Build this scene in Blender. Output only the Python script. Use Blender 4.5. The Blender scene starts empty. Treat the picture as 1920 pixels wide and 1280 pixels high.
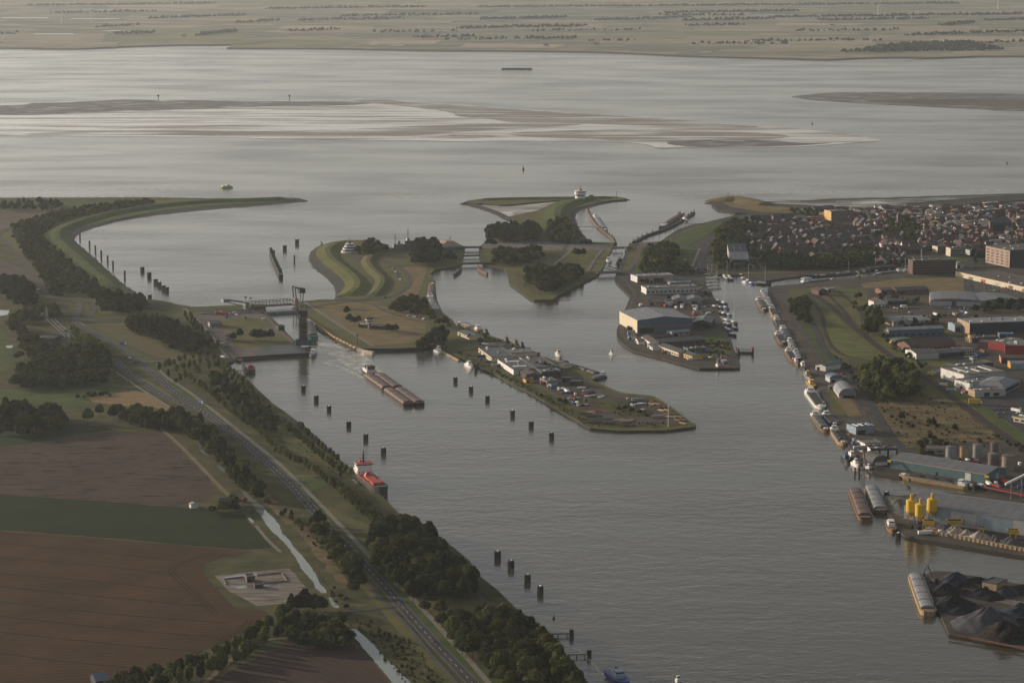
import bpy, math, random
import numpy as np
from math import sin, cos, pi, radians, atan2, hypot
from mathutils import Vector
from mathutils.geometry import tessellate_polygon
S = bpy.context.scene
C = S.collection
RND = random.Random(7)
# ------------------------------------------------------------------ camera
F = 4800.0; CH = 480.0
PITCH = math.atan((640 + 144) / F)
cp, sp = cos(PITCH), sin(PITCH)
def P(px, py, z=2.0):
    u = (px - 960) / F; v = -(py - 640) / F
    d = (u, cp + v * sp, -sp + v * cp)
    t = (z - CH) / d[2]
    return (d[0] * t, d[1] * t, z)
cam = bpy.data.cameras.new('camera'); cam.lens = F / 1920 * 36; cam.sensor_width = 36
cam.clip_start = 5; cam.clip_end = 200000
co = bpy.data.objects.new('camera', cam); C.objects.link(co)
co.location = (0, 0, CH); co.rotation_euler = (pi / 2 - PITCH, 0, 0)
S.camera = co
# ------------------------------------------------------------------ light
SUN_AZ = radians(-62)      # measured from straight ahead, negative = left
SUN_EL = radians(13)
sd = Vector((sin(SUN_AZ) * cos(SUN_EL), cos(SUN_AZ) * cos(SUN_EL), sin(SUN_EL)))
sl = bpy.data.lights.new('sun', 'SUN'); sl.energy = 4.9; sl.angle = radians(0.6); sl.color = (1, .83, .64)
so = bpy.data.objects.new('sun', sl); C.objects.link(so)
so.rotation_euler = sd.to_track_quat('Z', 'Y').to_euler(); so.location = (0, 0, 900)
w = bpy.data.worlds.new("World"); S.world = w; w.use_nodes = True
wn = w.node_tree.nodes; wl = w.node_tree.links
bg = wn['Background']; sky = wn.new('ShaderNodeTexSky'); sky.sky_type = 'NISHITA'; sky.sun_disc = False
sky.sun_elevation = SUN_EL; sky.sun_rotation = SUN_AZ; sky.altitude = 0
sky.dust_density = 3.5; sky.air_density = 1.0; sky.ozone_density = 1.0
hs = wn.new('ShaderNodeHueSaturation'); hs.inputs['Saturation'].default_value = 0.42
wl.new(sky.outputs[0], hs.inputs['Color'])
tcw = wn.new('ShaderNodeTexCoord'); mpw = wn.new('ShaderNodeMapping'); mpw.inputs['Scale'].default_value = (1, 1, 5); wl.new(tcw.outputs['Generated'], mpw.inputs[0])
nzw = wn.new('ShaderNodeTexNoise'); nzw.inputs['Scale'].default_value = 2.6; nzw.inputs['Detail'].default_value = 5; wl.new(mpw.outputs[0], nzw.inputs[0])
mrw = wn.new('ShaderNodeMapRange'); mrw.inputs[1].default_value = .35; mrw.inputs[2].default_value = .65; mrw.inputs[3].default_value = .15; mrw.inputs[4].default_value = .5; wl.new(nzw.outputs[0], mrw.inputs[0])
mxw = wn.new('ShaderNodeMix'); mxw.data_type = 'RGBA'; wl.new(mrw.outputs[0], mxw.inputs[0]); wl.new(hs.outputs[0], mxw.inputs[6])
spw = wn.new('ShaderNodeSeparateXYZ'); wl.new(tcw.outputs['Generated'], spw.inputs[0])
mhw = wn.new('ShaderNodeMapRange'); mhw.inputs[1].default_value = .03; mhw.inputs[2].default_value = .32; wl.new(spw.outputs[2], mhw.inputs[0])
vcw = wn.new('ShaderNodeMix'); vcw.data_type = 'RGBA'; wl.new(mhw.outputs[0], vcw.inputs[0]); vcw.inputs[6].default_value = (5.6, 5.35, 4.95, 1); vcw.inputs[7].default_value = (1.9, 1.88, 1.85, 1)
dtw = wn.new('ShaderNodeVectorMath'); dtw.operation = 'DOT_PRODUCT'; wl.new(tcw.outputs['Generated'], dtw.inputs[0]); dtw.inputs[1].default_value = sd
mdw = wn.new('ShaderNodeMapRange'); mdw.inputs[1].default_value = .2; mdw.inputs[2].default_value = .9; mdw.inputs[3].default_value = .78; mdw.inputs[4].default_value = 1.9; wl.new(dtw.outputs['Value'], mdw.inputs[0])
mlw = wn.new('ShaderNodeVectorMath'); mlw.operation = 'SCALE'; wl.new(vcw.outputs[2], mlw.inputs[0]); wl.new(mdw.outputs[0], mlw.inputs['Scale'])
wl.new(mlw.outputs[0], mxw.inputs[7])   # thin evening cloud
wl.new(mxw.outputs[2], bg.inputs[0])
bg.inputs[1].default_value = 0.15
S.view_settings.view_transform = 'Standard'; S.view_settings.look = 'None'
S.view_settings.exposure = -0.17; S.view_settings.gamma = 1
S.cycles.use_denoising = True
S.cycles.max_bounces = 5; S.cycles.diffuse_bounces = 2; S.cycles.glossy_bounces = 3
S.cycles.transmission_bounces = 2; S.cycles.volume_bounces = 1; S.cycles.transparent_max_bounces = 6
S.cycles.sample_clamp_indirect = 4
# ------------------------------------------------------------------ materials
MATS = {}
def newmat(name):
    m = bpy.data.materials.new(name); m.use_nodes = True; MATS[name] = m
    return m, m.node_tree.nodes, m.node_tree.links, m.node_tree.nodes['Principled BSDF']
def mixc(n, l, fac, a, b):
    x = n.new('ShaderNodeMix'); x.data_type = 'RGBA'
    if fac is not None:
        if isinstance(fac, (int, float)): x.inputs[0].default_value = fac
        else: l.new(fac, x.inputs[0])
    for i, c in ((6, a), (7, b)):
        if isinstance(c, tuple): x.inputs[i].default_value = (*c, 1) if len(c) == 3 else c
        else: l.new(c, x.inputs[i])
    return x.outputs[2]
def ramp(n, l, src, a, b, ca=0.0, cb=1.0):
    r = n.new('ShaderNodeMapRange'); r.inputs[1].default_value = a; r.inputs[2].default_value = b
    r.inputs[3].default_value = ca; r.inputs[4].default_value = cb; l.new(src, r.inputs[0]); return r.outputs[0]
def noise(n, l, scale=1.0, detail=4, sx=1, sy=1, rz=0, coord='Object', rough=.55):
    tc = n.new('ShaderNodeTexCoord'); mp = n.new('ShaderNodeMapping')
    mp.inputs['Scale'].default_value = (sx, sy, 1); mp.inputs['Rotation'].default_value = (0, 0, rz)
    l.new(tc.outputs[coord], mp.inputs[0]); t = n.new('ShaderNodeTexNoise')
    t.inputs['Scale'].default_value = scale; t.inputs['Detail'].default_value = detail; t.inputs['Roughness'].default_value = rough
    l.new(mp.outputs[0], t.inputs[0]); return t.outputs[0]
def mat(name, col, rough=.8, var=.25, scale=.15, col2=None, metal=0.0, rand=0.0, sx=1, sy=1, rz=0, spec=.3, bump=0, detail=4):
    if name in MATS: return MATS[name]
    m, n, l, b = newmat(name)
    c2 = col2 if col2 else tuple(c * (1 - var * 1.3) for c in col)
    c1 = col if col2 else tuple(min(1, c * (1 + var)) for c in col)
    f = noise(n, l, scale, detail, sx, sy, rz)
    f2 = ramp(n, l, f, .32, .68)
    c = mixc(n, l, f2, c1, c2)
    if rand:
        oi = n.new('ShaderNodeObjectInfo'); h = n.new('ShaderNodeHueSaturation')
        l.new(ramp(n, l, oi.outputs['Random'], 0, 1, 1 - rand, 1 + rand), h.inputs['Value'])
        l.new(ramp(n, l, oi.outputs['Random'], 0, 1, .5 - rand * .05, .5 + rand * .05), h.inputs['Hue'])
        l.new(c, h.inputs['Color']); c = h.outputs[0]
    l.new(c, b.inputs['Base Color'])
    b.inputs['Roughness'].default_value = rough; b.inputs['Metallic'].default_value = metal
    b.inputs['Specular IOR Level'].default_value = spec
    if bump:
        bp = n.new('ShaderNodeBump'); bp.inputs['Strength'].default_value = .6; bp.inputs['Distance'].default_value = bump
        l.new(f, bp.inputs['Height']); l.new(bp.outputs[0], b.inputs['Normal'])
    return m
# ------------------------------------------------------------------ mesh builder
class MB:
    def __init__(s): s.v = []; s.f = []; s.m = []; s.mi = 0
    def add(s, vs, fs):
        o = len(s.v); s.v += [tuple(p) for p in vs]; s.f += [tuple(i + o for i in f) for f in fs]; s.m += [s.mi] * len(fs); return s
    def box(s, cx, cy, z0, lx, ly, h, rz=0, tx=1.0, ty=1.0):
        c, q = cos(rz), sin(rz); vs = []
        for z, a, b in ((z0, 1, 1), (z0 + h, tx, ty)):
            for ix, iy in ((-.5, -.5), (.5, -.5), (.5, .5), (-.5, .5)):
                x, y = ix * lx * a, iy * ly * b; vs.append((cx + x * c - y * q, cy + x * q + y * c, z))
        return s.add(vs, [(3, 2, 1, 0), (4, 5, 6, 7), (0, 1, 5, 4), (1, 2, 6, 5), (2, 3, 7, 6), (3, 0, 4, 7)])
    def cyl(s, cx, cy, z0, r, h, n=12, r2=None, cap=True):
        r2 = r if r2 is None else r2; vs = []
        for z, rr in ((z0, r), (z0 + h, r2)):
            for i in range(n): vs.append((cx + rr * cos(2 * pi * i / n), cy + rr * sin(2 * pi * i / n), z))
        fs = [(i, (i + 1) % n, n + (i + 1) % n, n + i) for i in range(n)]
        if cap: fs += [tuple(range(n, 2 * n)), tuple(range(n - 1, -1, -1))]
        return s.add(vs, fs)
    def bar(s, a, b, w, h=None):
        h = h or w; a = Vector(a); b = Vector(b); d = (b - a); L = d.length; d.normalize()
        up = Vector((0, 0, 1)) if abs(d.z) < .95 else Vector((1, 0, 0))
        x = d.cross(up).normalized() * w / 2; y = x.cross(d).normalized() * h / 2
        vs = [a - x - y, a + x - y, a + x + y, a - x + y, b - x - y, b + x - y, b + x + y, b - x + y]
        return s.add(vs, [(0, 1, 2, 3), (7, 6, 5, 4), (0, 4, 5, 1), (1, 5, 6, 2), (2, 6, 7, 3), (3, 7, 4, 0)])
    def prism(s, poly, z0, z1, top=True, bottom=False):
        n = len(poly); a = sum(poly[i][0] * poly[(i + 1) % n][1] - poly[(i + 1) % n][0] * poly[i][1] for i in range(n))
        if a < 0: poly = poly[::-1]
        vs = [(p[0], p[1], z0) for p in poly] + [(p[0], p[1], z1) for p in poly]
        fs = [(i, (i + 1) % n, n + (i + 1) % n, n + i) for i in range(n)]
        if top:
            for t in tessellate_polygon([[Vector((p[0], p[1], 0)) for p in poly]]):
                t = list(t)
                A, B, D = [poly[k] for k in t]
                if (B[0]-A[0])*(D[1]-A[1]) - (B[1]-A[1])*(D[0]-A[0]) < 0: t = t[::-1]
                fs.append(tuple(n + k for k in t))
        return s.add(vs, fs)
    def build(s, name, m, parent=None, loc=None, rz=None, smooth=False):
        me = bpy.data.meshes.new(name); me.from_pydata(s.v, [], s.f)
        ms = m if isinstance(m, (list, tuple)) else [m]
        for q in ms: me.materials.append(q)
        if len(ms) > 1: me.polygons.foreach_set('material_index', s.m)
        if smooth: me.polygons.foreach_set('use_smooth', [True] * len(s.f))
        me.update()
        o = bpy.data.objects.new(name, me); C.objects.link(o)
        if parent: o.parent = parent
        if loc: o.location = loc
        if rz is not None: o.rotation_euler = (0, 0, rz)
        return o
def tag(o, label, cat, group=None, kind=None):
    if label: o['label'] = label
    if cat: o['category'] = cat
    if group: o['group'] = group
    if kind: o['kind'] = kind
    return o
def thing(name, label, cat, loc=(0, 0, 0), rz=0, group=None):
    o = bpy.data.objects.new(name, None); C.objects.link(o); o.location = loc; o.rotation_euler = (0, 0, rz)
    o.empty_display_size = 1
    return tag(o, label, cat, group)
def dup(root, loc, rz=0, sc=None, label=None, group=None):
    r = root.copy(); C.objects.link(r); r.location = loc; r.rotation_euler = (0, 0, rz)
    if sc: r.scale = sc if isinstance(sc, tuple) else (sc, sc, sc)
    if label: r['label'] = label
    if group: r['group'] = group
    for ch in root.children:
        c = ch.copy(); C.objects.link(c); c.parent = r
        for g in ch.children:
            d = g.copy(); C.objects.link(d); d.parent = c
    return r
def pl(pts, z=2.0):          # photo outline -> ground points; a third number is the height of that point
    return [P(p[0], p[1], p[2] if len(p) > 2 else z) for p in pts]
def smooth_line(pts, k=4, closed=False):
    n = len(pts); out = []
    for i in range(n if closed else n - 1):
        g = (lambda j: pts[j % n]) if closed else (lambda j: pts[min(max(j, 0), n - 1)])
        a, b, c, d = g(i - 1), g(i), g(i + 1), g(i + 2)
        for q in range(k):
            t = q / k
            out.append(tuple(.5 * (2 * b[e] + (c[e] - a[e]) * t + (2 * a[e] - 5 * b[e] + 4 * c[e] - d[e]) * t * t + (3 * b[e] - a[e] - 3 * c[e] + d[e]) * t ** 3) for e in range(3)))
    if not closed: out.append(pts[-1])
    return out
def rough_poly(pts, amp, seg=14.0, seed=1):
    r = random.Random(seed); out = []
    n = len(pts)
    for i in range(n):
        a, b = pts[i], pts[(i + 1) % n]; L = hypot(b[0]-a[0], b[1]-a[1]); k = max(1, min(60, int(L / seg)))
        for q in range(k):
            t = q / k; j = 0 if q == 0 else amp
            out.append((a[0] + (b[0]-a[0]) * t + r.uniform(-j, j), a[1] + (b[1]-a[1]) * t + r.uniform(-j, j), a[2]))
    return out
_ZC = [0]
def sheet(name, pts, z, m, amp=0, seg=14, k=0, kind='structure', label=None, seed=3):
    _ZC[0] += 1; z = z + (_ZC[0] % 97) * .0006
    w_ = pl(pts, z)
    if k: w_ = smooth_line(w_, k, True)
    if amp: w_ = rough_poly(w_, amp, seg, seed)
    vs = [(p[0], p[1], z) for p in w_]; fs = []
    for t in tessellate_polygon([[Vector((p[0], p[1], 0)) for p in vs]]):
        t = list(t); A, B, D = [vs[q] for q in t]
        if (B[0]-A[0])*(D[1]-A[1]) - (B[1]-A[1])*(D[0]-A[0]) < 0: t = t[::-1]
        fs.append(tuple(t))
    mb = MB(); mb.add(vs, fs); o = mb.build(name, m); tag(o, label, None, None, kind); return o
def resample(pts, n):
    L = [0]
    for a, b in zip(pts, pts[1:]): L.append(L[-1] + hypot(b[0]-a[0], b[1]-a[1]))
    out = []; j = 0
    for i in range(n):
        t = L[-1] * i / (n - 1)
        while j < len(L) - 2 and L[j + 1] < t: j += 1
        f = (t - L[j]) / max(1e-6, L[j + 1] - L[j]); a, b = pts[j], pts[j + 1]
        out.append(tuple(a[e] + (b[e] - a[e]) * f for e in range(3)))
    return out
def offset_line(pts, d):
    out = []
    for i, p in enumerate(pts):
        a = pts[max(0, i - 1)]; b = pts[min(len(pts) - 1, i + 1)]
        dx, dy = b[0]-a[0], b[1]-a[1]; L = hypot(dx, dy) or 1
        out.append((p[0] - dy / L * d, p[1] + dx / L * d, p[2]))
    return out
def ribbon_mb(mb, line, wd, z, dz=0):
    a = offset_line(line, wd / 2); b = offset_line(line, -wd / 2); n = len(line)
    vs = [(p[0], p[1], z) for p in a] + [(p[0], p[1], z) for p in b]
    mb.add(vs, [(i, n + i, n + i + 1, i + 1) for i in range(n - 1)])
def ribbon(name, pts, wd, z, m, k=6, kind='structure', hz=2.0, off=0):
    ln = smooth_line(pl(pts, hz), k) if k else pl(pts, hz)
    if off: ln = offset_line(ln, off)
    _ZC[0] += 1; z = z + (_ZC[0] % 97) * .0009
    mb = MB(); ribbon_mb(mb, ln, wd, z); o = mb.build(name, m); tag(o, None, None, None, kind); return ln
def mound(name, pts, wd, crest, h, m, z0=2.0, k=6, kind='structure', seed=1):      # grassy dyke: trapezoid ridge
    ln = smooth_line(pl(pts, z0), k); n = len(ln); r = random.Random(seed); vs = []
    prof = [(-wd / 2, 0), (-crest / 2, h), (crest / 2, h), (wd / 2, 0)]
    for i, p in enumerate(ln):
        e = min(1, i / 2.0, (n - 1 - i) / 2.0); e = max(0, e)
        for o_, hh in prof:
            q = offset_line(ln, o_)[i] if False else None
            a = ln[max(0, i - 1)]; b = ln[min(n - 1, i + 1)]; dx, dy = b[0]-a[0], b[1]-a[1]; L = hypot(dx, dy) or 1
            vs.append((p[0] - dy / L * o_, p[1] + dx / L * o_, z0 + .1 + hh * e))
    fs = []
    for i in range(n - 1):
        for j in range(3): fs.append((i * 4 + j, i * 4 + j + 1, i * 4 + j + 5, i * 4 + j + 4)[::-1])
    mb = MB(); mb.add(vs, fs); o = mb.build(name, m); tag(o, None, None, None, kind); return o
# ================================================================== SETTING
_mat = mat
def mat(name, col, rough=.8, var=.25, scale=.15, col2=None, **k):
    q = .8; k.setdefault('spec', .08)
    return _mat(name, tuple(c * q for c in col), rough, var, scale, tuple(c * q for c in col2) if col2 else None, **k)
G = {}
G['meadow'] = mat('meadow', (.085, .105, .034), .95, col2=(.16, .135, .055), scale=.03, detail=8, spec=.1)
G['rough'] = mat('rough_grass', (.040, .052, .020), .95, col2=(.125, .110, .046), scale=.045, detail=9, spec=.1)
G['green'] = mat('green_grass', (.050, .085, .022), .95, col2=(.105, .125, .036), scale=.04, detail=8, spec=.1)
G['bright'] = mat('bright_grass', (.165, .165, .050), .95, col2=(.095, .110, .034), scale=.05, detail=6, spec=.1)
G['dark'] = mat('dark_crop', (.026, .042, .016), .95, col2=(.038, .058, .020), scale=.03, sx=1, sy=6, rz=.1, detail=6, spec=.1)
G['dry'] = mat('dry_grass', (.27, .19, .095), .95, col2=(.13, .115, .055), scale=.05, sx=1, sy=2, detail=8, spec=.1)
G['straw'] = mat('straw', (.30, .20, .10), .95, col2=(.21, .15, .075), scale=.05, sx=1, sy=3, detail=6, spec=.1)
G['scrub'] = mat('scrub_ground', (.24, .165, .085), .95, col2=(.06, .062, .030), scale=.03, sx=1, sy=2.2, detail=9, spec=.1)
G['stone'] = mat('dark_basalt', (.036, .034, .032), .9, col2=(.070, .066, .058), scale=.25, detail=6, spec=.2)
G['asphalt'] = mat('asphalt', (.070, .068, .072), .8, var=.18, scale=.06, detail=5)
G['asphalt2'] = mat('pale_asphalt', (.105, .097, .088), .85, var=.2, scale=.08, detail=6)
G['path'] = mat('concrete_path', (.24, .22, .185), .85, var=.12, scale=.1)
G['conc'] = mat('concrete', (.20, .185, .16), .85, var=.25, scale=.08, detail=7)
G['wall'] = mat('quay_wall', (.055, .050, .046), .85, col2=(.10, .085, .07), scale=.12, detail=6)
G['yard'] = mat('yard_paving', (.062, .056, .048), .9, col2=(.125, .105, .085), scale=.05, detail=8)
G['town'] = mat('town_ground', (.055, .056, .042), .9, col2=(.10, .092, .08), scale=.05, detail=7)
G['ballast'] = mat('rail_ballast', (.050, .040, .036), .95, col2=(.080, .062, .052), scale=.1, detail=5)
G['white'] = mat('road_paint', (.55, .54, .52), .7, var=.08, scale=.2)
G['sandy'] = mat('bare_sand', (.27, .20, .14), .95, col2=(.19, .145, .095), scale=.04, detail=6)
G['mudd'] = mat('dark_mud', (.15, .125, .10), .6, col2=(.24, .205, .165), scale=.01, sx=1, sy=5, detail=9)
# fields with drill rows and bare streaks
def field_mat(name, c1, c2, cs, rz, row=.12, streak=.0):
    m, n, l, b = newmat(name)
    f = noise(n, l, .012, 6, 1, 3, rz); c = mixc(n, l, ramp(n, l, f, .35, .65), c1, c2)
    tc = n.new('ShaderNodeTexCoord'); mp = n.new('ShaderNodeMapping'); mp.inputs['Rotation'].default_value = (0, 0, rz)
    l.new(tc.outputs['Object'], mp.inputs[0]); wv = n.new('ShaderNodeTexWave'); wv.bands_direction = 'Y'
    wv.inputs['Scale'].default_value = .045; wv.inputs['Distortion'].default_value = .6; wv.inputs['Detail'].default_value = 2
    l.new(mp.outputs[0], wv.inputs[0])
    k = ramp(n, l, wv.outputs[0], .78, 1.0, 0, row)
    c = mixc(n, l, k, c, cs)
    f3 = noise(n, l, .3, 6, .5, 2, rz); c = mixc(n, l, ramp(n, l, f3, .42, .7, 0, .5), c, cs); f4 = noise(n, l, .02, 5); c = mixc(n, l, ramp(n, l, f4, .4, .65, 0, .35), c, tuple(min(1, q * 1.35) for q in c1))
    if streak:
        f2 = noise(n, l, .055, 5, .6, 2.2, rz * .5, rough=.6)
        c = mixc(n, l, ramp(n, l, f2, .56, .63, 0, streak), c, cs)
    l.new(c, b.inputs['Base Color']); b.inputs['Roughness'].default_value = .95; b.inputs['Specular IOR Level'].default_value = .05
    return m
G['f1'] = field_mat('ploughed_field', (.094, .066, .055), (.074, .054, .045), (.022, .016, .014), .08, .25, .9)
G['f2'] = field_mat('green_crop', (.024, .033, .013), (.030, .040, .015), (.018, .026, .011), -.12, .45)
G['f3'] = field_mat('brown_wheat', (.078, .046, .026), (.062, .038, .022), (.034, .021, .015), -.16, .75)
G['f4'] = field_mat('plum_soil', (.070, .048, .040), (.060, .042, .036), (.040, .027, .023), .9, .6)
# ------------------------------------------------------------------ water
def water_mat(name, base, r0, r1, bs=1.0):
    m, n, l, b = newmat(name)
    tc = n.new('ShaderNodeTexCoord')
    def nz(sx, sy, sc, det, rz=0, rough=.5):
        mp = n.new('ShaderNodeMapping'); mp.inputs['Scale'].default_value = (sx, sy, 1); mp.inputs['Rotation'].default_value = (0, 0, rz)
        l.new(tc.outputs['Object'], mp.inputs[0]); t = n.new('ShaderNodeTexNoise'); t.inputs['Scale'].default_value = sc
        t.inputs['Detail'].default_value = det; t.inputs['Roughness'].default_value = rough; l.new(mp.outputs[0], t.inputs[0]); return t.outputs[0]
    calm = nz(1, 2.2, .0026, 4, .3, .5)                   # wind lanes: smooth and ruffled areas
    b.inputs['Base Color'].default_value = (*base, 1)
    l.new(ramp(n, l, calm, .35, .65, r0, r1), b.inputs['Roughness'])
    b.inputs['IOR'].default_value = 1.33; b.inputs['Specular IOR Level'].default_value = .5
    w1 = nz(.8, 1.3, .075, 3, .12); w2 = nz(1, 1.5, .2, 2, -.15); w3 = nz(.6, 1.6, .012, 4, .2)
    ad = n.new('ShaderNodeMath'); ad.operation = 'MULTIPLY_ADD'; l.new(w1, ad.inputs[0]); ad.inputs[1].default_value = 2.2; l.new(w2, ad.inputs[2])
    ad2 = n.new('ShaderNodeMath'); ad2.operation = 'MULTIPLY_ADD'; l.new(w3, ad2.inputs[0]); ad2.inputs[1].default_value = 3.5; l.new(ad.outputs[0], ad2.inputs[2])
    bp = n.new('ShaderNodeBump'); bp.inputs['Distance'].default_value = bs
    l.new(ramp(n, l, calm, .32, .68, .10, .45), bp.inputs['Strength'])
    l.new(ad2.outputs[0], bp.inputs['Height']); l.new(bp.outputs[0], b.inputs['Normal'])
    return m
WAT = water_mat('estuary_water', (.060, .053, .036), .05, .2, .7)
POND = water_mat('ditch_water', (.20, .22, .20), .05, .12, .1)
mb = MB(); mb.add([(-32000, -700, 0), (32000, -700, 0), (32000, 61000, 0), (-32000, 61000, 0)], [(0, 1, 2, 3)])
tag(mb.build('water', WAT), None, None, None, 'structure')
# foam streaks and wakes
m, n, l, b = newmat('foam'); b.inputs['Base Color'].default_value = (.80, .76, .70, 1); b.inputs['Roughness'].default_value = .6
f = noise(n, l, .09, 7, 1, 1, 0, rough=.7); tr = n.new('ShaderNodeBsdfTransparent'); mx = n.new('ShaderNodeMixShader')
l.new(ramp(n, l, f, .40, .64, 0, .65), mx.inputs[0]); l.new(tr.outputs[0], mx.inputs[1]); l.new(b.outputs[0], mx.inputs[2])
l.new(mx.outputs[0], n['Material Output'].inputs[0])
FOAM = m
def foam(pts, wds, z=.06):
    ln = pl(pts, 0); ln = smooth_line(ln, 6); nn = len(ln); vs = []; fs = []
    for i, p in enumerate(ln):
        t = i / (nn - 1) * (len(wds) - 1); j = min(int(t), len(wds) - 2); wd = wds[j] + (wds[j+1] - wds[j]) * (t - j)
        a = ln[max(0, i-1)]; q = ln[min(nn-1, i+1)]; dx, dy = q[0]-a[0], q[1]-a[1]; L = hypot(dx, dy) or 1
        vs += [(p[0] - dy/L*wd/2, p[1] + dx/L*wd/2, z), (p[0] + dy/L*wd/2, p[1] - dx/L*wd/2, z)]
    for i in range(nn - 1): fs.append((2*i, 2*i+1, 2*i+3, 2*i+2))
    mb = MB(); mb.add(vs, fs); o = mb.build('wake_foam', FOAM); tag(o, None, None, None, 'stuff')
foam([(704, 702), (682, 689), (657, 669), (634, 650), (612, 628)], [22, 30, 36, 44, 30])
foam([(700, 700), (685, 688), (668, 674)], [10, 14, 8], .13)
foam([(688, 712), (650, 694), (610, 680)], [2, 7, 10], .08)

foam([(1150, 1290), (1090, 1222), (1040, 1205)], [2, 3, 2], .08)
foam([(940, 130), (1100, 130.6), (1280, 131), (1560, 136)], [6, 14, 12, 8])
foam([(413, 351), (330, 354), (200, 356), (0, 358)], [5, 16, 14, 10])
foam([(1147, 665), (1180, 669), (1220, 675)], [1, 3, 2])
for a in ([(0, 369.5), (150, 369), (300, 369.3), (400, 370)], [(640, 372), (700, 371), (880, 370)], [(1240, 366), (1300, 363), (1400, 362), (1560, 360), (1900, 356)]):
    foam(a, [8, 20, 22, 8], .05)
# ------------------------------------------------------------------ far shore
m, n, l, b = newmat('hazed_polder'); FARM = m  # far ground tones pale and close together, haze put into their colours
tc = n.new('ShaderNodeTexCoord'); mp = n.new('ShaderNodeMapping'); mp.inputs['Scale'].default_value = (.0022, .0042, 1); mp.inputs['Rotation'].default_value = (0, 0, .12)
nn_ = n.new('ShaderNodeTexNoise'); nn_.inputs['Scale'].default_value = .0016; l.new(tc.outputs['Object'], nn_.inputs[0])
vm = n.new('ShaderNodeVectorMath'); vm.operation = 'MULTIPLY_ADD'; l.new(nn_.outputs['Color'], vm.inputs[0]); vm.inputs[1].default_value = (260, 260, 0); l.new(tc.outputs['Object'], vm.inputs[2])
l.new(vm.outputs[0], mp.inputs[0]); vo = n.new('ShaderNodeTexVoronoi'); vo.distance = 'CHEBYCHEV'; vo.inputs['Scale'].default_value = 1; vo.inputs['Randomness'].default_value = .85
l.new(mp.outputs[0], vo.inputs[0]); sx_ = n.new('ShaderNodeSeparateColor'); l.new(vo.outputs['Color'], sx_.inputs[0])
cr = n.new('ShaderNodeValToRGB'); cr.color_ramp.interpolation = 'CONSTANT'; E = cr.color_ramp.elements
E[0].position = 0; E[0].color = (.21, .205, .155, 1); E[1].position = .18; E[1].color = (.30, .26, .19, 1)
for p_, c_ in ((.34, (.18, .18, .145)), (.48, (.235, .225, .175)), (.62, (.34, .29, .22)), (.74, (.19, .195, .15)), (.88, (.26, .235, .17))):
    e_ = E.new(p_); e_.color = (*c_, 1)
l.new(sx_.outputs[0], cr.inputs[0])
f = noise(n, l, .004, 8, 1, 3); c = mixc(n, l, ramp(n, l, f, .5, .62, 0, .6), cr.outputs[0], (.085, .095, .07))
l.new(c, b.inputs['Base Color']); b.inputs['Roughness'].default_value = .95; b.inputs['Specular IOR Level'].default_value = .05
shore = [(-900, 95), (0, 92.5), (60, 93.5), (140, 94), (185, 92), (250, 89), (300, 87.5), (345, 86.5), (420, 86), (470, 82.5), (512, 80.5), (520, 81), (480, 84), (447, 89), (424, 92.5), (480, 93), (560, 93), (640, 93.5), (700, 95), (820, 97), (1000, 98), (1150, 101), (1280, 107), (1420, 111), (1500, 113.2), (1560, 114.5), (1620, 111), (1700, 110), (1730, 111.5), (1780, 110), (1830, 108.5), (1920, 107.5), (2900, 107)]
sw = smooth_line(pl(shore, 0), 3)
for z_, ox, nm_, mm_ in ((3.0, 26, 'terrain', FARM), ):
    poly = [(p[0], p[1] + 34, 0) for p in sw] + [(32000, 12000, 0), (32000, 60500, 0), (-32000, 60500, 0), (-32000, 12000, 0)]
    mb = MB(); mb.prism(poly, -1, 3.0); tag(mb.build('terrain', FARM), None, None, None, 'structure')
mb = MB(); k_ = len(sw); mb.add([(p[0], p[1], -.4) for p in sw] + [(p[0], p[1] + 38, 4.2) for p in sw] + [(p[0], p[1] + 50, 3.02) for p in sw], [(i, i+1, k_+i+1, k_+i) for i in range(k_-1)] + [(k_+i, k_+i+1, 2*k_+i+1, 2*k_+i) for i in range(k_-1)])
tag(mb.build('sea_dyke', mat('far_dyke', (.10, .092, .075), .9, var=.3, scale=.004)), None, None, None, 'structure')
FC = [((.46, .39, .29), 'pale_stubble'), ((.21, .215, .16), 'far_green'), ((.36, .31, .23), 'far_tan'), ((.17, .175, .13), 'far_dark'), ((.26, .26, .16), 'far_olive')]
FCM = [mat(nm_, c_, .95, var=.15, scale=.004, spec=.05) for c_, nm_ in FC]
for (a, b_, t, q, k_) in [(0, 235, 62, 88, 2), (190, 470, 52, 80, 4), (430, 640, 74, 90, 4), (0, 110, 38, 45, 1), (230, 500, 30, 38, 2), (640, 820, 62, 70, 1), (690, 830, 74, 82, 0), (820, 1120, 64, 71, 4), (860, 1060, 82, 89, 0), (1120, 1300, 74, 81, 2), (1180, 1420, 60, 66, 4), (1300, 1470, 49, 55, 2), (1280, 1560, 68, 74, 2), (1430, 1640, 84, 92, 2), (1450, 1620, 43, 47, 0), (1620, 1760, 66, 73, 2), (1740, 1930, 70, 76, 0), (1560, 1900, 52, 57, 2), (1770, 1990, 60, 66, 1), (1560, 1700, 96, 101, 4), (1780, 1960, 88, 96, 2), (900, 1090, 46, 52, 2), (520, 700, 48, 54, 0), (1180, 1360, 88, 97, 1), (1330, 1450, 99, 104, 4), (1000, 1180, 30, 35, 3), (1700, 1900, 20, 26, 2), (1400, 1640, 22, 27, 1), (720, 940, 18, 25, 3), (200, 420, 8, 14, 0), (480, 760, 6, 11, 4), (1150, 1500, 6, 11, 2)]:
    sheet('field', [(a, q), (b_ - 20, q + 1.2), (b_, t + 1.4), (a + 14, t)], 3.25, FCM[k_])
mb = MB()
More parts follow.
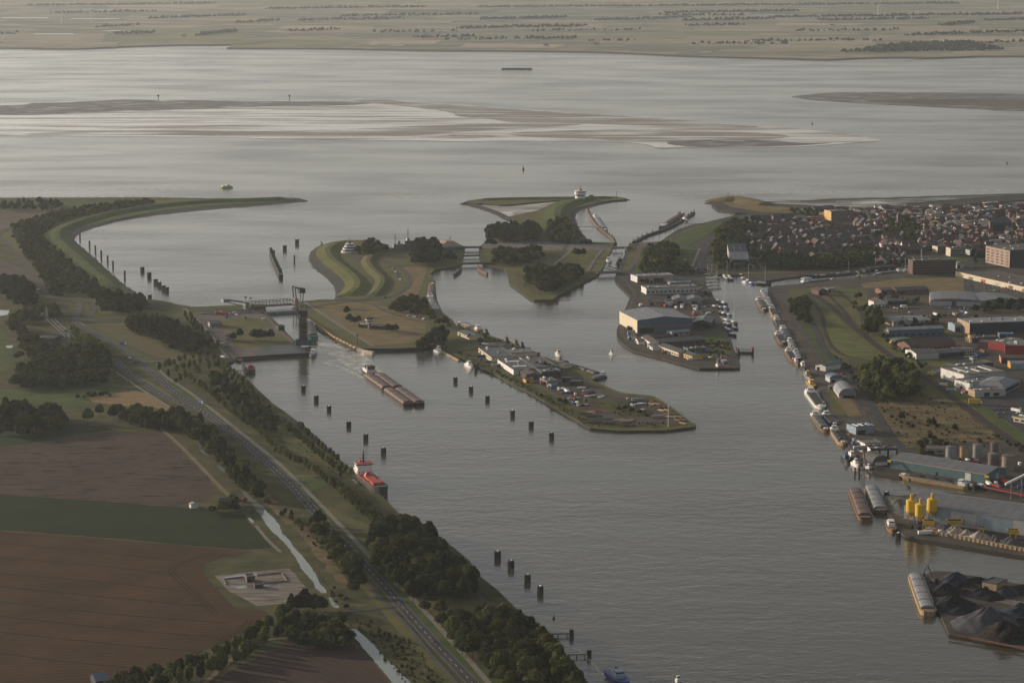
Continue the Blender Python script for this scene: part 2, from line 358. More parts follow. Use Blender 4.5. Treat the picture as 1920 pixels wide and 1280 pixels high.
for a, b_, y_ in ((130, 225, 35.5), (60, 140, 64), (190, 235, 58), (690, 712, 83.3), (727, 760, 85), (1310, 1336, 97.5), (0, 92, 33.5)):
    q = pl([(a, y_ + .5), (b_, y_ + .6), (b_ - 4, y_ - .5), (a + 6, y_ - .4)], 3.5); mb.add(q, [(0, 1, 2, 3)])
tag(mb.build('pond_water', POND), None, None, None, 'structure')
# ------------------------------------------------------------------ sandbanks
def tidal(name, wet, dry, a, b_, sc, sx, sy, rz=0, sp=.5):  # wet tone kept pale: reflected sky put partly into its colour
    m, n, l, bb = newmat(name); f = noise(n, l, sc, 7, sx, sy, rz, rough=.5)
    k = ramp(n, l, f, a, b_); l.new(mixc(n, l, k, wet, dry), bb.inputs['Base Color'])
    l.new(ramp(n, l, k, 0, 1, .10, .7), bb.inputs['Roughness']); bb.inputs['Specular IOR Level'].default_value = sp
    bp = n.new('ShaderNodeBump'); bp.inputs['Distance'].default_value = 1.0; bp.inputs['Strength'].default_value = .35; l.new(f, bp.inputs['Height']); l.new(bp.outputs[0], bb.inputs['Normal'])
    return m
T1 = tidal('wet_sand', (.48, .43, .37), (.22, .19, .16), .46, .66, .0045, .5, 3.4, .05, 1.0)
T2 = tidal('sand_ridge', (.36, .32, .27), (.20, .175, .145), .36, .56, .004, .8, 5.5, -.05)
T3 = tidal('dark_flat', (.34, .31, .27), (.085, .075, .066), .34, .46, .012, 1, 5, .1)
bank = [(-500, 200), (0, 196), (60, 193), (120, 191), (190, 187.5), (240, 186), (310, 187), (400, 188), (520, 189), (620, 189), (660, 186), (700, 186), (760, 190), (850, 196), (960, 204), (1080, 212), (1200, 219), (1280, 224), (1340, 230), (1420, 236), (1480, 240), (1580, 250), (1630, 258), (1654, 264), (1600, 268), (1520, 274), (1440, 277), (1380, 277.5), (1280, 277), (1240, 279), (1215, 272), (1180, 268), (1100, 266), (950, 264), (860, 265.5), (800, 264), (640, 262), (400, 258), (250, 256), (140, 255), (0, 254), (-500, 252)]
sheet('sandbank', bank, .35, T1, k=3, amp=9, seg=45)
sheet('sandbank', [(-400, 199), (0, 197.5), (60, 194), (120, 192), (190, 188.5), (240, 187), (310, 188), (400, 189), (520, 190), (640, 190.5), (700, 192), (660, 197), (560, 199), (450, 201), (390, 204), (300, 207), (210, 209), (120, 213), (60, 216), (0, 216), (-400, 216)], .5, T3, k=3, amp=10, seg=45)
sheet('sandbank', [(660, 188), (700, 187), (760, 191), (850, 197), (960, 205), (1080, 213), (1200, 220), (1280, 225), (1340, 231), (1420, 237), (1400, 239), (1330, 237), (1240, 236), (1130, 233), (1040, 230), (960, 229), (925, 224), (860, 218), (845, 211), (790, 203), (720, 195), (690, 192)], .5, T2, k=3, amp=11, seg=45)
sheet('sandbank', [(60, 250), (180, 246), (330, 244.5), (480, 246), (600, 244), (700, 240), (800, 236), (900, 232.5), (1000, 232), (1090, 232.5), (1060, 236), (960, 241), (850, 248), (780, 254), (640, 256.5), (420, 254.5), (200, 253), (60, 253)], .5, T2, k=3, amp=11, seg=45)
sheet('sandbank', [(835, 255), (870, 252), (915, 254), (930, 256), (890, 259), (845, 259)], .5, T2, k=3, amp=11, seg=45)
sheet('sandbank', [(960, 249), (1060, 245), (1170, 243), (1280, 246), (1420, 249), (1480, 256), (1420, 262), (1300, 266), (1200, 264), (1100, 260), (980, 256)], .5, tidal('ripple_flat', (.31, .28, .235), (.20, .175, .145), .4, .5, .006, .6, 5, .12), k=3)
sheet('sandbank', [(1250, 267), (1330, 262), (1440, 263), (1500, 268), (1560, 268), (1480, 273.5), (1380, 275.5), (1290, 275)], .52, T3, k=3, amp=10, seg=45)
sheet('sandbank', [(1484, 181), (1520, 177.5), (1560, 174), (1640, 173), (1760, 173.6), (1920, 176), (2500, 182), (2500, 212), (1920, 208), (1850, 205), (1760, 201), (1640, 195), (1540, 188.5), (1500, 184)], .4, T3, k=3, amp=10, seg=45)
sheet('sandbank', [(1620, 188), (1760, 186), (1920, 188), (1920, 199), (1780, 197), (1680, 193)], .5, mat('plain_sand', (.16, .135, .105), .8, var=.15, scale=.004), k=3)
sheet('mudflat', [(1392, 385), (1400, 375.5), (1480, 374.5), (1560, 372), (1650, 370), (1790, 366), (1920, 362), (2300, 357), (2300, 378), (1920, 380), (1760, 388), (1600, 391), (1480, 392), (1410, 389)], .4, tidal('mud_flat', (.30, .27, .225), (.075, .068, .058), .40, .52, .012, 1, 6, .05), k=0)
sheet('mudflat', [(1500, 376), (1560, 373.5), (1660, 370.6), (1790, 366.6), (1920, 362.8), (1920, 364.5), (1800, 368.3), (1660, 373), (1560, 376.5), (1500, 378)], .6, G['stone'])
# ------------------------------------------------------------------ land bodies
LZ = 2.0
def land(pts, m, name='ground', z=LZ, sm=0, wallm=None):
    w_ = pl(pts, 0)
    poly = [(p[0], p[1]) for p in w_]
    mb = MB(); n0 = len(poly); a = sum(poly[i][0] * poly[(i + 1) % n0][1] - poly[(i + 1) % n0][0] * poly[i][1] for i in range(n0))
    mb.prism(poly, -1.5, z); mb.m = [1] * n0 + [0] * (len(mb.f) - n0)
    o = mb.build(name, [m, wallm or G['wall']]); tag(o, None, None, None, 'structure'); return o
def revet(outer, inner, z1=LZ, m=None, name='stone_revetment', k=4, seed=2):
    A = smooth_line(pl(outer, 0), k); B = smooth_line(pl(inner, z1), k); N = max(len(A), len(B)) * 2
    A = resample(A, N); B = resample(B, N); r = random.Random(seed); vs = []
    for i in range(N):
        for t in (0, .33, .66, 1):
            e = 0 if t == 1 else 1
            vs.append((A[i][0] * (1-t) + B[i][0] * t + r.uniform(-2, 2) * e, A[i][1] * (1-t) + B[i][1] * t + r.uniform(-2, 2) * e, -.5 * (1-t) + (z1 + .12) * t + r.uniform(0, .3) * e))
    fs = [(i*4+j, i*4+j+1, i*4+j+5, i*4+j+4) for i in range(N-1) for j in range(3)]
    mb = MB(); mb.add(vs, fs); tag(mb.build(name, m or G['stone']), None, None, None, 'structure')
Z2 = 2.0
west_inner = [(560, 372.5), (480, 379), (400, 383), (340, 388), (280, 396), (220, 408), (175, 420), (140, 431), (122, 441), (122, 450), (140, 470), (170, 497), (190, 512), (220, 535), (250, 557), (268, 566)]
west_outer = [(581, 379), (540, 382), (480, 388), (400, 394.5), (340, 400), (280, 407), (220, 417), (170, 431), (150, 440), (144, 448), (150, 457), (180, 482), (217, 517), (240, 536), (265, 553), (284, 564)]
t3 = lambda L: [(p[0], p[1], Z2) for p in L]
land([(-900, 372, Z2), (0, 371, Z2), (60, 372, Z2), (140, 370.5, Z2), (285, 370, Z2), (400, 372, Z2), (520, 371, Z2)] + t3(west_inner) +
     [(284, 564), (310, 567), (332, 573), (362, 578), (437, 575), (472, 573), (497, 573), (500, 590), (520, 608), (556, 645), (582, 667), (442, 676), (430, 684), (436, 694), (451, 704), (465, 714), (479, 729), (512, 760), (541, 780), (569, 802), (597, 825), (633, 861), (659, 884), (681, 901), (709, 926), (757, 975), (810, 1005), (850, 1030), (880, 1055), (896, 1081), (935, 1112), (969, 1146), (1002, 1171), (1016, 1191), (1053, 1230), (1098, 1278), (1160, 1345), (1300, 1500), (-1400, 1500)], G['rough'])
revet(west_outer, west_inner)
revet([(-200, 373), (0, 373), (140, 372), (285, 372), (400, 374), (540, 372), (570, 374), (581, 379)], [(-200, 371), (0, 371), (140, 370.5), (285, 370), (400, 372), (540, 371), (560, 372), (562, 373)], seed=5)
# middle island with the long peninsula
mid_out = [(624, 562), (627, 553), (625, 545), (622, 535), (607, 520), (590, 507), (580, 495), (577, 482), (581, 472), (590, 464), (607, 457), (630, 451.5), (660, 449.5), (690, 449.5), (710, 454), (729, 459), (727, 465)]
mid_in = [(640, 561), (648, 548), (647, 537), (640, 523), (622, 510), (605, 497), (596, 485), (596, 475), (601, 463), (612, 458), (632, 452.5), (660, 450.5), (690, 450.5), (706, 455), (716, 458), (722, 463)]
land(t3(mid_in[::-1]) + [(600, 564), (560, 568), (563, 590), (590, 612), (644, 650), (672, 659), (700, 659), (795, 656), (815, 647), (853, 664), (891, 686), (917, 695), (955, 720), (990, 736), (1034, 761), (1060, 778), (1107, 806), (1159, 811), (1247, 810), (1302, 803), (1305, 799),
     (1293, 789, Z2), (1261, 764, Z2), (1226, 742, Z2), (1162, 735, Z2), (1110, 712, Z2), (1127, 707), (1133, 704), (1066, 684, Z2), (996, 661, Z2), (961, 642, Z2), (926, 631, Z2), (856, 610, Z2), (847, 598, Z2), (830, 586, Z2), (820, 567), (817, 545), (817, 530), (807, 516), (815, 508), (855, 502), (866, 500), (871, 470), (872, 462, Z2), (824, 456, Z2), (770, 466, Z2), (755, 467, Z2), (733, 465, Z2)], G['meadow'])
revet(mid_out, mid_in, seed=7)
revet([(1110, 806), (1060, 779), (1034, 762), (990, 737), (955, 721), (917, 696)], [(1114, 801), (1066, 772), (1038, 756), (996, 730), (960, 714), (922, 690)], 2.15, G['green'], 'grass_bank', seed=9)
# island between the two older locks, with the spit
land([(899, 462, Z2), (912, 452, Z2), (940, 445, Z2), (962, 440, Z2), (975, 423, Z2), (958, 412), (952, 408), (970, 405), (1007, 397), (1052, 377), (985, 383), (937, 387), (905, 383), (892, 384), (872, 383), (892, 374, Z2), (970, 371.5, Z2), (1077, 369.5, Z2), (1105, 369.5, Z2), (1157, 368.5, Z2), (1176, 374, Z2), (1145, 376, Z2), (1110, 382, Z2), (1080, 390, Z2), (1065, 400, Z2), (1062, 412, Z2), (1070, 430, Z2), (1086, 444, Z2), (1102, 450), (1110, 456), (1152, 457), (1149, 466), (1140, 483), (1130, 505), (1121, 518), (1117, 521), (1080, 538), (1047, 556), (1037, 564), (1002, 565), (995, 563), (955, 533), (952, 516), (945, 506), (927, 503), (908, 500), (900, 490), (898, 470)], G['meadow'])
revet([(1186, 376), (1145, 382), (1110, 390), (1090, 396), (1082, 405), (1084, 415), (1092, 432), (1102, 446), (1110, 454)], [(1160, 370), (1120, 376), (1085, 385), (1066, 394), (1060, 405), (1062, 416), (1070, 432), (1084, 446), (1094, 453)], seed=11)
revet([(860, 383), (892, 391), (920, 400), (942, 411), (952, 416)], [(884, 378), (900, 385), (930, 395), (952, 405), (962, 409)], seed=12)
revet([(860, 383), (880, 385), (905, 384), (937, 388), (985, 384), (1040, 378)], [(892, 375), (900, 376), (910, 379), (937, 381), (985, 378), (1040, 373)], seed=13)
revet([(860, 383), (875, 377), (892, 374), (970, 372), (1077, 370), (1157, 369), (1186, 376)], [(868, 381), (890, 375), (896, 374), (970, 371), (1077, 369), (1150, 368.5), (1170, 373)], seed=14)
sheet('mudflat', [(893, 386), (915, 385), (950, 387), (985, 384), (1052, 376), (1010, 397), (970, 407), (956, 408), (935, 397)], .3, T1, k=2)
sheet('mudflat', [(960, 400), (985, 390), (1040, 379), (1030, 385), (1005, 396), (975, 404)], .4, T2, k=2)
# east bank: town and industry
land([(1335, 388), (1334, 379), (1345, 373, Z2), (1362, 371, Z2), (1385, 372, Z2), (1405, 378, Z2), (1420, 380, Z2), (1500, 384, Z2), (1610, 390, Z2), (1703, 383, Z2), (1800, 374, Z2), (1920, 363, Z2), (2500, 330, Z2), (2500, 376), (1920, 377), (1878, 381), (1878, 390), (1920, 388), (2500, 388), (2500, 500), (1760, 503), (1724, 509, Z2), (1679, 503), (1630, 508), (1604, 514), (1569, 518), (1501, 520), (1475, 523), (1439, 529), (1411, 532), (1395, 519), (1354, 517), (1322, 520), (1325, 541), (1333, 548), (1340, 562), (1349, 595), (1364, 627), (1372, 643), (1378, 664), (1388, 686), (1387, 693), (1370, 692), (1311, 693), (1242, 674), (1187, 660), (1167, 647), (1157, 635), (1156, 622), (1165, 600), (1182, 558), (1155, 531), (1152, 523), (1160, 506), (1177, 466), (1180, 458), (1192, 456, Z2), (1240, 452, Z2), (1250, 446), (1270, 433), (1295, 424), (1320, 420), (1380, 405), (1412, 402), (1378, 401), (1345, 396)], G['town'])
land([(1439, 541), (1455, 538), (1501, 535), (1569, 526), (1611, 523), (1639, 519), (1686, 513), (1724, 511), (1760, 505), (2500, 502), (2500, 1000), (1920, 921), (1850, 911), (1686, 897), (1636, 888), (1613, 878), (1597, 849), (1588, 834), (1571, 803), (1549, 766), (1537, 735), (1518, 710), (1507, 682), (1492, 651), (1476, 625), (1456, 594), (1440, 553)], G['yard'])
revet([(1345, 374), (1334, 380), (1335, 388), (1346, 396), (1378, 401), (1412, 402), (1470, 400)], [(1352, 374), (1348, 379), (1352, 385), (1362, 390), (1390, 395), (1420, 397), (1470, 397)], seed=17)
revet([(1380, 406), (1320, 420), (1295, 424), (1270, 433), (1250, 446), (1246, 453)], [(1390, 404), (1330, 420), (1310, 425), (1285, 434), (1262, 446), (1256, 453)], 2.2, G['sandy'], 'sand_bank', seed=18)
revet([(1700, 385), (1780, 379), (1878, 381), (1920, 378), (2300, 376)], [(1700, 382), (1780, 374.5), (1878, 367), (1920, 363.5), (2300, 350)], 2.4, seed=19)
land([(1653, 937), (1666, 975), (1681, 996), (1697, 1008), (1719, 1014), (1782, 1024), (1850, 1035), (1920, 1046), (2500, 1130), (2500, 990), (1920, 935, Z2), (1790, 923, Z2), (1720, 926, Z2), (1681, 929, Z2)], G['yard'])
land([(1728, 1079, Z2), (1752, 1070, Z2), (1781, 1071, Z2), (1818, 1078, Z2), (1901, 1092, Z2), (2500, 1190, Z2), (2500, 1330), (1920, 1219), (1822, 1199), (1779, 1192), (1757, 1143), (1740, 1106)], mat('coal_yard', (.055, .048, .044), .95, col2=(.105, .088, .076), scale=.05, detail=7))
# ------------------------------------------------------------------ fields and ground cover of the west bank
sheet('field', [(-500, 850), (0, 840), (82, 827), (140, 817), (215, 809), (297, 809), (325, 832), (360, 868), (410, 920), (390, 934), (330, 947), (312, 948), (210, 940), (0, 925), (-500, 890)], 2.06, G['f1'], amp=1.6)
sheet('field', [(-500, 892), (0, 926), (210, 941), (312, 949), (410, 957), (450, 958), (480, 992), (509, 1026), (462, 1030), (400, 1025), (287, 1015), (125, 1002), (0, 993), (-500, 950)], 2.05, G['f2'], amp=1.6)
sheet('field', [(-900, 940), (0, 995), (125, 1004), (287, 1017), (400, 1027), (475, 1034), (420, 1044), (385, 1056), (377, 1064), (384, 1080), (412, 1110), (445, 1140), (500, 1146), (492, 1165), (450, 1186), (400, 1212), (320, 1242), (212, 1290), (120, 1330), (-900, 1330)], 2.06, G['f3'], amp=1.6)
sheet('field', [(538, 1205), (660, 1208), (699, 1240), (733, 1283), (790, 1350), (320, 1350), (380, 1287), (430, 1258)], 2.06, G['f4'], amp=1.6)
sheet('field', [(-500, 402), (0, 394), (75, 390), (150, 387), (110, 393), (75, 405), (25, 424), (0, 433), (-500, 470)], 2.06, mat('tan_field', (.145, .115, .085), .95, var=.12, scale=.02))
sheet('field', [(-500, 376), (0, 376), (150, 378), (285, 372), (430, 374), (300, 384), (180, 386), (0, 390), (-500, 396)], 2.05, G['green'])
sheet('field', [(0, 488), (30, 498), (62, 520), (70, 534), (0, 536), (-200, 540), (-200, 490)], 2.06, mat('grey_field', (.12, .10, .085), .95, var=.12, scale=.02))
sheet('grass_strip', [(20, 430), (25, 446), (42, 466), (44, 482), (55, 494), (85, 532), (76, 532), (60, 512), (42, 494), (20, 466), (2, 442)], 2.1, G['bright'], amp=1)
sheet('grass_strip', [(95, 552), (130, 548), (160, 547), (186, 556), (190, 572), (215, 581), (290, 582), (330, 585), (400, 588), (330, 595), (240, 590), (190, 588), (170, 566), (140, 558)], 2.08, G['bright'], amp=1.5)
sheet('grass_strip', [(150, 425), (220, 411), (280, 399), (340, 391), (400, 386), (480, 381), (556, 374), (400, 374), (290, 376), (230, 387), (160, 402), (110, 418), (90, 440), (100, 460), (130, 486), (165, 512), (200, 534), (218, 534), (186, 511), (138, 471), (119, 450), (120, 440)], 2.07, G['green'], amp=1)
sheet('grass_strip', [(290, 376), (420, 375), (550, 373), (480, 378), (400, 383), (340, 388), (300, 390), (285, 384)], 2.09, G['bright'], amp=1)
sheet('field', [(162, 746), (255, 732), (287, 742), (330, 770), (322, 774), (287, 763), (225, 761), (175, 753)], 2.12, G['straw'], amp=2)
sheet('field', [(175, 612), (237, 604), (250, 627), (287, 632), (315, 657), (375, 662), (407, 664), (395, 672), (295, 671), (262, 656), (212, 633)], 2.08, mat('hay_meadow', (.165, .128, .06), .95, col2=(.10, .095, .042), scale=.02, sx=1, sy=3, detail=7), amp=2)
sheet('field', [(-200, 735), (0, 728), (205, 715), (235, 728), (160, 745), (175, 758), (120, 762), (0, 755), (-200, 770)], 2.05, G['green'], amp=2)
sheet('field', [(-200, 790), (0, 793), (140, 794), (222, 804), (140, 815), (82, 826), (0, 839), (-300, 860)], 2.05, G['dark'])
sheet('field', [(200, 802), (297, 802), (300, 808), (222, 808)], 2.09, G['bright'])
sheet('field', [(-200, 612), (0, 612), (18, 640), (30, 676), (0, 700), (-200, 700)], 2.05, G['green'])
sheet('pond_water', [(-40, 578), (18, 582), (14, 590), (0, 592), (-40, 594)], 2.09, POND)
sheet('pond_water', [(10, 648), (25, 647), (22, 652), (14, 652)], 2.09, POND)
# lawns beside the highway
for L in ([(160, 612), (205, 640), (240, 663), (295, 703), (330, 735), (370, 764), (450, 818), (478, 842), (545, 900), (575, 935), (640, 1003), (700, 1075), (760, 1140), (860, 1250), (920, 1320), (990, 1320), (890, 1238), (800, 1140), (740, 1075), (690, 1030), (640, 985), (600, 942), (548, 885), (470, 815), (420, 780), (345, 725), (300, 697), (262, 660), (200, 625)], ):
    sheet('grass_verge', L, 2.06, G['green'], amp=1)
sheet('grass_verge', [(250, 700), (300, 725), (350, 762), (335, 760), (300, 742), (262, 714)], 2.1, G['bright'])
sheet('grass_verge', [(620, 1010), (680, 1080), (750, 1160), (850, 1270), (880, 1310), (860, 1310), (770, 1210), (690, 1115), (640, 1060), (612, 1020)], 2.1, G['meadow'])
sheet('grass_verge', [(600, 945), (640, 958), (700, 990), (712, 1000), (690, 1003), (660, 985), (625, 970)], 2.1, G['meadow'], amp=2)
sheet('field', [(770, 1112), (860, 1108), (930, 1130), (955, 1146), (900, 1150), (820, 1140)], 2.1, G['meadow'], amp=2)
sheet('grass_verge', [(500, 855), (560, 880), (620, 910), (570, 925), (540, 895), (490, 850)], 2.12, G['green'])
sheet('grass_verge', [(505, 790), (560, 805), (600, 838), (640, 878), (590, 870), (540, 840)], 2.1, G['meadow'], amp=2)
sheet('bare_ground', [(455, 885), (475, 905), (520, 940), (560, 975), (590, 1010), (632, 1060), (650, 1100), (640, 1105), (600, 1050), (560, 1000), (520, 965), (480, 930), (458, 905)], 2.1, G['scrub'], amp=3)
sheet('concrete_slab', [(402, 1079), (470, 1072), (542, 1065), (560, 1085), (584, 1112), (560, 1128), (482, 1136), (450, 1118), (430, 1108)], 2.12, mat('broken_concrete', (.32, .275, .235), .8, col2=(.12, .10, .085), scale=.05, sx=1, sy=4, detail=9), amp=1)
mb = MB()
for a in ([(408, 1083), (445, 1077), (480, 1074), (482, 1078), (430, 1084)], [(438, 1099), (462, 1096), (464, 1101), (448, 1103)], [(487, 1094), (508, 1092), (505, 1097), (488, 1097)]):
    mb.add(pl(a, 2.17), [tuple(range(len(a)))])
tag(mb.build('puddle_water', POND), None, None, None, 'structure')
# ditch
def bandsheet(name, rows, z, m):
    L = [(x - w_ / 2, y) for x, y, w_ in rows]; R = [(x + w_ / 2, y) for x, y, w_ in rows]
    sheet(name, L + R[::-1], z, m, amp=.7, seg=6)
sheet('ditch_bank', [(446, 908), (462, 918), (500, 945), (540, 1000), (575, 1040), (600, 1080), (625, 1110), (660, 1160), (700, 1200), (740, 1245), (800, 1310), (760, 1320), (715, 1260), (660, 1195), (610, 1130), (575, 1095), (550, 1055), (520, 1015), (490, 980), (465, 945)], 2.13, G['rough'], amp=2)
bandsheet('ditch_water', [(453, 916, 3), (461, 927, 9), (472, 938, 13), (483, 947, 16), (492, 960, 17), (502, 970, 22), (513, 985, 24), (520, 998, 16), (535, 1012, 15), (546, 1026, 11), (560, 1042, 15), (575, 1065, 22), (585, 1078, 16), (594, 1093, 11), (600, 1102, 18), (607, 1111, 10)], 2.2, POND)
bandsheet('ditch_water', [(618, 1119, 4), (626, 1130, 10), (632, 1139, 8)], 2.2, POND)
bandsheet('ditch_water', [(662, 1178, 10), (675, 1193, 20), (692, 1213, 26), (708, 1231, 24), (726, 1250, 30), (748, 1273, 34), (775, 1300, 34), (810, 1340, 34)], 2.2, POND)
for a in ([(377, 842, 5), (383, 848, 8), (390, 854, 5)], [(409, 872, 5), (414, 877, 9), (420, 884, 5)], [(467, 970, 4), (471, 975, 7), (475, 980, 4)], [(372, 830, 3), (375, 838, 4)]): bandsheet('ditch_water', a, 2.2, POND)
# lock complex lawns and paving
sheet('paving', [(362, 580), (470, 579), (500, 592), (556, 645), (580, 664), (440, 672), (420, 655), (380, 615)], 2.05, mat('lock_paving', (.13, .115, .105), .85, col2=(.20, .165, .145), scale=.05, detail=7))
sheet('grass_strip', [(412, 602), (440, 597), (500, 597), (512, 612), (480, 620), (440, 622), (415, 616)], 2.1, G['meadow'])
sheet('grass_strip', [(425, 626), (520, 622), (545, 642), (520, 650), (440, 652)], 2.1, G['meadow'])
sheet('grass_strip', [(362, 579), (440, 576), (470, 575), (468, 579), (400, 584), (368, 586)], 2.09, G['green'])
sheet('grass_strip', [(602, 451), (616, 470), (636, 498), (668, 520), (680, 538), (672, 550), (650, 560), (642, 560), (650, 545), (648, 532), (636, 516), (612, 500), (602, 486), (600, 470)], 2.12, G['bright'], amp=1.5)
sheet('grass_strip', [(755, 500), (785, 497), (800, 503), (790, 540), (780, 558), (755, 562), (740, 560), (765, 540), (772, 520)], 2.1, G['dry'], amp=1.5)
sheet('grass_strip', [(585, 568), (660, 566), (760, 580), (800, 600), (795, 640), (690, 648), (640, 622), (590, 590)], 2.06, G['dry'], amp=2)
sheet('grass_strip', [(566, 572), (580, 570), (620, 600), (690, 645), (686, 650), (650, 646), (600, 612), (566, 590)], 2.1, G['meadow'])
sheet('grass_strip', [(954, 512), (975, 505), (985, 530), (1002, 552), (1037, 552), (1078, 530), (1113, 518), (1080, 535), (1047, 553), (1037, 560), (1002, 561), (960, 532)], 2.1, G['bright'], amp=.8)
sheet('grass_strip', [(1000, 408), (1020, 398), (1050, 385), (1075, 378), (1068, 388), (1040, 400), (1022, 412), (1028, 425), (1028, 442), (1012, 445), (1014, 430), (1004, 416)], 2.2, G['bright'], amp=1)
sheet('grass_strip', [(1181, 468), (1195, 468), (1180, 500), (1168, 506)], 2.08, G['meadow'])
sheet('grass_strip', [(1205, 462), (1230, 460), (1300, 462), (1300, 508), (1190, 512)], 2.07, G['green'])
sheet('grass_strip', [(1256, 452), (1285, 434), (1310, 425), (1340, 419), (1400, 406), (1400, 415), (1345, 430), (1310, 450), (1290, 460), (1256, 456)], 2.3, G['green'], amp=1)
sheet('grass_strip', [(1352, 378), (1365, 373), (1390, 374), (1412, 384), (1500, 391), (1540, 393), (1500, 400), (1430, 398), (1370, 388)], 2.5, G['dry'], amp=1)
sheet('grass_strip', [(1450, 395), (1510, 392), (1600, 392), (1640, 394), (1560, 399), (1500, 400)], 2.55, G['bright'])
mound('grass_dyke', [(1350, 379), (1366, 374), (1392, 375), (1410, 381), (1440, 384)], 60, 14, 5, G['dry'])
sheet('grass_strip', [(1325, 514), (1480, 512), (1600, 509), (1660, 503), (1660, 498), (1500, 506), (1330, 508)], 2.12, G['meadow'])
mound('grass_dyke', [(895, 375.5), (960, 373.5), (1040, 372.5), (1100, 372), (1150, 371)], 26, 6, 3, G['green'])
mound('grass_dyke', [(1100, 373), (1075, 380), (1050, 392), (1045, 405), (1048, 425), (1062, 442)], 44, 10, 4, G['green'])
mound('grass_dyke', [(545, 373.5), (470, 376.5), (400, 379), (330, 384), (270, 391), (210, 401), (160, 414), (118, 430), (106, 445), (120, 464), (155, 494), (180, 516), (215, 543)], 40, 8, 4.5, G['green'])
mound('grass_dyke', [(640, 456), (624, 462), (614, 474), (626, 492), (650, 510), (668, 528), (668, 542), (652, 556)], 34, 8, 4, G['bright'])
mound('grass_dyke', [(700, 478), (690, 492), (700, 508), (716, 524), (714, 540), (700, 556)], 22, 6, 3.5, G['meadow'])
# east bank
sheet('grass_strip', [(1478, 556), (1500, 546), (1560, 538), (1618, 542), (1640, 575), (1700, 628), (1770, 680), (1860, 750), (1960, 815), (1960, 885), (1880, 815), (1800, 760), (1740, 738), (1700, 745), (1650, 740), (1600, 690), (1560, 665), (1530, 630), (1500, 585)], 2.03, G['meadow'], amp=2)
sheet('grass_strip', [(1660, 588), (1800, 596), (1960, 586), (1960, 612), (1800, 622), (1770, 630), (1670, 612)], 2.03, G['rough'], amp=2)
sheet('grass_strip', [(1440, 505), (1600, 498), (1700, 488), (1760, 482), (1850, 474), (1850, 486), (1790, 492), (1700, 500), (1600, 507), (1440, 512)], 2.03, G['green'], amp=1)
sheet('grass_strip', [(1730, 514), (1812, 512), (1812, 520), (1700, 520)], 2.03, G['green'], amp=1)
sheet('grass_strip', [(1478, 560), (1500, 545), (1560, 548), (1600, 560), (1640, 580), (1640, 600), (1700, 660), (1760, 720), (1850, 790), (1960, 870), (1960, 815), (1860, 750), (1770, 680), (1700, 628), (1650, 590), (1620, 545), (1560, 535), (1480, 545)], 2.06, G['meadow'], amp=2)
sheet('grass_strip', [(1550, 580), (1570, 590), (1590, 625), (1640, 660), (1625, 672), (1590, 668), (1560, 650), (1548, 620)], 2.1, G['bright'], amp=1)
sheet('grass_strip', [(1500, 600), (1520, 612), (1545, 650), (1555, 678), (1530, 668), (1506, 630)], 2.1, G['green'], amp=1)
sheet('grass_strip', [(1640, 620), (1700, 665), (1760, 705), (1800, 742), (1860, 790), (1930, 838), (1930, 822), (1860, 768), (1790, 715), (1730, 680), (1680, 640), (1650, 608)], 2.12, G['green'], amp=1)
sheet('scrub_ground', [(1628, 752), (1700, 740), (1740, 735), (1790, 755), (1830, 790), (1880, 825), (1860, 832), (1780, 828), (1700, 840), (1660, 800), (1640, 775)], 2.08, G['scrub'], amp=3)
sheet('grass_strip', [(1600, 700), (1640, 750), (1690, 815), (1710, 845), (1760, 835), (1700, 800), (1660, 740), (1720, 740), (1740, 720), (1640, 680), (1590, 672)], 2.06, G['rough'], amp=3)
sheet('grass_strip', [(1548, 718), (1575, 722), (1590, 745), (1580, 780), (1560, 768)], 2.08, G['meadow'], amp=1)
sheet('grass_strip', [(1560, 742), (1600, 748), (1625, 778), (1590, 780)], 2.09, G['dry'], amp=1)
sheet('bare_ground', [(1690, 522), (1807, 520), (1808, 545), (1740, 546), (1700, 538), (1620, 540), (1612, 532)], 2.08, G['dry'], amp=1)
sheet('bare_ground', [(1700, 604), (1760, 598), (1880, 592), (1960, 590), (1960, 606), (1830, 612), (1740, 612)], 2.08, mat('rough_plot', (.18, .125, .085), .95, col2=(.10, .09, .055), scale=.03, detail=8), amp=2)
sheet('grass_strip', [(1730, 676), (1840, 672), (1850, 682), (1790, 688), (1740, 688)], 2.08, G['meadow'], amp=1)
sheet('paving', [(1780, 512), (1960, 520), (1960, 566), (1830, 548)], 2.07, G['asphalt2'])
sheet('paving', [(1740, 690), (1800, 690), (1900, 730), (1960, 760), (1960, 830), (1880, 790), (1800, 742)], 2.07, G['asphalt'])
sheet('paving', [(1480, 548), (1506, 600), (1530, 650), (1560, 700), (1590, 760), (1620, 820), (1650, 860), (1625, 872), (1592, 832), (1552, 764), (1510, 680), (1460, 592), (1444, 552)], 2.05, mat('quay_paving', (.080, .070, .060), .85, col2=(.135, .112, .092), scale=.06, detail=7))
sheet('paving', [(1160, 600), (1190, 560), (1300, 540), (1330, 560), (1360, 640), (1380, 690), (1310, 690), (1242, 670), (1170, 645)], 2.05, G['yard'])
sheet('grass_strip', [(1320, 620), (1360, 628), (1372, 660), (1330, 672), (1318, 645)], 2.1, G['green'], amp=1)
sheet('paving', [(1240, 452), (1178, 508), (1170, 508), (1195, 462), (1200, 456)], 2.09, mat('brick_paving', (.16, .118, .105), .85, var=.2, scale=.06))
sheet('paving', [(905, 457), (1010, 452), (1140, 460), (1146, 470), (905, 466)], 2.09, G['conc'])
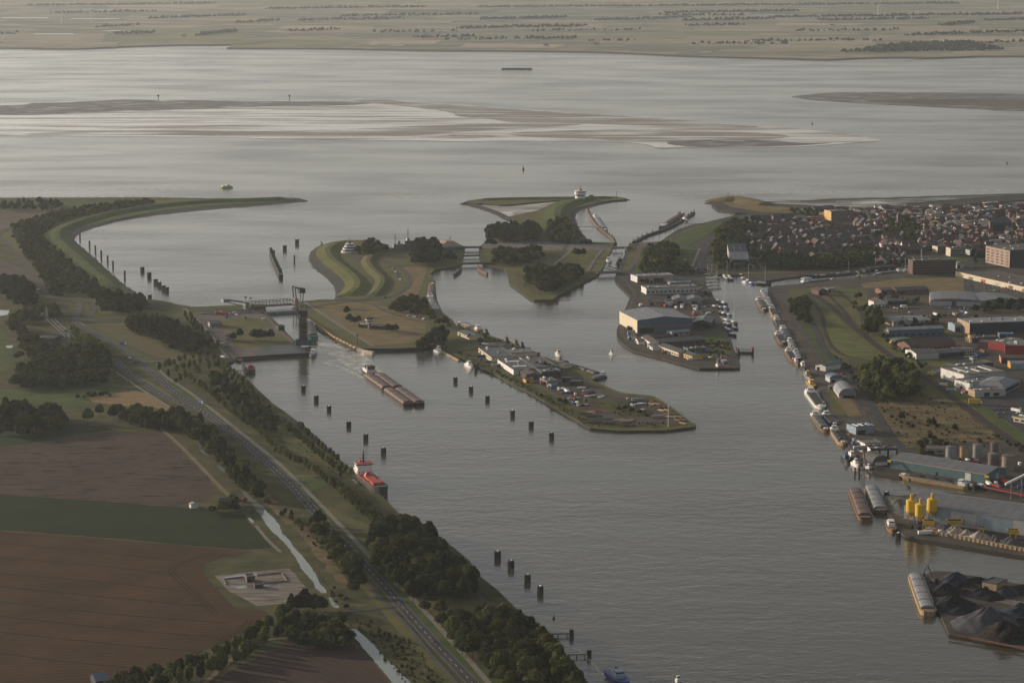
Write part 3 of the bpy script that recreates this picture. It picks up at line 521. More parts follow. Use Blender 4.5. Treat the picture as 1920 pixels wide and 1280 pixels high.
# peninsula ground
sheet('grass_strip', [(820, 640), (880, 640), (930, 650), (900, 668), (940, 700), (1000, 728), (1060, 768), (1110, 800), (1240, 803), (1290, 796), (1240, 788), (1140, 790), (1100, 772), (1030, 735), (960, 712), (900, 690), (850, 664), (815, 650)], 2.02, G['rough'], amp=3)
sheet('grass_strip', [(860, 614), (926, 634), (990, 662), (1060, 688), (1110, 712), (1090, 716), (1020, 692), (950, 662), (880, 640)], 2.02, G['rough'], amp=2)
sheet('paving', [(900, 660), (985, 668), (1060, 692), (1105, 716), (1160, 738), (1222, 745), (1258, 768), (1290, 792), (1200, 797), (1140, 792), (1090, 765), (1020, 725), (960, 705)], 2.06, G['yard'], amp=1)
sheet('grass_strip', [(1100, 745), (1150, 752), (1210, 768), (1230, 782), (1180, 780), (1120, 768)], 2.12, G['rough'], amp=2)
sheet('grass_strip', [(960, 706), (1010, 728), (1080, 768), (1100, 790), (1060, 776), (990, 734)], 2.12, G['rough'], amp=2)
# ------------------------------------------------------------------ roads
ROAD = 'road'
MAIN = [(930, 1330), (880, 1274), (845, 1237), (811, 1201), (761, 1145), (715, 1093), (678, 1054), (646, 1022), (604, 974), (575, 942), (540, 902), (475, 842), (440, 814), (405, 790), (370, 768), (330, 752), (300, 738), (262, 714), (237, 696), (212, 672)]
ln = ribbon(ROAD, MAIN, 9.5, 2.24, G['asphalt'])
NORTH = [(420, 800), (390, 778), (362, 757), (325, 733), (295, 707), (272, 689), (240, 663), (205, 640), (160, 616), (140, 605)]
ln2 = ribbon(ROAD, NORTH, 9, 2.28, G['asphalt'])
mb = MB()
for L_, k_ in ((ln, 999), (ln2, 999)):
    for off in (-4.1, 4.1): ribbon_mb(mb, offset_line(L_, off), .16, 2.36)
    R_ = resample(L_, 3000); d = 0; cur = []; on = True
    for a, b_ in zip(R_, R_[1:]):
        d += hypot(b_[0]-a[0], b_[1]-a[1]); cur.append(a)
        if d > (6 if on else 7):
            if on and len(cur) > 1: ribbon_mb(mb, cur, .42, 2.36)
            cur = []; d = 0; on = not on
tag(mb.build('road_marking', G['white']), None, None, None, 'structure')
RD = [([(140, 605), (143, 592), (150, 576), (145, 565), (120, 559), (95, 555), (85, 545), (70, 525), (50, 500), (30, 472), (7, 450), (-20, 436)], 8, 2.3, 'asphalt2'),
      ([(162, 600), (175, 585), (178, 575), (172, 565), (155, 558)], 5, 2.26, 'asphalt2'),
      ([(60, 602), (110, 600), (150, 606), (200, 602), (240, 598), (300, 592)], 6, 2.27, 'asphalt'),
      ([(-50, 730), (0, 727), (100, 718), (180, 713), (250, 708), (270, 706)], 5, 2.3, 'asphalt2'),
      ([(150, 604), (180, 627), (230, 655), (262, 676), (300, 676), (340, 669)], 3, 2.2, 'path'),
      ([(205, 690), (225, 703), (262, 728), (300, 752), (335, 775)], 3, 2.32, 'path'),
      ([(296, 682), (300, 695), (315, 709), (350, 732), (390, 762), (425, 790), (475, 830), (515, 862), (547, 892), (600, 945), (645, 992), (700, 1050), (740, 1091), (765, 1114), (807, 1157), (852, 1208), (880, 1238), (930, 1296), (960, 1330)], 4.2, 2.33, 'path'),
      ([(683, 1086), (724, 1135), (761, 1171), (807, 1226), (852, 1277), (890, 1325)], 3.4, 2.31, 'asphalt2'),
      ([(600, 1150), (637, 1147), (687, 1143), (738, 1137), (752, 1134)], 4, 2.34, 'asphalt2'),
      ([(547, 894), (580, 892), (610, 892)], 3, 2.35, 'path'), ([(640, 993), (700, 993)], 3, 2.35, 'asphalt2'),
      ([(300, 594), (330, 588), (362, 600), (400, 628), (440, 665), (452, 676)], 6, 2.3, 'asphalt2'),
      ([(345, 578), (380, 610), (418, 660), (428, 672)], 4, 2.31, 'path'),
      ([(362, 583), (470, 581)], 8, 2.29, 'asphalt'),
      ([(570, 566), (600, 586), (640, 612), (700, 649)], 5, 2.3, 'path'),
      ([(560, 567), (640, 562), (700, 562), (745, 552), (766, 535), (768, 520), (755, 505), (730, 492), (700, 484), (680, 490), (690, 500), (706, 510), (716, 524), (712, 540), (700, 556), (660, 565), (600, 572)], 6, 2.32, 'asphalt2'),
      ([(640, 466), (655, 476), (680, 488), (690, 484), (720, 492), (745, 498), (800, 493), (860, 492)], 5, 2.3, 'asphalt2'),
      ([(668, 470), (660, 480), (680, 500), (700, 520), (704, 538), (690, 552)], 4, 2.35, 'asphalt2'),
      ([(700, 572), (740, 590), (800, 606), (850, 618), (880, 640)], 5, 2.3, 'asphalt2'),
      ([(905, 494), (980, 493), (1060, 493), (1125, 495), (1170, 510)], 5, 2.3, 'asphalt2'),
      ([(1018, 512), (1040, 485), (1056, 470), (1066, 455)], 5, 2.32, 'asphalt2'),
      ([(1040, 495), (1065, 475), (1075, 462)], 4, 2.33, 'path'),
      ([(966, 510), (976, 530), (1002, 548), (1020, 556)], 5, 2.3, 'asphalt2'),
      ([(1100, 512), (1120, 480), (1138, 462)], 5, 2.32, 'conc'),
      ([(1160, 512), (1185, 512), (1300, 511), (1400, 508), (1500, 505), (1620, 500), (1700, 494), (1780, 488)], 7, 2.35, 'asphalt2'),
      ([(1310, 506), (1318, 480), (1330, 455), (1345, 435), (1360, 425)], 9, 2.33, 'asphalt'),
      ([(1296, 505), (1306, 480), (1312, 466)], 4, 2.34, 'path'),
      ([(1168, 520), (1190, 550), (1186, 566), (1172, 600), (1168, 630), (1200, 650), (1250, 664), (1310, 680)], 6, 2.3, 'asphalt2'),
      ([(1470, 548), (1500, 610), (1530, 660), (1560, 700), (1600, 750), (1640, 810), (1680, 850)], 4, 2.3, 'asphalt2'),
      ([(1500, 560), (1530, 620), (1545, 655), (1580, 690), (1610, 720), (1640, 770), (1680, 830), (1720, 860)], 8, 2.32, 'asphalt'),
      ([(1830, 470), (1818, 500), (1815, 530), (1818, 550)], 12, 2.3, 'asphalt'),
      ([(1640, 600), (1700, 650), (1760, 700), (1820, 745), (1900, 800), (1960, 840)], 4, 2.3, 'asphalt2')]
for p_, w_, z_, m_ in RD: ribbon(ROAD, p_, w_, z_, G[m_])
# field edge lane, tramlines
ribbon('path', [(297, 800), (330, 828), (370, 868), (425, 925), (440, 935)], 4, 2.2, G['sandy'])
ribbon('path', [(480, 985), (500, 1010), (526, 1035)], 3, 2.2, G['path'])
ribbon('path', [(330, 1330), (430, 1240), (480, 1205), (540, 1195)], 4, 2.2, G['sandy'])
ribbon('path', [(884, 1105), (915, 1130), (950, 1150)], 4, 2.25, G['asphalt2'])
TR = mat('tramline', (.046, .030, .021), .95, var=.1)
for off in (-1.2, 1.2):
    ribbon('tyre_track', [(405, 1036), (360, 1048), (325, 1066), (324, 1076), (360, 1110), (405, 1150)], 1.3, 2.16, TR, off=off * 1.5)
    ribbon('tyre_track', [(470, 1160), (455, 1178), (430, 1194), (395, 1212)], 1.3, 2.16, TR, off=off * 1.5)
for a in ([(-20, 1221), (120, 1240), (270, 1253)], [(0, 1018), (160, 1032), (340, 1052)], [(0, 1075), (180, 1090), (320, 1105)], [(0, 1128), (200, 1150), (430, 1168)], [(0, 1185), (200, 1206), (380, 1222)], [(0, 1045), (160, 1058), (330, 1076)], [(0, 1100), (200, 1119), (400, 1138)], [(0, 1155), (200, 1177), (410, 1195)]):
    ribbon('tyre_track', a, 2.6, 2.15, TR)
ribbon('ditch_bank', [(405, 957), (430, 990), (462, 1026)], 3, 2.17, mat('ditch_dark', (.025, .027, .022), .9, var=.1))
# railway
RAIL = mat('rail_steel', (.10, .075, .065), .5, var=.1, metal=.5)
for p_ in ([(1519, 548), (1560, 576), (1590, 604), (1640, 645), (1680, 675), (1740, 712), (1790, 748), (1850, 792), (1920, 842), (1980, 890)],
           [(1516, 552), (1540, 590), (1546, 620), (1560, 650), (1590, 668), (1650, 680)], [(1545, 545), (1580, 580), (1605, 612), (1660, 660)],
           [(1570, 545), (1600, 570), (1616, 590), (1620, 620)]):
    l_ = ribbon('railway', p_, 4.6 if p_[0][0] != 1519 else 9, 2.2, G['ballast'])
    mb = MB()
    for off in ((-.75, .75) if p_[0][0] != 1519 else (-3, -1.5, 1.5, 3)): ribbon_mb(mb, offset_line(l_, off), .18, 2.36 + .01 * len(p_) + p_[0][0] * 1e-5)
    tag(mb.build('rail_track', RAIL), None, None, None, 'structure')
# ------------------------------------------------------------------ air
m = bpy.data.materials.new('haze'); m.use_nodes = True; n = m.node_tree.nodes; l = m.node_tree.links; n.clear()
o_ = n.new('ShaderNodeOutputMaterial'); v_ = n.new('ShaderNodeVolumePrincipled'); l.new(v_.outputs[0], o_.inputs['Volume'])
v_.inputs['Color'].default_value = (.84, .92, 1.0, 1); v_.inputs['Density'].default_value = 2.05e-5; v_.inputs['Anisotropy'].default_value = .5
mb = MB(); mb.box(0, 30000, -2.6, 66000, 63000, 545); HZ = mb.build('haze', m); tag(HZ, None, None, None, 'stuff')

mat = _mat
# ================================================================== TREES
def leaf_mat(name, c1, c2, rand=.35):
    m, n, l, b = newmat(name)
    f = noise(n, l, .35, 3); c = mixc(n, l, ramp(n, l, f, .35, .65), c1, c2)  # dark tone holds crown shade, pale tone holds sunlit clumps
    f2 = noise(n, l, .06, 3); oi = n.new('ShaderNodeObjectInfo'); h = n.new('ShaderNodeHueSaturation')
    ad = n.new('ShaderNodeMath'); ad.operation = 'ADD'; l.new(ramp(n, l, oi.outputs['Random'], 0, 1, -rand, rand), ad.inputs[0])
    l.new(ramp(n, l, f2, .3, .7, .6, 1.4), ad.inputs[1]); l.new(ad.outputs[0], h.inputs['Value'])
    l.new(ramp(n, l, oi.outputs['Random'], 0, 1, .485, .515), h.inputs['Hue'])
    l.new(c, h.inputs['Color']); l.new(h.outputs[0], b.inputs['Base Color'])
    b.inputs['Roughness'].default_value = .8; b.inputs['Specular IOR Level'].default_value = .05
    tr = n.new('ShaderNodeBsdfTranslucent'); l.new(h.outputs[0], tr.inputs[0]); mx = n.new('ShaderNodeMixShader'); mx.inputs[0].default_value = .22
    l.new(b.outputs[0], mx.inputs[1]); l.new(tr.outputs[0], mx.inputs[2]); l.new(mx.outputs[0], n['Material Output'].inputs[0]); return m
LF = {'broad': leaf_mat('broad_leaves', (.034, .046, .014), (.150, .148, .042)), 'dark': leaf_mat('dark_leaves', (.018, .026, .010), (.078, .086, .028)),
      'young': leaf_mat('young_leaves', (.105, .120, .030), (.185, .185, .050)), 'olive': leaf_mat('olive_leaves', (.075, .085, .026), (.140, .135, .042))}
LF['far'] = leaf_mat('hazed_leaves', (.14, .145, .115), (.21, .21, .16))  # distant foliage paled, haze put into the leaf colour
BARK = mat('bark', (.10, .085, .07), .9, var=.2, scale=1)
def crown_arrays(kind, seed, quality=1.0):
    r = np.random.RandomState(seed); q = []; core = []
    if kind == 'round':   L = [(0, 0, .62, .30)] + [(.26 * cos(a), .26 * sin(a), .50 + .10 * r.rand(), .22 + .05 * r.rand()) for a in np.arange(0, 6.28, 1.05) + r.rand()] + [(.10 * cos(a), .10 * sin(a), .80, .18) for a in (0, 2.1, 4.2)]
    elif kind == 'tall':  L = [(r.uniform(-.06, .06), r.uniform(-.06, .06), z, .22 * (1.15 - abs(z - .5))) for z in (.28, .42, .56, .70, .84)] + [(.16 * cos(a), .16 * sin(a), r.uniform(.35, .7), .15) for a in (0.4, 2.4, 4.6, 5.6)]
    elif kind == 'cone':  L = [(r.uniform(-.03, .03), r.uniform(-.03, .03), z, .24 * (1.05 - z)) for z in (.18, .32, .46, .6, .74, .88)]
    elif kind == 'bush':  L = [(.34 * cos(a) * k, .34 * sin(a) * k, .30 + .14 * r.rand(), .26) for a, k in zip(np.arange(0, 6.28, 1.26), (1, .8, 1, .9, 1))] + [(0, 0, .5, .32)]
    else:                 L = [(r.uniform(-.24, .24), r.uniform(-.24, .24), r.uniform(.42, .82), r.uniform(.15, .26)) for _ in range(10)] + [(0, 0, .6, .26)]
    for (cx, cy, cz, rr) in L:
        n = int((70 + 700 * rr) * .6 * quality); d = r.normal(size=(n, 3)); d /= np.linalg.norm(d, axis=1)[:, None]
        d[:, 2] = np.where(d[:, 2] < -.55, -d[:, 2], d[:, 2])
        c = np.array([cx, cy, cz]) + d * rr * r.uniform(.72, 1.12, (n, 1)); nr = d + r.normal(size=(n, 3)) * .45; nr /= np.linalg.norm(nr, axis=1)[:, None]
        t = np.cross(nr, r.normal(size=(n, 3))); t /= np.linalg.norm(t, axis=1)[:, None]; b_ = np.cross(nr, t)
        s_ = r.uniform(.028, .062, (n, 1)) / math.sqrt(max(.35, quality)); q.append(np.stack([c - t * s_ - b_ * s_ * .7, c + t * s_ - b_ * s_ * .7, c + t * s_ * .8 + b_ * s_, c - t * s_ * .8 + b_ * s_], 1))
        ph = [(0, 0, 1), (0, 0, -1)] + [(cos(k * 2.09) * cos(e), sin(k * 2.09) * cos(e), sin(e)) for e in (-.45, .55) for k in (0, 1, 2)]
        cv = np.array([cx, cy, cz]) + np.array(ph) * rr * .66; core.append(cv)
    Q = np.concatenate(q).reshape(-1, 3)
    return Q, np.array(core)
CF = [(0, 5, 6), (0, 6, 7), (0, 7, 5), (1, 3, 2), (1, 4, 3), (1, 2, 4), (2, 3, 5), (3, 6, 5), (3, 4, 6), (4, 7, 6), (4, 2, 7), (2, 5, 7)]
_CA = {}
def crown_np(kind, seed, quality):
    k = (kind, seed, quality)
    if k not in _CA:
        Q, core = crown_arrays(*k); nq = len(Q); v = np.concatenate([Q, core.reshape(-1, 3)])
        fq = np.arange(nq).reshape(-1, 4); ft = np.array([[a + nq + 8 * i for a in f] for i in range(len(core)) for f in CF])
        _CA[k] = (v, fq, ft)
    return _CA[k]
def np_mesh(name, v, fq, ft):
    me = bpy.data.meshes.new(name); me.vertices.add(len(v)); me.vertices.foreach_set('co', v.astype(np.float32).ravel())
    nl = fq.size + ft.size; me.loops.add(nl); me.loops.foreach_set('vertex_index', np.concatenate([fq.ravel(), ft.ravel()]).astype(np.int32))
    npz = len(fq) + len(ft); me.polygons.add(npz)
    me.polygons.foreach_set('loop_start', np.concatenate([np.arange(len(fq)) * 4, fq.size + np.arange(len(ft)) * 3]).astype(np.int32))
    me.update(calc_edges=True); return me
PROTO = {}
def tree_proto(kind, seed, leaf, quality=1.0):
    k = (kind, seed, leaf, quality)
    if k not in PROTO:
        v, fq, ft = crown_np(kind, seed, quality); me = np_mesh('crown', v, fq, ft); me.materials.append(LF[leaf])
        t = MB(); t.cyl(0, 0, 0, .028, .42, 7, .014)
        for a in (0, 2.1, 4.2): t.bar((0, 0, .3), (.14 * cos(a), .14 * sin(a), .52), .018)
        tm = bpy.data.meshes.new('trunk'); tm.from_pydata(t.v, [], t.f); tm.materials.append(BARK); PROTO[k] = (me, tm)
    return PROTO[k]
TREES = []      # (x, y, height, spread) already standing, for spacing
def put_tree(name, x, y, h, kind, leaf, label, group, quality=1.0, rnd=RND, z=2.0, cat='tree'):
    cm, tm = tree_proto(kind, rnd.choice((1, 2, 3, 4)), leaf, quality)
    e = thing(name, label, cat, (x, y, z), rnd.uniform(0, 6.28), group); w_ = rnd.uniform(.68, .95)
    e.scale = (h * w_, h * w_, h)
    c = bpy.data.objects.new('crown', cm); C.objects.link(c); c.parent = e
    if cat == 'tree':
        t = bpy.data.objects.new('trunk', tm); C.objects.link(t); t.parent = e
    return e
def inpoly(x, y, p):
    r = False; j = len(p) - 1
    for i in range(len(p)):
        if (p[i][1] > y) != (p[j][1] > y) and x < (p[j][0] - p[i][0]) * (y - p[i][1]) / (p[j][1] - p[i][1]) + p[i][0]: r = not r
        j = i
    return r
_a = P(1366, 491); _b = P(1405, 491); EXCL = [(_a[0] - 6, _b[0] + 6, _a[1] - 60, _a[1] + 75)]
def fill(poly, step, hr, seed, z=2.0, lift=.55, jit=.42):
    """standing places inside an area outlined over the canopy"""
    r = random.Random(seed); hm = (hr[0] + hr[1]) / 2; W = pl(poly, z + hm * lift)
    x0 = min(p[0] for p in W); x1 = max(p[0] for p in W); y0 = min(p[1] for p in W); y1 = max(p[1] for p in W); out = []
    y = y0; row = 0
    while y <= y1:
        x = x0 + (row % 2) * step * .5
        while x <= x1:
            a = x + r.uniform(-jit, jit) * step; b = y + r.uniform(-jit, jit) * step
            if r.random() < .1 or any(e[0] < a < e[1] and e[2] < b < e[3] for e in EXCL): pass
            elif inpoly(a, b, W): out.append((a, b, r.uniform(*hr) * r.choice((.62, .85, 1, 1, 1.12))))
            x += step
        y += step * .87; row += 1
    return out
def mass(name, pts, kinds, leaf, quality, label=None, seed=1, z=2.0):
    r = np.random.RandomState(seed); V = []; Q = []; T = []; o = 0
    for (x, y, h) in pts:
        kd = kinds[r.randint(len(kinds))]; v, fq, ft = crown_np(kd, 1 + r.randint(4), quality); a = r.uniform(0, 6.28); c, s_ = cos(a), sin(a); w_ = h * r.uniform(.75, 1.05)
        vv = np.empty_like(v); vv[:, 0] = x + (v[:, 0] * c - v[:, 1] * s_) * w_; vv[:, 1] = y + (v[:, 0] * s_ + v[:, 1] * c) * w_; vv[:, 2] = z + v[:, 2] * h
        V.append(vv); Q.append(fq + o); T.append(ft + o); o += len(v)
    if not V: return
    me = np_mesh(name, np.concatenate(V), np.concatenate(Q), np.concatenate(T)); me.materials.append(LF[leaf])
    ob = bpy.data.objects.new(name, me); C.objects.link(ob); tag(ob, label, None, None, 'stuff'); return ob
# ---- woods that stand as single trees (near ones), one group each
DEFER = []
def wood(name, poly, step, hr, seed, leafs, kinds, label, group, quality=1.0, cap=400, cat='tree'):
    r = random.Random(seed); pts = fill(poly, step, hr, seed); pts.sort(key=lambda p: p[1]); 
    for x, y, h in pts[:cap]:
        a = (name, x, y, h, r.choice(kinds), r.choice(leafs), label, group, quality, r.random(), cat)
        if cat == 'tree': DEFER.append(a)
        else: put_tree(*a[:9], r, cat=cat)
    return pts[cap:]
LONE = lambda name_, L, hr, leafs, kinds, label, group, seed=5, cat='tree', q=1.0: [put_tree('solitary_tree' if name_ == 'broadleaf_tree' else name_, *P(px, py, 2.0)[:2], random.Random(seed + int(px * 7 + py)).uniform(*hr), kinds[int(px + py) % len(kinds)], leafs[int(px) % len(leafs)], label, group, q, random.Random(int(px * 3 + py)), cat=cat) for px, py in L]
BL = 'broadleaf_tree'
wood(BL, [(703, 1000), (730, 978), (770, 972), (800, 985), (825, 1015), (855, 1040), (884, 1070), (893, 1092), (885, 1105), (850, 1108), (800, 1105), (772, 1112), (765, 1095), (745, 1085), (728, 1070), (705, 1050), (695, 1020)], 8.2, (12, 18), 11, ['dark', 'broad', 'dark'], ['round', 'loose'], 'dark green tree in the dense wood between the pale cycle path and the canal', 'trees of the dense canal-side wood', 1.6)
wood(BL, [(850, 1150), (900, 1142), (945, 1146), (985, 1152), (1005, 1180), (1030, 1215), (1060, 1250), (1100, 1290), (1000, 1300), (960, 1296), (905, 1228), (870, 1215), (848, 1180)], 8.2, (11, 17), 12, ['dark', 'broad', 'olive'], ['round', 'loose'], 'tree in the bottom wood beside the two canal jetties', 'trees of the wood by the jetties', 1.6)
wood(BL, [(790, 1128), (812, 1122), (838, 1135), (852, 1165), (868, 1200), (850, 1190), (820, 1160)], 12, (8, 12), 13, ['broad', 'olive'], ['round', 'loose'], 'small tree along the pale cycle path below the dense wood', 'small trees by the cycle path', 1.4)
wood(BL, [(538, 1160), (560, 1150), (610, 1155), (652, 1162), (666, 1185), (655, 1200), (600, 1203), (545, 1203), (535, 1185)], 7.5, (9, 13), 14, ['dark', 'broad'], ['round', 'loose'], 'dark tree in the clump where the ditch passes under the trees', 'tree clump over the ditch', 1.5)
wood(BL, [(200, 1290), (240, 1262), (300, 1252), (330, 1262), (320, 1290)], 10, (8, 12), 16, ['dark', 'broad'], ['round', 'loose'], 'tree at the bottom edge below the brown field beside the blue roof', 'trees by the blue roofed barn', 1.5)
LONE(BL, [(545, 1148), (560, 1150), (580, 1148), (590, 1145), (600, 1150), (572, 1140)], (11, 15), ['dark'], ['round', 'tall'], 'black green tree between the broken concrete slab and the ditch', 'trees by the concrete slab', q=1.5)
wood(BL, [(586, 975), (605, 968), (612, 995), (640, 1005), (652, 1030), (672, 1040), (680, 1070), (672, 1100), (655, 1098), (645, 1060), (622, 1040), (602, 1012), (586, 995)], 8, (9, 14), 17, ['dark', 'broad', 'olive'], ['round', 'loose'], 'tree in the strip between the ditch and the highway', 'trees between ditch and highway', 1.5)
wood(BL, [(228, 775), (262, 768), (300, 775), (330, 772), (350, 778), (400, 805), (440, 852), (480, 905), (500, 925), (480, 925), (450, 905), (420, 870), (385, 835), (340, 800), (300, 795), (240, 788)], 7.8, (10, 15), 18, ['broad', 'dark', 'olive', 'broad'], ['round', 'loose', 'tall'], 'tall tree of the belt between the ploughed field and the highway', 'tree belt beside the ploughed field', 1.3)
wood(BL, [(0, 765), (60, 758), (110, 768), (118, 790), (60, 806), (0, 806)], 11, (14, 19), 19, ['dark', 'dark', 'broad'], ['round', 'tall'], 'big dark tree at the left edge above the ploughed field', 'dark trees above the ploughed field', 1.3)
LONE(BL, [(165, 795), (187, 782), (100, 800), (212, 788), (225, 784), (118, 802), (215, 786)], (13, 17), ['dark', 'broad'], ['round'], 'lone round tree in the meadow above the ploughed field', 'lone meadow trees')
wood('shrub', [(140, 742), (165, 732), (205, 732), (208, 738), (160, 742)], 8, (4, 6), 20, ['dark'], ['bush'], 'dark shrub in the thicket beside the yellow stubble patch', 'shrubs by the stubble', 1.0, cat='shrub')
wood(BL, [(386, 950), (400, 945), (412, 942), (430, 932), (445, 935), (448, 950), (400, 954)], 8, (8, 12), 21, ['dark', 'broad'], ['round'], 'tree around the farmhouse on the ditch bank', 'farmyard trees', 1.4)
wood('shrub', [(470, 925), (520, 935), (565, 965), (600, 1005), (625, 1050), (600, 1035), (560, 990), (520, 960)], 11, (3, 6.5), 22, ['broad', 'dark', 'olive'], ['bush', 'loose'], 'scrubby bush on the rough bank right of the ditch', 'bushes along the ditch bank', 1.0, cat='shrub')
wood('shrub', [(675, 1160), (700, 1160), (760, 1195), (820, 1265), (850, 1300), (800, 1300), (740, 1235), (700, 1195)], 10, (2.5, 6), 23, ['broad', 'dark', 'olive'], ['bush', 'loose'], 'bush in the rough ground between ditch and service road', 'bushes by the service road', 1.0, cat='shrub')
wood('shrub', [(610, 1090), (640, 1100), (665, 1125), (650, 1140), (622, 1120)], 9, (3, 5), 24, ['dark', 'olive'], ['bush'], 'low bush in the dry patch above the farm crossing', 'bushes above the crossing', 1.0, cat='shrub')
# plantations along the canal bank, in rows
def rows(name, A, B, nrow, npt, h, leafs, label, group, seed):
    r = random.Random(seed); a = pl(A, 2 + h * .5); b = pl(B, 2 + h * .5); a = resample(a, npt); b = resample(b, npt)
    for i in range(nrow):
        t = i / max(1, nrow - 1)
        for p_, q_ in zip(a, b):
            if r.random() < .06: continue
            put_tree(name, p_[0] * (1-t) + q_[0] * t + r.uniform(-1.2, 1.2), p_[1] * (1-t) + q_[1] * t + r.uniform(-1.5, 1.5), h * r.uniform(.8, 1.15), r.choice(['tall', 'tall', 'loose']), r.choice(leafs), label, group, .8, r)
YT = 'young_tree'
rows(YT, [(352, 700), (400, 738), (450, 780), (495, 812), (520, 842), (570, 868), (600, 885)], [(352, 700), (400, 738), (450, 780), (495, 812), (520, 842), (570, 868), (600, 885)], 1, 58, 8, ['young', 'olive'], 'sunlit young tree in the long single row right of the cycle path', 'long row of young trees by the cycle path', 31)
rows(YT, [(300, 688), (320, 680), (350, 668), (390, 660)], [(330, 712), (352, 700), (380, 690), (410, 676)], 3, 9, 9, ['young', 'olive'], 'young tree in the rows below the lock square', 'young trees below the lock square', 32)
rows(YT, [(600, 885), (640, 922), (700, 975)], [(645, 912), (684, 945), (728, 982)], 5, 25, 6.5, ['young', 'olive', 'broad'], 'young tree in the plantation rows beside the red ship', 'plantation rows by the red ship', 33)
rows(YT, [(543, 800), (570, 822), (600, 850), (640, 885)], [(560, 795), (590, 822), (620, 850), (655, 885)], 2, 16, 8, ['young', 'olive'], 'young tree in the double row on the canal bank above the red ship', 'double row on the canal bank', 34)
rows(YT, [(408, 682), (430, 705), (455, 725), (480, 750)], [(420, 680), (442, 702), (466, 722), (490, 748)], 2, 11, 8, ['young', 'olive'], 'young tree lining the canal bank left of the tugboat', 'bank trees left of the tugboat', 35)
rows(YT, [(345, 590), (375, 625), (398, 650)], [(355, 588), (384, 622), (406, 645)], 2, 10, 9, ['young', 'olive'], 'young tree in the double row left of the lock road', 'double tree row by the lock road', 36)
rows('roadside_tree', [(205, 1288), (260, 1266), (330, 1252), (400, 1230), (450, 1203), (500, 1170), (540, 1142)], [(222, 1302), (280, 1280), (348, 1266), (415, 1244), (464, 1216), (514, 1183), (556, 1152)], 2, 26, 12, ['olive', 'young', 'broad'], 'sunlit tree of the curved double row below the big brown field', 'curved tree row below the brown field', 39)  # roadside row reusing the young tree forms, no particular species
wood(BL, [(392, 700), (430, 702), (455, 735), (500, 770), (520, 800), (535, 808), (505, 812), (470, 790), (430, 750), (400, 725)], 11, (9, 13), 37, ['dark', 'broad'], ['round', 'loose'], 'dark tree in the grove between the young row and the canal bank', 'grove on the canal bank', 1.1)
wood('shrub', [(444, 700), (470, 725), (520, 775), (580, 822), (640, 874), (652, 884), (640, 884), (620, 870), (560, 820), (500, 775), (452, 725)], 8, (2.5, 4.5), 38, ['dark', 'broad', 'olive'], ['bush'], 'bush on the green edge of the canal bank', 'bushes on the canal bank edge', .8, cat='shrub')
# trees of the lock islands
LONE(BL, [(437, 641), (450, 636), (478, 640), (488, 640), (497, 638), (508, 638)], (11, 15), ['dark', 'broad'], ['round'], 'round dark tree on the lawn left of the raised lock bridge', 'trees on the lock lawn')
LONE(BL, [(650, 592), (655, 606), (664, 608), (672, 608), (735, 624), (742, 622), (728, 624)], (9, 13), ['dark'], ['round'], 'dark tree beside the striped lock control tower', 'trees by the control tower')
wood(BL, [(776, 640), (800, 632), (820, 620), (838, 620), (836, 640), (800, 645), (780, 648)], 10, (10, 14), 41, ['dark'], ['round', 'loose'], 'dark tree in the clump at the root of the long peninsula', 'clump at the root of the peninsula')
wood(BL, [(732, 572), (750, 562), (785, 556), (800, 568), (815, 590), (835, 592), (850, 605), (840, 612), (815, 600), (790, 580), (740, 582)], 12, (9, 13), 42, ['dark', 'broad'], ['round', 'loose'], 'tree around the car park beside the lock basin', 'trees around the basin car park')
wood(BL, [(672, 462), (690, 452), (708, 455), (726, 460), (722, 468), (690, 474), (672, 472)], 11, (10, 14), 43, ['dark', 'broad'], ['round', 'loose'], 'tree behind the white tiered pilot building', 'trees behind the tiered building')
wood(BL, [(776, 474), (783, 456), (800, 452), (818, 458), (825, 468), (825, 485), (800, 490), (780, 488)], 9, (12, 19), 44, ['dark'], ['round'], 'tall dark tree in the clump in front of the grey navy ship', 'tall clump before the navy ship')
LONE(BL, [(838, 492), (850, 492), (845, 486)], (11, 14), ['dark'], ['round'], 'smaller tree beside the brown roofed lock building', 'trees by the brown roof')
wood(BL, [(914, 432), (930, 424), (962, 421), (970, 430), (968, 443), (930, 446), (916, 445)], 10, (12, 16), 45, ['dark'], ['round'], 'dark tree on the shore below the left tip of the spit', 'shore trees below the spit')
wood(BL, [(980, 424), (1000, 419), (1011, 428), (1008, 445), (982, 447)], 10, (12, 16), 46, ['dark'], ['round'], 'dark tree left of the yellow grass ramp of the spit', 'trees left of the grass ramp')
wood(BL, [(1030, 418), (1042, 409), (1060, 411), (1070, 422), (1082, 438), (1080, 448), (1040, 449), (1028, 440)], 9.5, (10, 15), 47, ['dark', 'broad'], ['round', 'loose'], 'tree in the wood right of the yellow grass ramp of the spit', 'wood right of the grass ramp')
LONE(BL, [(920, 462), (914, 462), (926, 463), (1090, 462), (1098, 462), (1106, 462), (1079, 482), (1086, 482), (1094, 482)], (10, 14), ['dark', 'broad'], ['round'], 'small tree on the lawns between the two older locks', 'small trees between the locks')
wood(BL, [(920, 470), (945, 464), (985, 466), (1010, 460), (1022, 470), (1018, 480), (985, 490), (925, 490)], 9.5, (9, 13), 48, ['dark', 'dark', 'broad'], ['round', 'loose'], 'dark tree in the long hedge wood right of the middle lock', 'wood right of the middle lock')
wood(BL, [(982, 506), (1010, 498), (1050, 500), (1075, 496), (1092, 500), (1090, 512), (1060, 530), (1030, 544), (1010, 542), (992, 525)], 9, (10, 14), 49, ['dark', 'dark', 'broad'], ['round', 'loose'], 'dark tree in the wood filling the pointed lock island', 'wood of the pointed island')
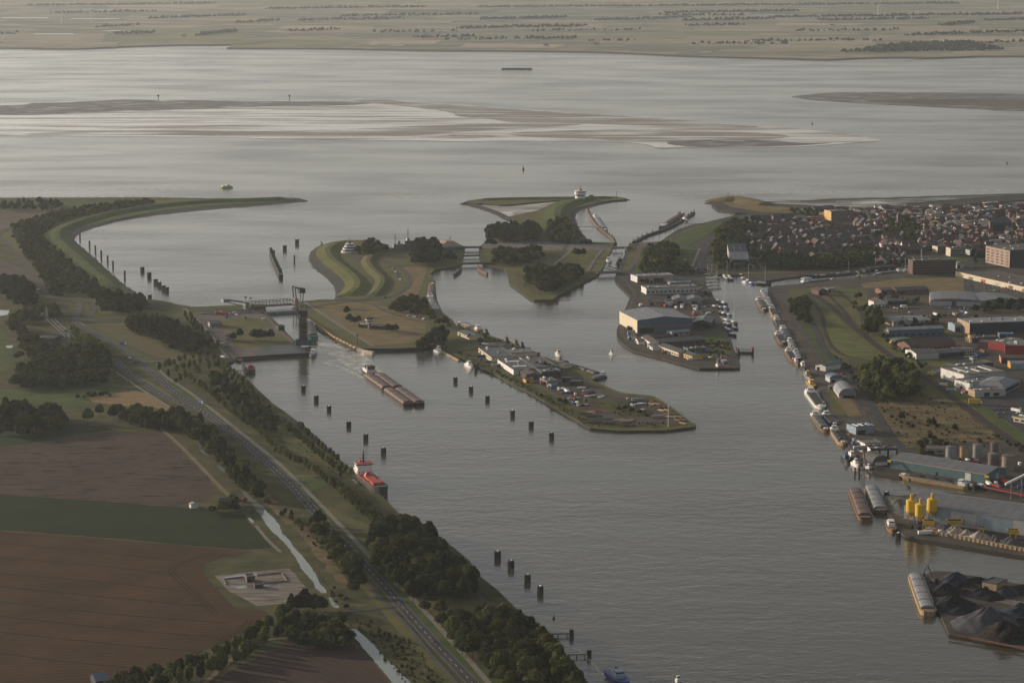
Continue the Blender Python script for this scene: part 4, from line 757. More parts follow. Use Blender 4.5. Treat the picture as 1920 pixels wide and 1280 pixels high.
wood(BL, [(1210, 468), (1225, 456), (1270, 460), (1270, 480), (1250, 492), (1205, 500)], 9.5, (9, 13), 50, ['dark', 'broad'], ['round', 'loose'], 'tree in the square wood right of the small lock', 'square wood by the small lock', .8)
wood(BL, [(1197, 498), (1250, 494), (1292, 494), (1292, 508), (1200, 510)], 12, (8, 11), 51, ['dark'], ['round'], 'tree in the hedge row above the white canopy shed', 'hedge above the white shed', .8)
LONE(BL, [(1203, 530), (1212, 534), (1222, 533), (1254, 563), (1322, 558), (1330, 560), (1315, 562)], (6, 9), ['dark'], ['round', 'loose'], 'small dark tree between the quay sheds', 'trees between the quay sheds')
LONE('shrub', [(1035, 757), (1050, 755), (1060, 757), (1160, 770), (1172, 768), (1184, 772), (1200, 776), (1212, 782)], (5, 7), ['dark', 'broad'], ['bush'], 'dark shrub mound on the bare end of the peninsula', 'shrub mounds of the peninsula', cat='shrub')
LONE(BL, [(1006, 690), (1014, 692), (1022, 693), (1030, 695), (1040, 698), (900, 646), (912, 650), (880, 636)], (6, 9), ['dark', 'broad'], ['round'], 'small tree standing by the long sheds of the peninsula', 'trees by the peninsula sheds')
# east bank
wood(BL, [(1478, 562), (1500, 552), (1518, 558), (1522, 580), (1518, 602), (1500, 598), (1482, 580)], 11, (9, 13), 52, ['olive', 'broad'], ['round', 'loose'], 'tree in the grove beside the moored barges', 'grove beside the moored barges', 1.0)
wood(BL, [(1615, 692), (1640, 678), (1690, 680), (1722, 705), (1724, 735), (1690, 742), (1650, 742), (1620, 720)], 9, (10, 16), 53, ['dark', 'broad', 'olive'], ['round', 'loose'], 'tall tree in the grove left of the railway', 'grove left of the railway', 1.2)
wood(BL, [(1618, 600), (1632, 585), (1650, 588), (1655, 608), (1640, 620), (1622, 616)], 11, (12, 18), 54, ['dark', 'broad'], ['tall', 'round'], 'tall tree by the railway fan', 'trees by the railway fan', 1.0)
LONE(BL, [(1605, 562), (1612, 560), (1700, 622), (1745, 628), (1830, 600), (1750, 605), (1760, 600), (1790, 808), (1750, 800), (1742, 798), (1690, 790), (1684, 685), (1694, 690)], (6, 10), ['dark', 'broad'], ['round'], 'single tree on the industrial bank near the railway', 'single trees near the railway')
wood(BL, [(1818, 572), (1850, 568), (1920, 560), (1940, 575), (1830, 580)], 11, (8, 11), 55, ['dark'], ['round'], 'dark tree in the hedge before the pale curved hall', 'hedge before the curved hall', .8)
wood('shrub', [(1715, 838), (1735, 818), (1765, 815), (1785, 830), (1770, 845), (1730, 848)], 9, (5, 8), 56, ['dark', 'broad'], ['bush', 'loose'], 'shrub left of the grey storage tanks', 'shrubs by the storage tanks', cat='shrub')
wood('shrub', [(1650, 760), (1700, 758), (1740, 790), (1800, 800), (1860, 830), (1830, 838), (1770, 812), (1700, 800), (1660, 785)], 16, (2.5, 5), 57, ['dark', 'broad'], ['bush'], 'low dark shrub scattered over the dry wasteland', 'shrubs of the dry wasteland', .8, cat='shrub')
DEFER.sort(key=lambda a: -(a[3] / hypot(a[1], a[2])))
for i, a in enumerate(DEFER[:290]): put_tree(*a[:9], random.Random(i), cat='tree')
_gr = {}
for a in DEFER[290:]: _gr.setdefault((a[7], a[5]), []).append(a)
for k_, (key, L) in enumerate(_gr.items()):
    mass('woodland', [(a[1], a[2], a[3]) for a in L], sorted({a[4] for a in L}), key[1], .8 if L[0][8] < 1.2 else 1.1, seed=100 + k_)
# ---- far-off woods that read as one mass each
mass('woodland', fill([(22, 425), (60, 408), (110, 396), (200, 382), (285, 372), (287, 378), (230, 390), (150, 402), (105, 418), (80, 438), (92, 455), (120, 480), (160, 512), (200, 545), (250, 560), (275, 570), (276, 580), (240, 582), (190, 575), (185, 565), (160, 548), (110, 552), (92, 548), (85, 530), (60, 495), (42, 465), (25, 445)], 9.5, (5, 10), 61), ['round', 'loose', 'bush'], 'broad', .35, seed=1)
mass('woodland', fill([(185, 560), (200, 552), (225, 550), (265, 556), (274, 572), (248, 580), (190, 578)], 11, (10, 14), 62), ['round'], 'dark', .6, seed=2)
mass('woodland', fill([(25, 710), (30, 690), (60, 670), (120, 650), (180, 650), (205, 672), (200, 712), (120, 718), (30, 722)], 9.5, (10, 15), 63), ['round', 'loose'], 'dark', .6, seed=3)
mass('woodland', fill([(20, 590), (40, 582), (112, 570), (113, 590), (60, 598), (36, 600), (50, 625), (120, 655), (150, 660), (110, 660), (60, 668), (30, 665), (22, 630)], 12, (9, 13), 64), ['round', 'loose'], 'olive', .5, seed=4)
mass('woodland', fill([(115, 612), (145, 618), (200, 650), (205, 670), (160, 655), (130, 635)], 11, (7, 10), 65), ['round', 'loose'], 'olive', .5, seed=5)
mass('woodland', fill([(238, 600), (262, 595), (310, 600), (352, 612), (398, 648), (380, 655), (330, 657), (318, 650), (298, 632), (270, 626), (240, 620)], 9, (8, 12), 66), ['round', 'loose'], 'dark', .6, seed=6)
mass('woodland', fill([(232, 598), (262, 588), (305, 590), (330, 600), (300, 604), (240, 606)], 9, (7, 9), 67), ['tall', 'loose'], 'young', .5, seed=7)
mass('woodland', fill([(0, 520), (40, 516), (55, 530), (70, 548), (70, 568), (30, 566), (0, 545)], 12, (11, 15), 68), ['round'], 'dark', .6, seed=8)
mass('woodland', fill([(0, 378), (60, 376), (130, 378), (90, 392), (60, 388), (0, 390)], 15, (9, 13), 69), ['tall', 'round'], 'dark', .5, seed=9)
mass('woodland', fill([(1338, 470), (1352, 440), (1375, 412), (1400, 405), (1440, 420), (1410, 440), (1400, 470), (1440, 470), (1480, 480), (1600, 488), (1610, 498), (1500, 500), (1370, 500), (1345, 498)], 11, (8, 12), 70), ['round', 'loose'], 'dark', .5, seed=10)
mass('woodland', fill([(1342, 430), (1370, 412), (1400, 412), (1390, 440), (1375, 470), (1362, 500), (1340, 505), (1330, 480)], 11, (7, 11), 71), ['round', 'loose'], 'broad', .5, seed=11)
mass('woodland', fill([(1480, 390), (1530, 392), (1560, 398), (1530, 405), (1490, 402)], 14, (7, 10), 73), ['round'], 'dark', .5, seed=12)
# far shore: hedges, avenues and woods
def hedge(lines, h, step, seed, z=3.0):
    r = random.Random(seed); out = []
    for a, b, ya, yb, th in lines:
        A = P(a, ya, z); B = P(b, yb, z); L = hypot(B[0]-A[0], B[1]-A[1]); n_ = max(2, int(L / step))
        for i in range(n_):
            for k in range(th):
                if r.random() < .12: continue
                out.append((A[0] + (B[0]-A[0]) * i / n_ + r.uniform(-12, 12), A[1] + (B[1]-A[1]) * i / n_ + k * 26 + 22 * sin(i * .11 + a) + r.uniform(-26, 26), h * r.uniform(.4, 1.2)))
    return out
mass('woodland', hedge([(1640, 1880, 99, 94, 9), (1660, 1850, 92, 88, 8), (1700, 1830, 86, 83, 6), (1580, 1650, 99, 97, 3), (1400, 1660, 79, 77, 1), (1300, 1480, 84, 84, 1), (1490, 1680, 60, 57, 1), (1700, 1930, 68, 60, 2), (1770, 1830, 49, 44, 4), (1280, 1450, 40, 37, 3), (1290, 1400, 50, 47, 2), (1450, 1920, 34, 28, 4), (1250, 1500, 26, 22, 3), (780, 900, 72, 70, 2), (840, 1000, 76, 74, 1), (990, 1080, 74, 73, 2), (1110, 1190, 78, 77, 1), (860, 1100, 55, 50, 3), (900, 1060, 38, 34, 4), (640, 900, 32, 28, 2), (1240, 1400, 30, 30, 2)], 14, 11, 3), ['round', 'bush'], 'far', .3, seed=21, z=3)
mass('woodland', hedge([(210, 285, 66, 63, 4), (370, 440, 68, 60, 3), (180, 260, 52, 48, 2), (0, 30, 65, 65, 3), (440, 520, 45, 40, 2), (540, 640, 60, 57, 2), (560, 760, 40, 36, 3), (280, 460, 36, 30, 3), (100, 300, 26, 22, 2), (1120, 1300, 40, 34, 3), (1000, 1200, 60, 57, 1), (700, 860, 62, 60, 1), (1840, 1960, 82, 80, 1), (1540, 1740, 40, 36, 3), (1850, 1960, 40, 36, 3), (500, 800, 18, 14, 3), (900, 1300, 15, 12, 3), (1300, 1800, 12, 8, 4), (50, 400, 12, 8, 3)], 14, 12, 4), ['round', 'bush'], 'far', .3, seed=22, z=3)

wood('shrub', [(830, 646), (870, 664), (905, 682), (932, 694), (967, 713), (1002, 730), (1042, 753), (1072, 769), (1108, 793), (1100, 797), (1062, 772), (1028, 752), (985, 729), (945, 708), (912, 690), (870, 670)], 8, (1.6, 3.6), 80, ['broad', 'dark', 'olive'], ['bush'], 'green bush on the near grass bank of the peninsula', 'bushes on the near bank of the peninsula', .8, cat='shrub')
mass('undergrowth', fill([(630, 1145), (700, 1165), (780, 1200), (860, 1300), (800, 1320), (730, 1250), (680, 1190)], 7, (1.2, 2.8), 82) + fill([(560, 905), (600, 950), (640, 1000), (700, 1070), (680, 1070), (620, 1010), (570, 945)], 9, (1, 2), 83) + fill([(1640, 745), (1740, 735), (1850, 800), (1880, 828), (1700, 842)], 13, (1.2, 3), 84), ['bush'], 'broad', .4, 'low undergrowth on the rough ground', seed=52)
mass('undergrowth', fill([(370, 690), (440, 720), (560, 800), (660, 890), (640, 895), (540, 850), (450, 790), (380, 730)], 12, (1, 2.2), 85) + fill([(150, 640), (210, 690), (260, 715), (200, 712), (150, 690)], 10, (1, 3), 86), ['bush'], 'olive', .4, 'scrub between the canal tree rows', seed=53)

mass('woodland', fill([(1655, 622), (1700, 648), (1745, 690), (1735, 694), (1690, 662), (1650, 632)], 9, (3, 6), 91) + fill([(1668, 596), (1700, 600), (1760, 596), (1765, 604), (1700, 612), (1672, 606)], 11, (6, 10), 92) + fill([(1860, 806), (1960, 852), (1960, 866), (1880, 830)], 9, (3, 6), 93) + fill([(1640, 548), (1700, 556), (1735, 566), (1650, 570)], 14, (4, 8), 94) + fill([(1592, 560), (1640, 572), (1640, 590), (1600, 575)], 12, (4, 9), 95) + fill([(1780, 606), (1850, 604), (1860, 612), (1790, 616)], 10, (5, 8), 96) + fill([(1560, 660), (1610, 700), (1650, 760), (1620, 740), (1580, 690)], 9, (2, 5), 97), ['round', 'bush', 'loose'], 'dark', .5, 'dark trees and scrub scattered over the industrial bank', seed=61)
mass('woodland', fill([(1430, 478), (1560, 482), (1700, 484), (1700, 494), (1560, 499), (1430, 500)], 10, (6, 10), 98) + fill([(1190, 505), (1300, 500), (1340, 506), (1340, 512), (1200, 514)], 12, (3, 6), 99) + fill([(1816, 474), (1860, 470), (1862, 486), (1820, 490)], 13, (5, 8), 101) + fill([(1326, 636), (1366, 640), (1370, 668), (1330, 668)], 10, (2, 4), 102), ['round', 'bush'], 'dark', .5, 'belt of dark trees at the foot of the town', seed=62)
mass('undergrowth', fill([(850, 650), (905, 672), (965, 704), (1035, 744), (1105, 784), (1280, 792), (1230, 801), (1115, 798), (1045, 762), (968, 716), (912, 688)], 8, (1, 2.6), 103) + fill([(860, 610), (930, 632), (1000, 662), (1060, 690), (1050, 694), (990, 668), (920, 640), (866, 620)], 8, (1.5, 4), 104) + fill([(1110, 752), (1200, 760), (1230, 780), (1150, 778)], 9, (1, 3), 105), ['bush'], 'broad', .4, 'rough scrub on the edges of the peninsula', seed=63)
# ================================================================== BUILDINGS
def pm(name, c, r=.75, v=.12, sc=.25, **k): return mat(name, c, r, v, sc, **k)
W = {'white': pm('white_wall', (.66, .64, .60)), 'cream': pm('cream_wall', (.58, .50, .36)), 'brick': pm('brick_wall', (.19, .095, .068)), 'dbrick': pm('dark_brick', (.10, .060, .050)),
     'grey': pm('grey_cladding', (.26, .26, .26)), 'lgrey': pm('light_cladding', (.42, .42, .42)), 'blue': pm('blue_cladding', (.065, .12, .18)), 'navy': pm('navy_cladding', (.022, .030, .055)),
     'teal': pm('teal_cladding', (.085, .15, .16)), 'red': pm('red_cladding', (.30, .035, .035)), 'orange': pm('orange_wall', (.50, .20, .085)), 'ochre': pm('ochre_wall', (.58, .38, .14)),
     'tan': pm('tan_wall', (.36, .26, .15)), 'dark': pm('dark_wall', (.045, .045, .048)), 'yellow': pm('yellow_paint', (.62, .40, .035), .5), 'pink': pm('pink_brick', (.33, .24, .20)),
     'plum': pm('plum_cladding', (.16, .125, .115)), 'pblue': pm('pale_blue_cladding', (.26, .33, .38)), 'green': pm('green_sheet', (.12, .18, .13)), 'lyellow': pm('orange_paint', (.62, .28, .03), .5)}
def rib(name, c, rough=.6, step=.5, rz=0):
    m, n, l, b = newmat(name); tc = n.new('ShaderNodeTexCoord'); wv = n.new('ShaderNodeTexWave'); wv.inputs['Scale'].default_value = step; wv.bands_direction = 'X'; l.new(tc.outputs['Object'], wv.inputs[0])
    f = noise(n, l, .12, 6); c1 = mixc(n, l, ramp(n, l, f, .3, .7), tuple(k * 1.15 for k in c), tuple(k * .78 for k in c))
    l.new(mixc(n, l, ramp(n, l, wv.outputs[0], .9, 1, 0, .45), c1, tuple(k * .5 for k in c)), b.inputs['Base Color']); b.inputs['Roughness'].default_value = rough; return m
R = {'tan': rib('tan_roof', (.30, .215, .155), step=.03), 'grey': rib('grey_roof', (.125, .128, .135), step=.03), 'lgrey': rib('pale_roof', (.19, .197, .21), step=.03), 'dark': rib('dark_roof', (.065, .065, .07), step=.03), 'red': rib('red_tile_roof', (.105, .050, .040), .85, .8),
     'brown': rib('brown_tile_roof', (.065, .048, .042), .85, .8), 'slate': rib('slate_roof', (.060, .062, .070), .7, .8), 'white': rib('white_roof', (.20, .205, .215), step=.03), 'blue': rib('blue_roof', (.10, .16, .22), step=.03),
     'tar': mat('tar_roof', (.085, .082, .082), .9, var=.25, scale=.08, detail=6), 'gravel': mat('gravel_roof', (.15, .14, .13), .95, var=.2, scale=.08, detail=6), 'green': rib('green_roof', (.085, .125, .085), step=.03), 'rust': rib('rust_cover', (.11, .066, .052), step=.3)}
GL = mat('window_glass', (.030, .036, .042), .12, var=.3, scale=.5, spec=.8); DK = mat('dark_opening', (.018, .018, .02), .9, var=.1)  # DK also paints the shade inside open fronts and hopper mouths
STEEL = mat('steel', (.22, .22, .23), .5, var=.2, scale=.8, metal=.3); DSTEEL = mat('dark_steel', (.040, .042, .045), .6, var=.25, scale=.6); RSTEEL = mat('rust_steel', (.15, .075, .055), .8, var=.3, scale=.5)
WP = mat('white_paint', (.72, .71, .68), .45, var=.08, scale=.4); RP = mat('red_paint', (.36, .045, .03), .5, var=.15, scale=.3); BLK = mat('black_paint', (.014, .015, .018), .45, var=.2, scale=.4)
BP = mat('blue_paint', (.03, .06, .20), .5, var=.15, scale=.4); GP = mat('green_paint', (.05, .16, .13), .5, var=.2, scale=.4); ORP = mat('orange_red_paint', (.40, .060, .022), .5, var=.15, scale=.3); TIM = mat('wet_timber', (.034, .030, .027), .85, var=.35, scale=.8)
CONC = mat('lock_concrete', (.24, .22, .19), .85, var=.25, scale=.2, detail=7)
def roof_mb(w_, d, h, kind, rh, ov=.4):
    mb = MB(); a = w_ / 2 + ov; y0, y1 = -ov, d + ov; t = .25
    if kind == 'gy':
        for s_ in (-1, 1): mb.add([(0, y0, h + rh + t), (0, y1, h + rh + t), (s_ * a, y1, h + t), (s_ * a, y0, h + t), (0, y0, h + rh), (0, y1, h + rh), (s_ * a, y1, h), (s_ * a, y0, h)], [(0, 1, 2, 3), (4, 7, 6, 5), (0, 3, 7, 4), (1, 5, 6, 2), (2, 6, 7, 3)])
    elif kind == 'gx':
        m_ = d / 2
        for ya in (y0, y1): mb.add([(-a, m_, h + rh + t), (a, m_, h + rh + t), (a, ya, h + t), (-a, ya, h + t), (-a, m_, h + rh), (a, m_, h + rh), (a, ya, h), (-a, ya, h)], [(0, 1, 2, 3), (4, 7, 6, 5), (0, 3, 7, 4), (1, 5, 6, 2), (2, 6, 7, 3)])
    elif kind == 'b':
        n_ = 10; vs = []
        for i in range(n_ + 1):
            an = pi * i / n_; x = -cos(an) * a; z = h + sin(an) * rh; vs += [(x, y0, z + .1), (x, y1, z + .1)]
        mb.add(vs, [(2*i, 2*i+2, 2*i+3, 2*i+1) for i in range(n_)]); mb.add([v for v in vs[::2]], [tuple(range(n_ + 1))]); mb.add([v for v in vs[1::2]], [tuple(range(n_, -1, -1))])
    elif kind == 'h':
        k = min(w_, d) * .35; mb.add([(-a, y0, h), (a, y0, h), (a, y1, h), (-a, y1, h), (-a + k, y0 + k, h + rh), (a - k, y0 + k, h + rh), (a - k, y1 - k, h + rh), (-a + k, y1 - k, h + rh)], [(0, 1, 5, 4), (1, 2, 6, 5), (2, 3, 7, 6), (3, 0, 4, 7), (4, 5, 6, 7)])
    else:
        mb.box(0, d / 2, h, w_ + .3, d + .3, .35)
        for x, y, lx, ly in ((0, 0, w_ + .5, .35), (0, d, w_ + .5, .35), (-w_ / 2, d / 2, .35, d - .3), (w_ / 2, d / 2, .35, d - .3)): mb.box(x, y, h + .352, lx, ly, .5)
    return mb
def wall_mb(w_, d, h, kind, rh):
    mb = MB(); mb.box(0, d / 2, -.4, w_, d, h + .4)
    if kind == 'gy':
        for y in (.003, d - .003): mb.add([(-w_/2, y, h), (w_/2, y, h), (0, y, h + rh)], [(0, 1, 2)])
    if kind == 'gx':
        for x in (-w_/2 + .003, w_/2 - .003): mb.add([(x, 0, h), (x, d, h), (x, d / 2, h + rh)], [(0, 1, 2)])
    return mb
def panel(name, face, u0, u1, z0, z1, w_, d, m, par, label=None, th=.12):
    mb = MB()
    if face == 'F': mb.box((u0 + u1) / 2 * w_ - w_ / 2, -th / 2, z0, (u1 - u0) * w_, th, z1 - z0)
    elif face == 'L': mb.box(-w_ / 2 - th / 2, (u0 + u1) / 2 * d, z0, th, (u1 - u0) * d, z1 - z0)
    elif face == 'R': mb.box(w_ / 2 + th / 2, (u0 + u1) / 2 * d, z0, th, (u1 - u0) * d, z1 - z0)
    elif face == 'T': mb.box((u0 + u1) / 2 * w_ - w_ / 2, d / 2, z0, (u1 - u0) * w_, d * .8, z1 - z0)
    o = mb.build(name, m, par)
    if label: o['label'] = label
    return o
def bld(name, label, cat, A, B, depth, h, roof='f', rh=2, wm='grey', rm='grey', ex=(), group=None, z=2.0):
    a = P(*A, z); b = P(*B, z); w_ = hypot(b[0]-a[0], b[1]-a[1]); rz = atan2(b[1]-a[1], b[0]-a[0])
    e = thing(name, label, cat, ((a[0]+b[0])/2, (a[1]+b[1])/2, z), rz, group)
    wall_mb(w_, depth, h, roof, rh).build('wall', W[wm], e)
    roof_mb(w_, depth, h, roof, rh).build('roof', R[rm], e)
    if roof == 'f' and w_ > 18 and z == 2.0:
        for i in range(2 + int(w_ / 25)): mb = MB(); mb.box(((i * .37 + .2) % .9 - .45) * w_, depth * (.25 + (i * .29) % .5), h + .36, 2.4 + i % 3, 2, 1.1 + .4 * (i % 2)); mb.build('roof_unit', STEEL if i % 2 else WP, e)
    if not ex and h >= 3.4 and z == 2.0: ex = [('door', 'F', .12, .12 + min(.3, 5 / w_), min(h * .7, 4), DK)] + ([('wins', 'F', max(2, int(w_ / 7)), h * .45, h * .7)] if w_ > 16 else [])
    for x in ex:
        k = x[0]
        if k == 'door': panel('door', x[1], x[2], x[3], 0, x[4], w_, depth, x[5], e)
        elif k == 'win': panel('window', x[1], x[2], x[3], x[4], x[5], w_, depth, GL, e)
        elif k == 'wins':      # rows of windows: face, count, z0, z1
            for i in range(x[2]): panel('window', x[1], (i + .22) / x[2], (i + .78) / x[2], x[3], x[4], w_, depth, GL, e)
        elif k == 'side': panel('sunlit_side_panel', 'L', .003, .997, 0, h - .05, w_, depth, W[x[1]], e)  # pale left walls: low sunlight put into panel colour; some are real cladding
        elif k == 'trim': panel('eave_trim', 'F', 0, 1, h - .5, h - .02, w_, depth, x[1], e, th=.3)
        elif k == 'sky':
            for i in range(x[1]):
                mb = MB(); mb.box(((i + .5) / x[1] - .5) * w_ * .9, depth * .5, h + (rh * .5 if roof != 'f' else .36), w_ * .5 / x[1] * .3, depth * .6, .5 + (rh * .5 if roof != 'f' else 0)); mb.build('skylight', WP, e)
        elif k == 'vent':
            for i in range(x[1]):
                mb = MB(); mb.box(((i * 7 % 5) / 5 - .4) * w_, depth * (.3 + .12 * (i % 4)), h + .36, 2.2, 1.8, 1.3); mb.build('roof_unit', STEEL, e)
    return e
# ---- quay peninsula with the big blue hall
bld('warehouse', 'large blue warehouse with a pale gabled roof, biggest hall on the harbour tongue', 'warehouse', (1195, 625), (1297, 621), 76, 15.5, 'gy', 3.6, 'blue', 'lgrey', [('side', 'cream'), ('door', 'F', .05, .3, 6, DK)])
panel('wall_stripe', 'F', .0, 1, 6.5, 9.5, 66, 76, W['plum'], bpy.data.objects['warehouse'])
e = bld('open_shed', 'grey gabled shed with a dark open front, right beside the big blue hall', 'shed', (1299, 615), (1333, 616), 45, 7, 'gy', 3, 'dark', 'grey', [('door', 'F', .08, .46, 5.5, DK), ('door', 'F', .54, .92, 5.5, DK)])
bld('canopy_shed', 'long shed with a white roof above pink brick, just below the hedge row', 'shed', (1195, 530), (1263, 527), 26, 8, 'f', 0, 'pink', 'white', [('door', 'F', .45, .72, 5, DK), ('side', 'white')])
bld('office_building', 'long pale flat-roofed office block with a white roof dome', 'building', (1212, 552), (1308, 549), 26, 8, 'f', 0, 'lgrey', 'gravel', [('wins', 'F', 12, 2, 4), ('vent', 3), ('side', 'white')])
bld('shed', 'low shed with a blue-grey flat roof between the two long pale buildings', 'shed', (1256, 536), (1297, 535), 14, 4, 'f', 0, 'grey', 'blue')
bld('gabled_hall', 'left one of the twin grey gabled halls above the blue warehouse', 'hall', (1262, 570), (1288, 570), 28, 5.5, 'gy', 3, 'grey', 'grey', [('door', 'F', .3, .7, 4, DK)])
bld('gabled_hall', 'right one of the twin grey gabled halls above the blue warehouse', 'hall', (1289, 570), (1316, 570), 28, 5.5, 'gy', 3, 'grey', 'grey', [('door', 'F', .3, .7, 4, DK)])
bld('shed', 'brownish flat shed left of the twin gabled halls', 'shed', (1216, 572), (1240, 573), 18, 4.5, 'f', 0, 'pink', 'tar')
bld('shed', 'small white walled shed touching the twin gabled halls', 'shed', (1241, 571), (1254, 572), 12, 5, 'gy', 1.6, 'white', 'dark')
bld('shed', 'small grey shed at the quay corner right of the office block', 'shed', (1302, 562), (1318, 563), 12, 3.5, 'f', 0, 'grey', 'tar')
for i, (px, py, c) in enumerate([(1176, 612, 'white'), (1176, 620, 'dark'), (1177, 628, 'lgrey'), (1178, 636, 'white')]):
    bld('container_stack', ['topmost', 'second', 'third', 'lowest'][i] + ' of the four block stacks left of the blue warehouse', 'container', (px, py), (px + 14, py), 9, 3.6, 'f', 0, c, 'tar' if c == 'dark' else 'lgrey')
bld('workshop', 'dark brick workshop with a long dark roof in front of the blue warehouse', 'workshop', (1240, 651), (1323, 645), 22, 5.5, 'gx', 2.5, 'dbrick', 'dark')
bld('workshop', 'low brown workshop roof directly below the blue warehouse front', 'workshop', (1214, 641), (1262, 636), 14, 4, 'gx', 2, 'dbrick', 'brown')
bld('tent_hall', 'white ribbed canopy roof leaning over the brick workshops', 'hall', (1260, 631), (1294, 628), 12, 5, 'gx', 1.2, 'grey', 'white')
bld('house', 'sunlit white gabled house at the quay road below the blue warehouse', 'house', (1203, 640), (1218, 650), 13, 5.5, 'gx', 2.8, 'white', 'brown', [('wins', 'F', 4, 1.2, 2.6)])
bld('boat_shed', 'small cream shed at the curved quay, leftmost of the sunlit row', 'shed', (1191, 640), (1197, 646), 8, 3.5, 'gy', 1.5, 'white', 'brown')
bld('boat_shed', 'small white shed between the gabled house and the long sunlit facade', 'shed', (1214, 651), (1224, 657), 9, 3.5, 'gx', 1.5, 'white', 'dark')
bld('row_building', 'long low building with a sunlit cream facade along the curved quay', 'building', (1233, 655), (1272, 669), 14, 4.8, 'gx', 2, 'cream', 'dark', [('door', 'F', .02, .12, 3.5, WP), ('wins', 'F', 9, 1.2, 2.8)])
bld('row_building', 'shorter ochre building continuing the sunlit quay facade to the right', 'building', (1273, 667), (1298, 675), 13, 4.2, 'gx', 2, 'ochre', 'dark', [('wins', 'F', 5, 1.2, 2.6)])
bld('shed', 'dark green walled shed behind the ochre quay building', 'shed', (1290, 661), (1325, 659), 14, 4, 'f', 0, 'green', 'dark')
sheet('slipway', [(1341, 664), (1366, 664), (1370, 689), (1346, 690)], 2.14, mat('slipway_rust', (.10, .065, .05), .9, var=.3, scale=.1))
# ---- east quay
bld('shed', 'white fronted shed with a dark green roof on the east quay', 'shed', (1529, 693), (1548, 696), 26, 5, 'gy', 2, 'white', 'green')
bld('shed', 'small shed with a grey-green roof right of the green roofed shed', 'shed', (1549, 688), (1563, 690), 16, 5, 'gy', 2, 'pblue', 'blue')
bld('barrel_hall', 'small hall with a blue barrel roof on the east quay', 'hall', (1556, 717), (1580, 716), 14, 4, 'b', 4, 'lgrey', 'blue')
bld('barrel_hall', 'grey barrel-roofed hangar with a yellow panel beside its door', 'hall', (1573, 746), (1605, 746), 44, 2.5, 'b', 7.5, 'lgrey', 'lgrey', [('door', 'F', .25, .95, 6, DK), ('door', 'F', .62, .82, 4.6, W['yellow'])])
bld('shed', 'pale shed touching the back of the grey barrel-roofed hangar', 'shed', (1553, 729), (1571, 731), 15, 4.5, 'f', 0, 'lgrey', 'grey')
bld('workshop', 'workshop with a blue ribbed roof and dark front, alone beside the quay road', 'workshop', (1605, 815), (1640, 812), 18, 7, 'f', 0, 'grey', 'blue', [('side', 'pblue'), ('sky', 3), ('door', 'F', .1, .5, 4, DK)])
bld('shed', 'flat grey shed above the white building with tall doors', 'shed', (1622, 839), (1653, 837), 18, 3.6, 'f', 0, 'white', 'gravel')
bld('warehouse', 'white building with three tall white doors and a dark flat roof', 'warehouse', (1632, 858), (1682, 857), 12, 8, 'f', 0, 'dark', 'tar', [('door', 'F', .05, .3, 6.5, W['white']), ('door', 'F', .38, .62, 6.5, W['white']), ('door', 'F', .7, .95, 6.5, W['white']), ('side', 'white')])
bld('barrel_hall', 'dark barrel-roofed shed at the water with a white arched front', 'hall', (1637, 873), (1667, 871), 22, 3, 'b', 6, 'dark', 'tar', [('door', 'F', .1, .9, 3.5, W['white'])])
e = bld('warehouse', 'long teal warehouse with a grey roof behind the moored coal barge', 'warehouse', (1669, 877), (1850, 906), 34, 8, 'gx', 3.4, 'teal', 'grey', [('door', 'F', .78, .84, 6.5, W['white']), ('trim', W['cream']), ('door', 'F', .48, .5, 3, DK), ('door', 'R', .42, .6, 6.5, W['pblue'])])
for u, s_ in ((.0, .035), (.955, .995)): panel('yellow_sign', 'F', u, s_, 5.2, 7.2, 103, 34, W['yellow'], e, th=.5)
bld('shed', 'weathered grey shed at the left end of the storage tanks', 'shed', (1737, 851), (1771, 852), 12, 5, 'gx', 2, 'grey', 'gravel')
bld('shed', 'white cabin between the storage tanks and the teal warehouse', 'shed', (1763, 866), (1780, 868), 6, 3, 'f', 0, 'white', 'white')
for i, (px, py, d, h) in enumerate([(1782, 863, 20, 26), (1807, 859, 17, 22), (1833, 857, 20, 24), (1864, 851, 16, 21), (1862, 875, 21, 25), (1890, 880, 26, 26)]):
    s_ = (py + 144) / 480; p = P(px, py); e = thing('storage_tank', ['tall grey storage tank, leftmost of the group', 'grey tank with a sunlit ladder side, second from the left', 'broad grey tank in the middle of the upper row', 'slim tank with a rusty rim at the back right', 'brown tank just left of the widest tank', 'widest tan storage tank, nearest to the teal warehouse'][i], 'tank', (p[0], p[1], 2), 0, 'storage tanks behind the teal warehouse')
    r_ = d / s_ / 2; hh = h / s_ * 1.02; tm = [W['grey'], W['tan'], W['grey'], W['plum'], W['plum'], pm('tank_tan', (.27, .215, .165))][i]
    mb = MB(); mb.cyl(0, 0, -.2, r_, hh + .2, 24); mb.build('tank_shell', tm, e, smooth=False)
    mb = MB(); mb.cyl(0, 0, hh, r_ * 1.03, .4, 24); mb.cyl(0, 0, hh + .4, r_ * .98, .9, 24, r_ * .1); mb.build('roof', [R['gravel'], R['rust']][i % 2], e)
    mb = MB(); mb.bar((-r_ - .3, -.6, 0), (-r_ - .3, -.6, hh), .5); mb.build('ladder', STEEL, e)
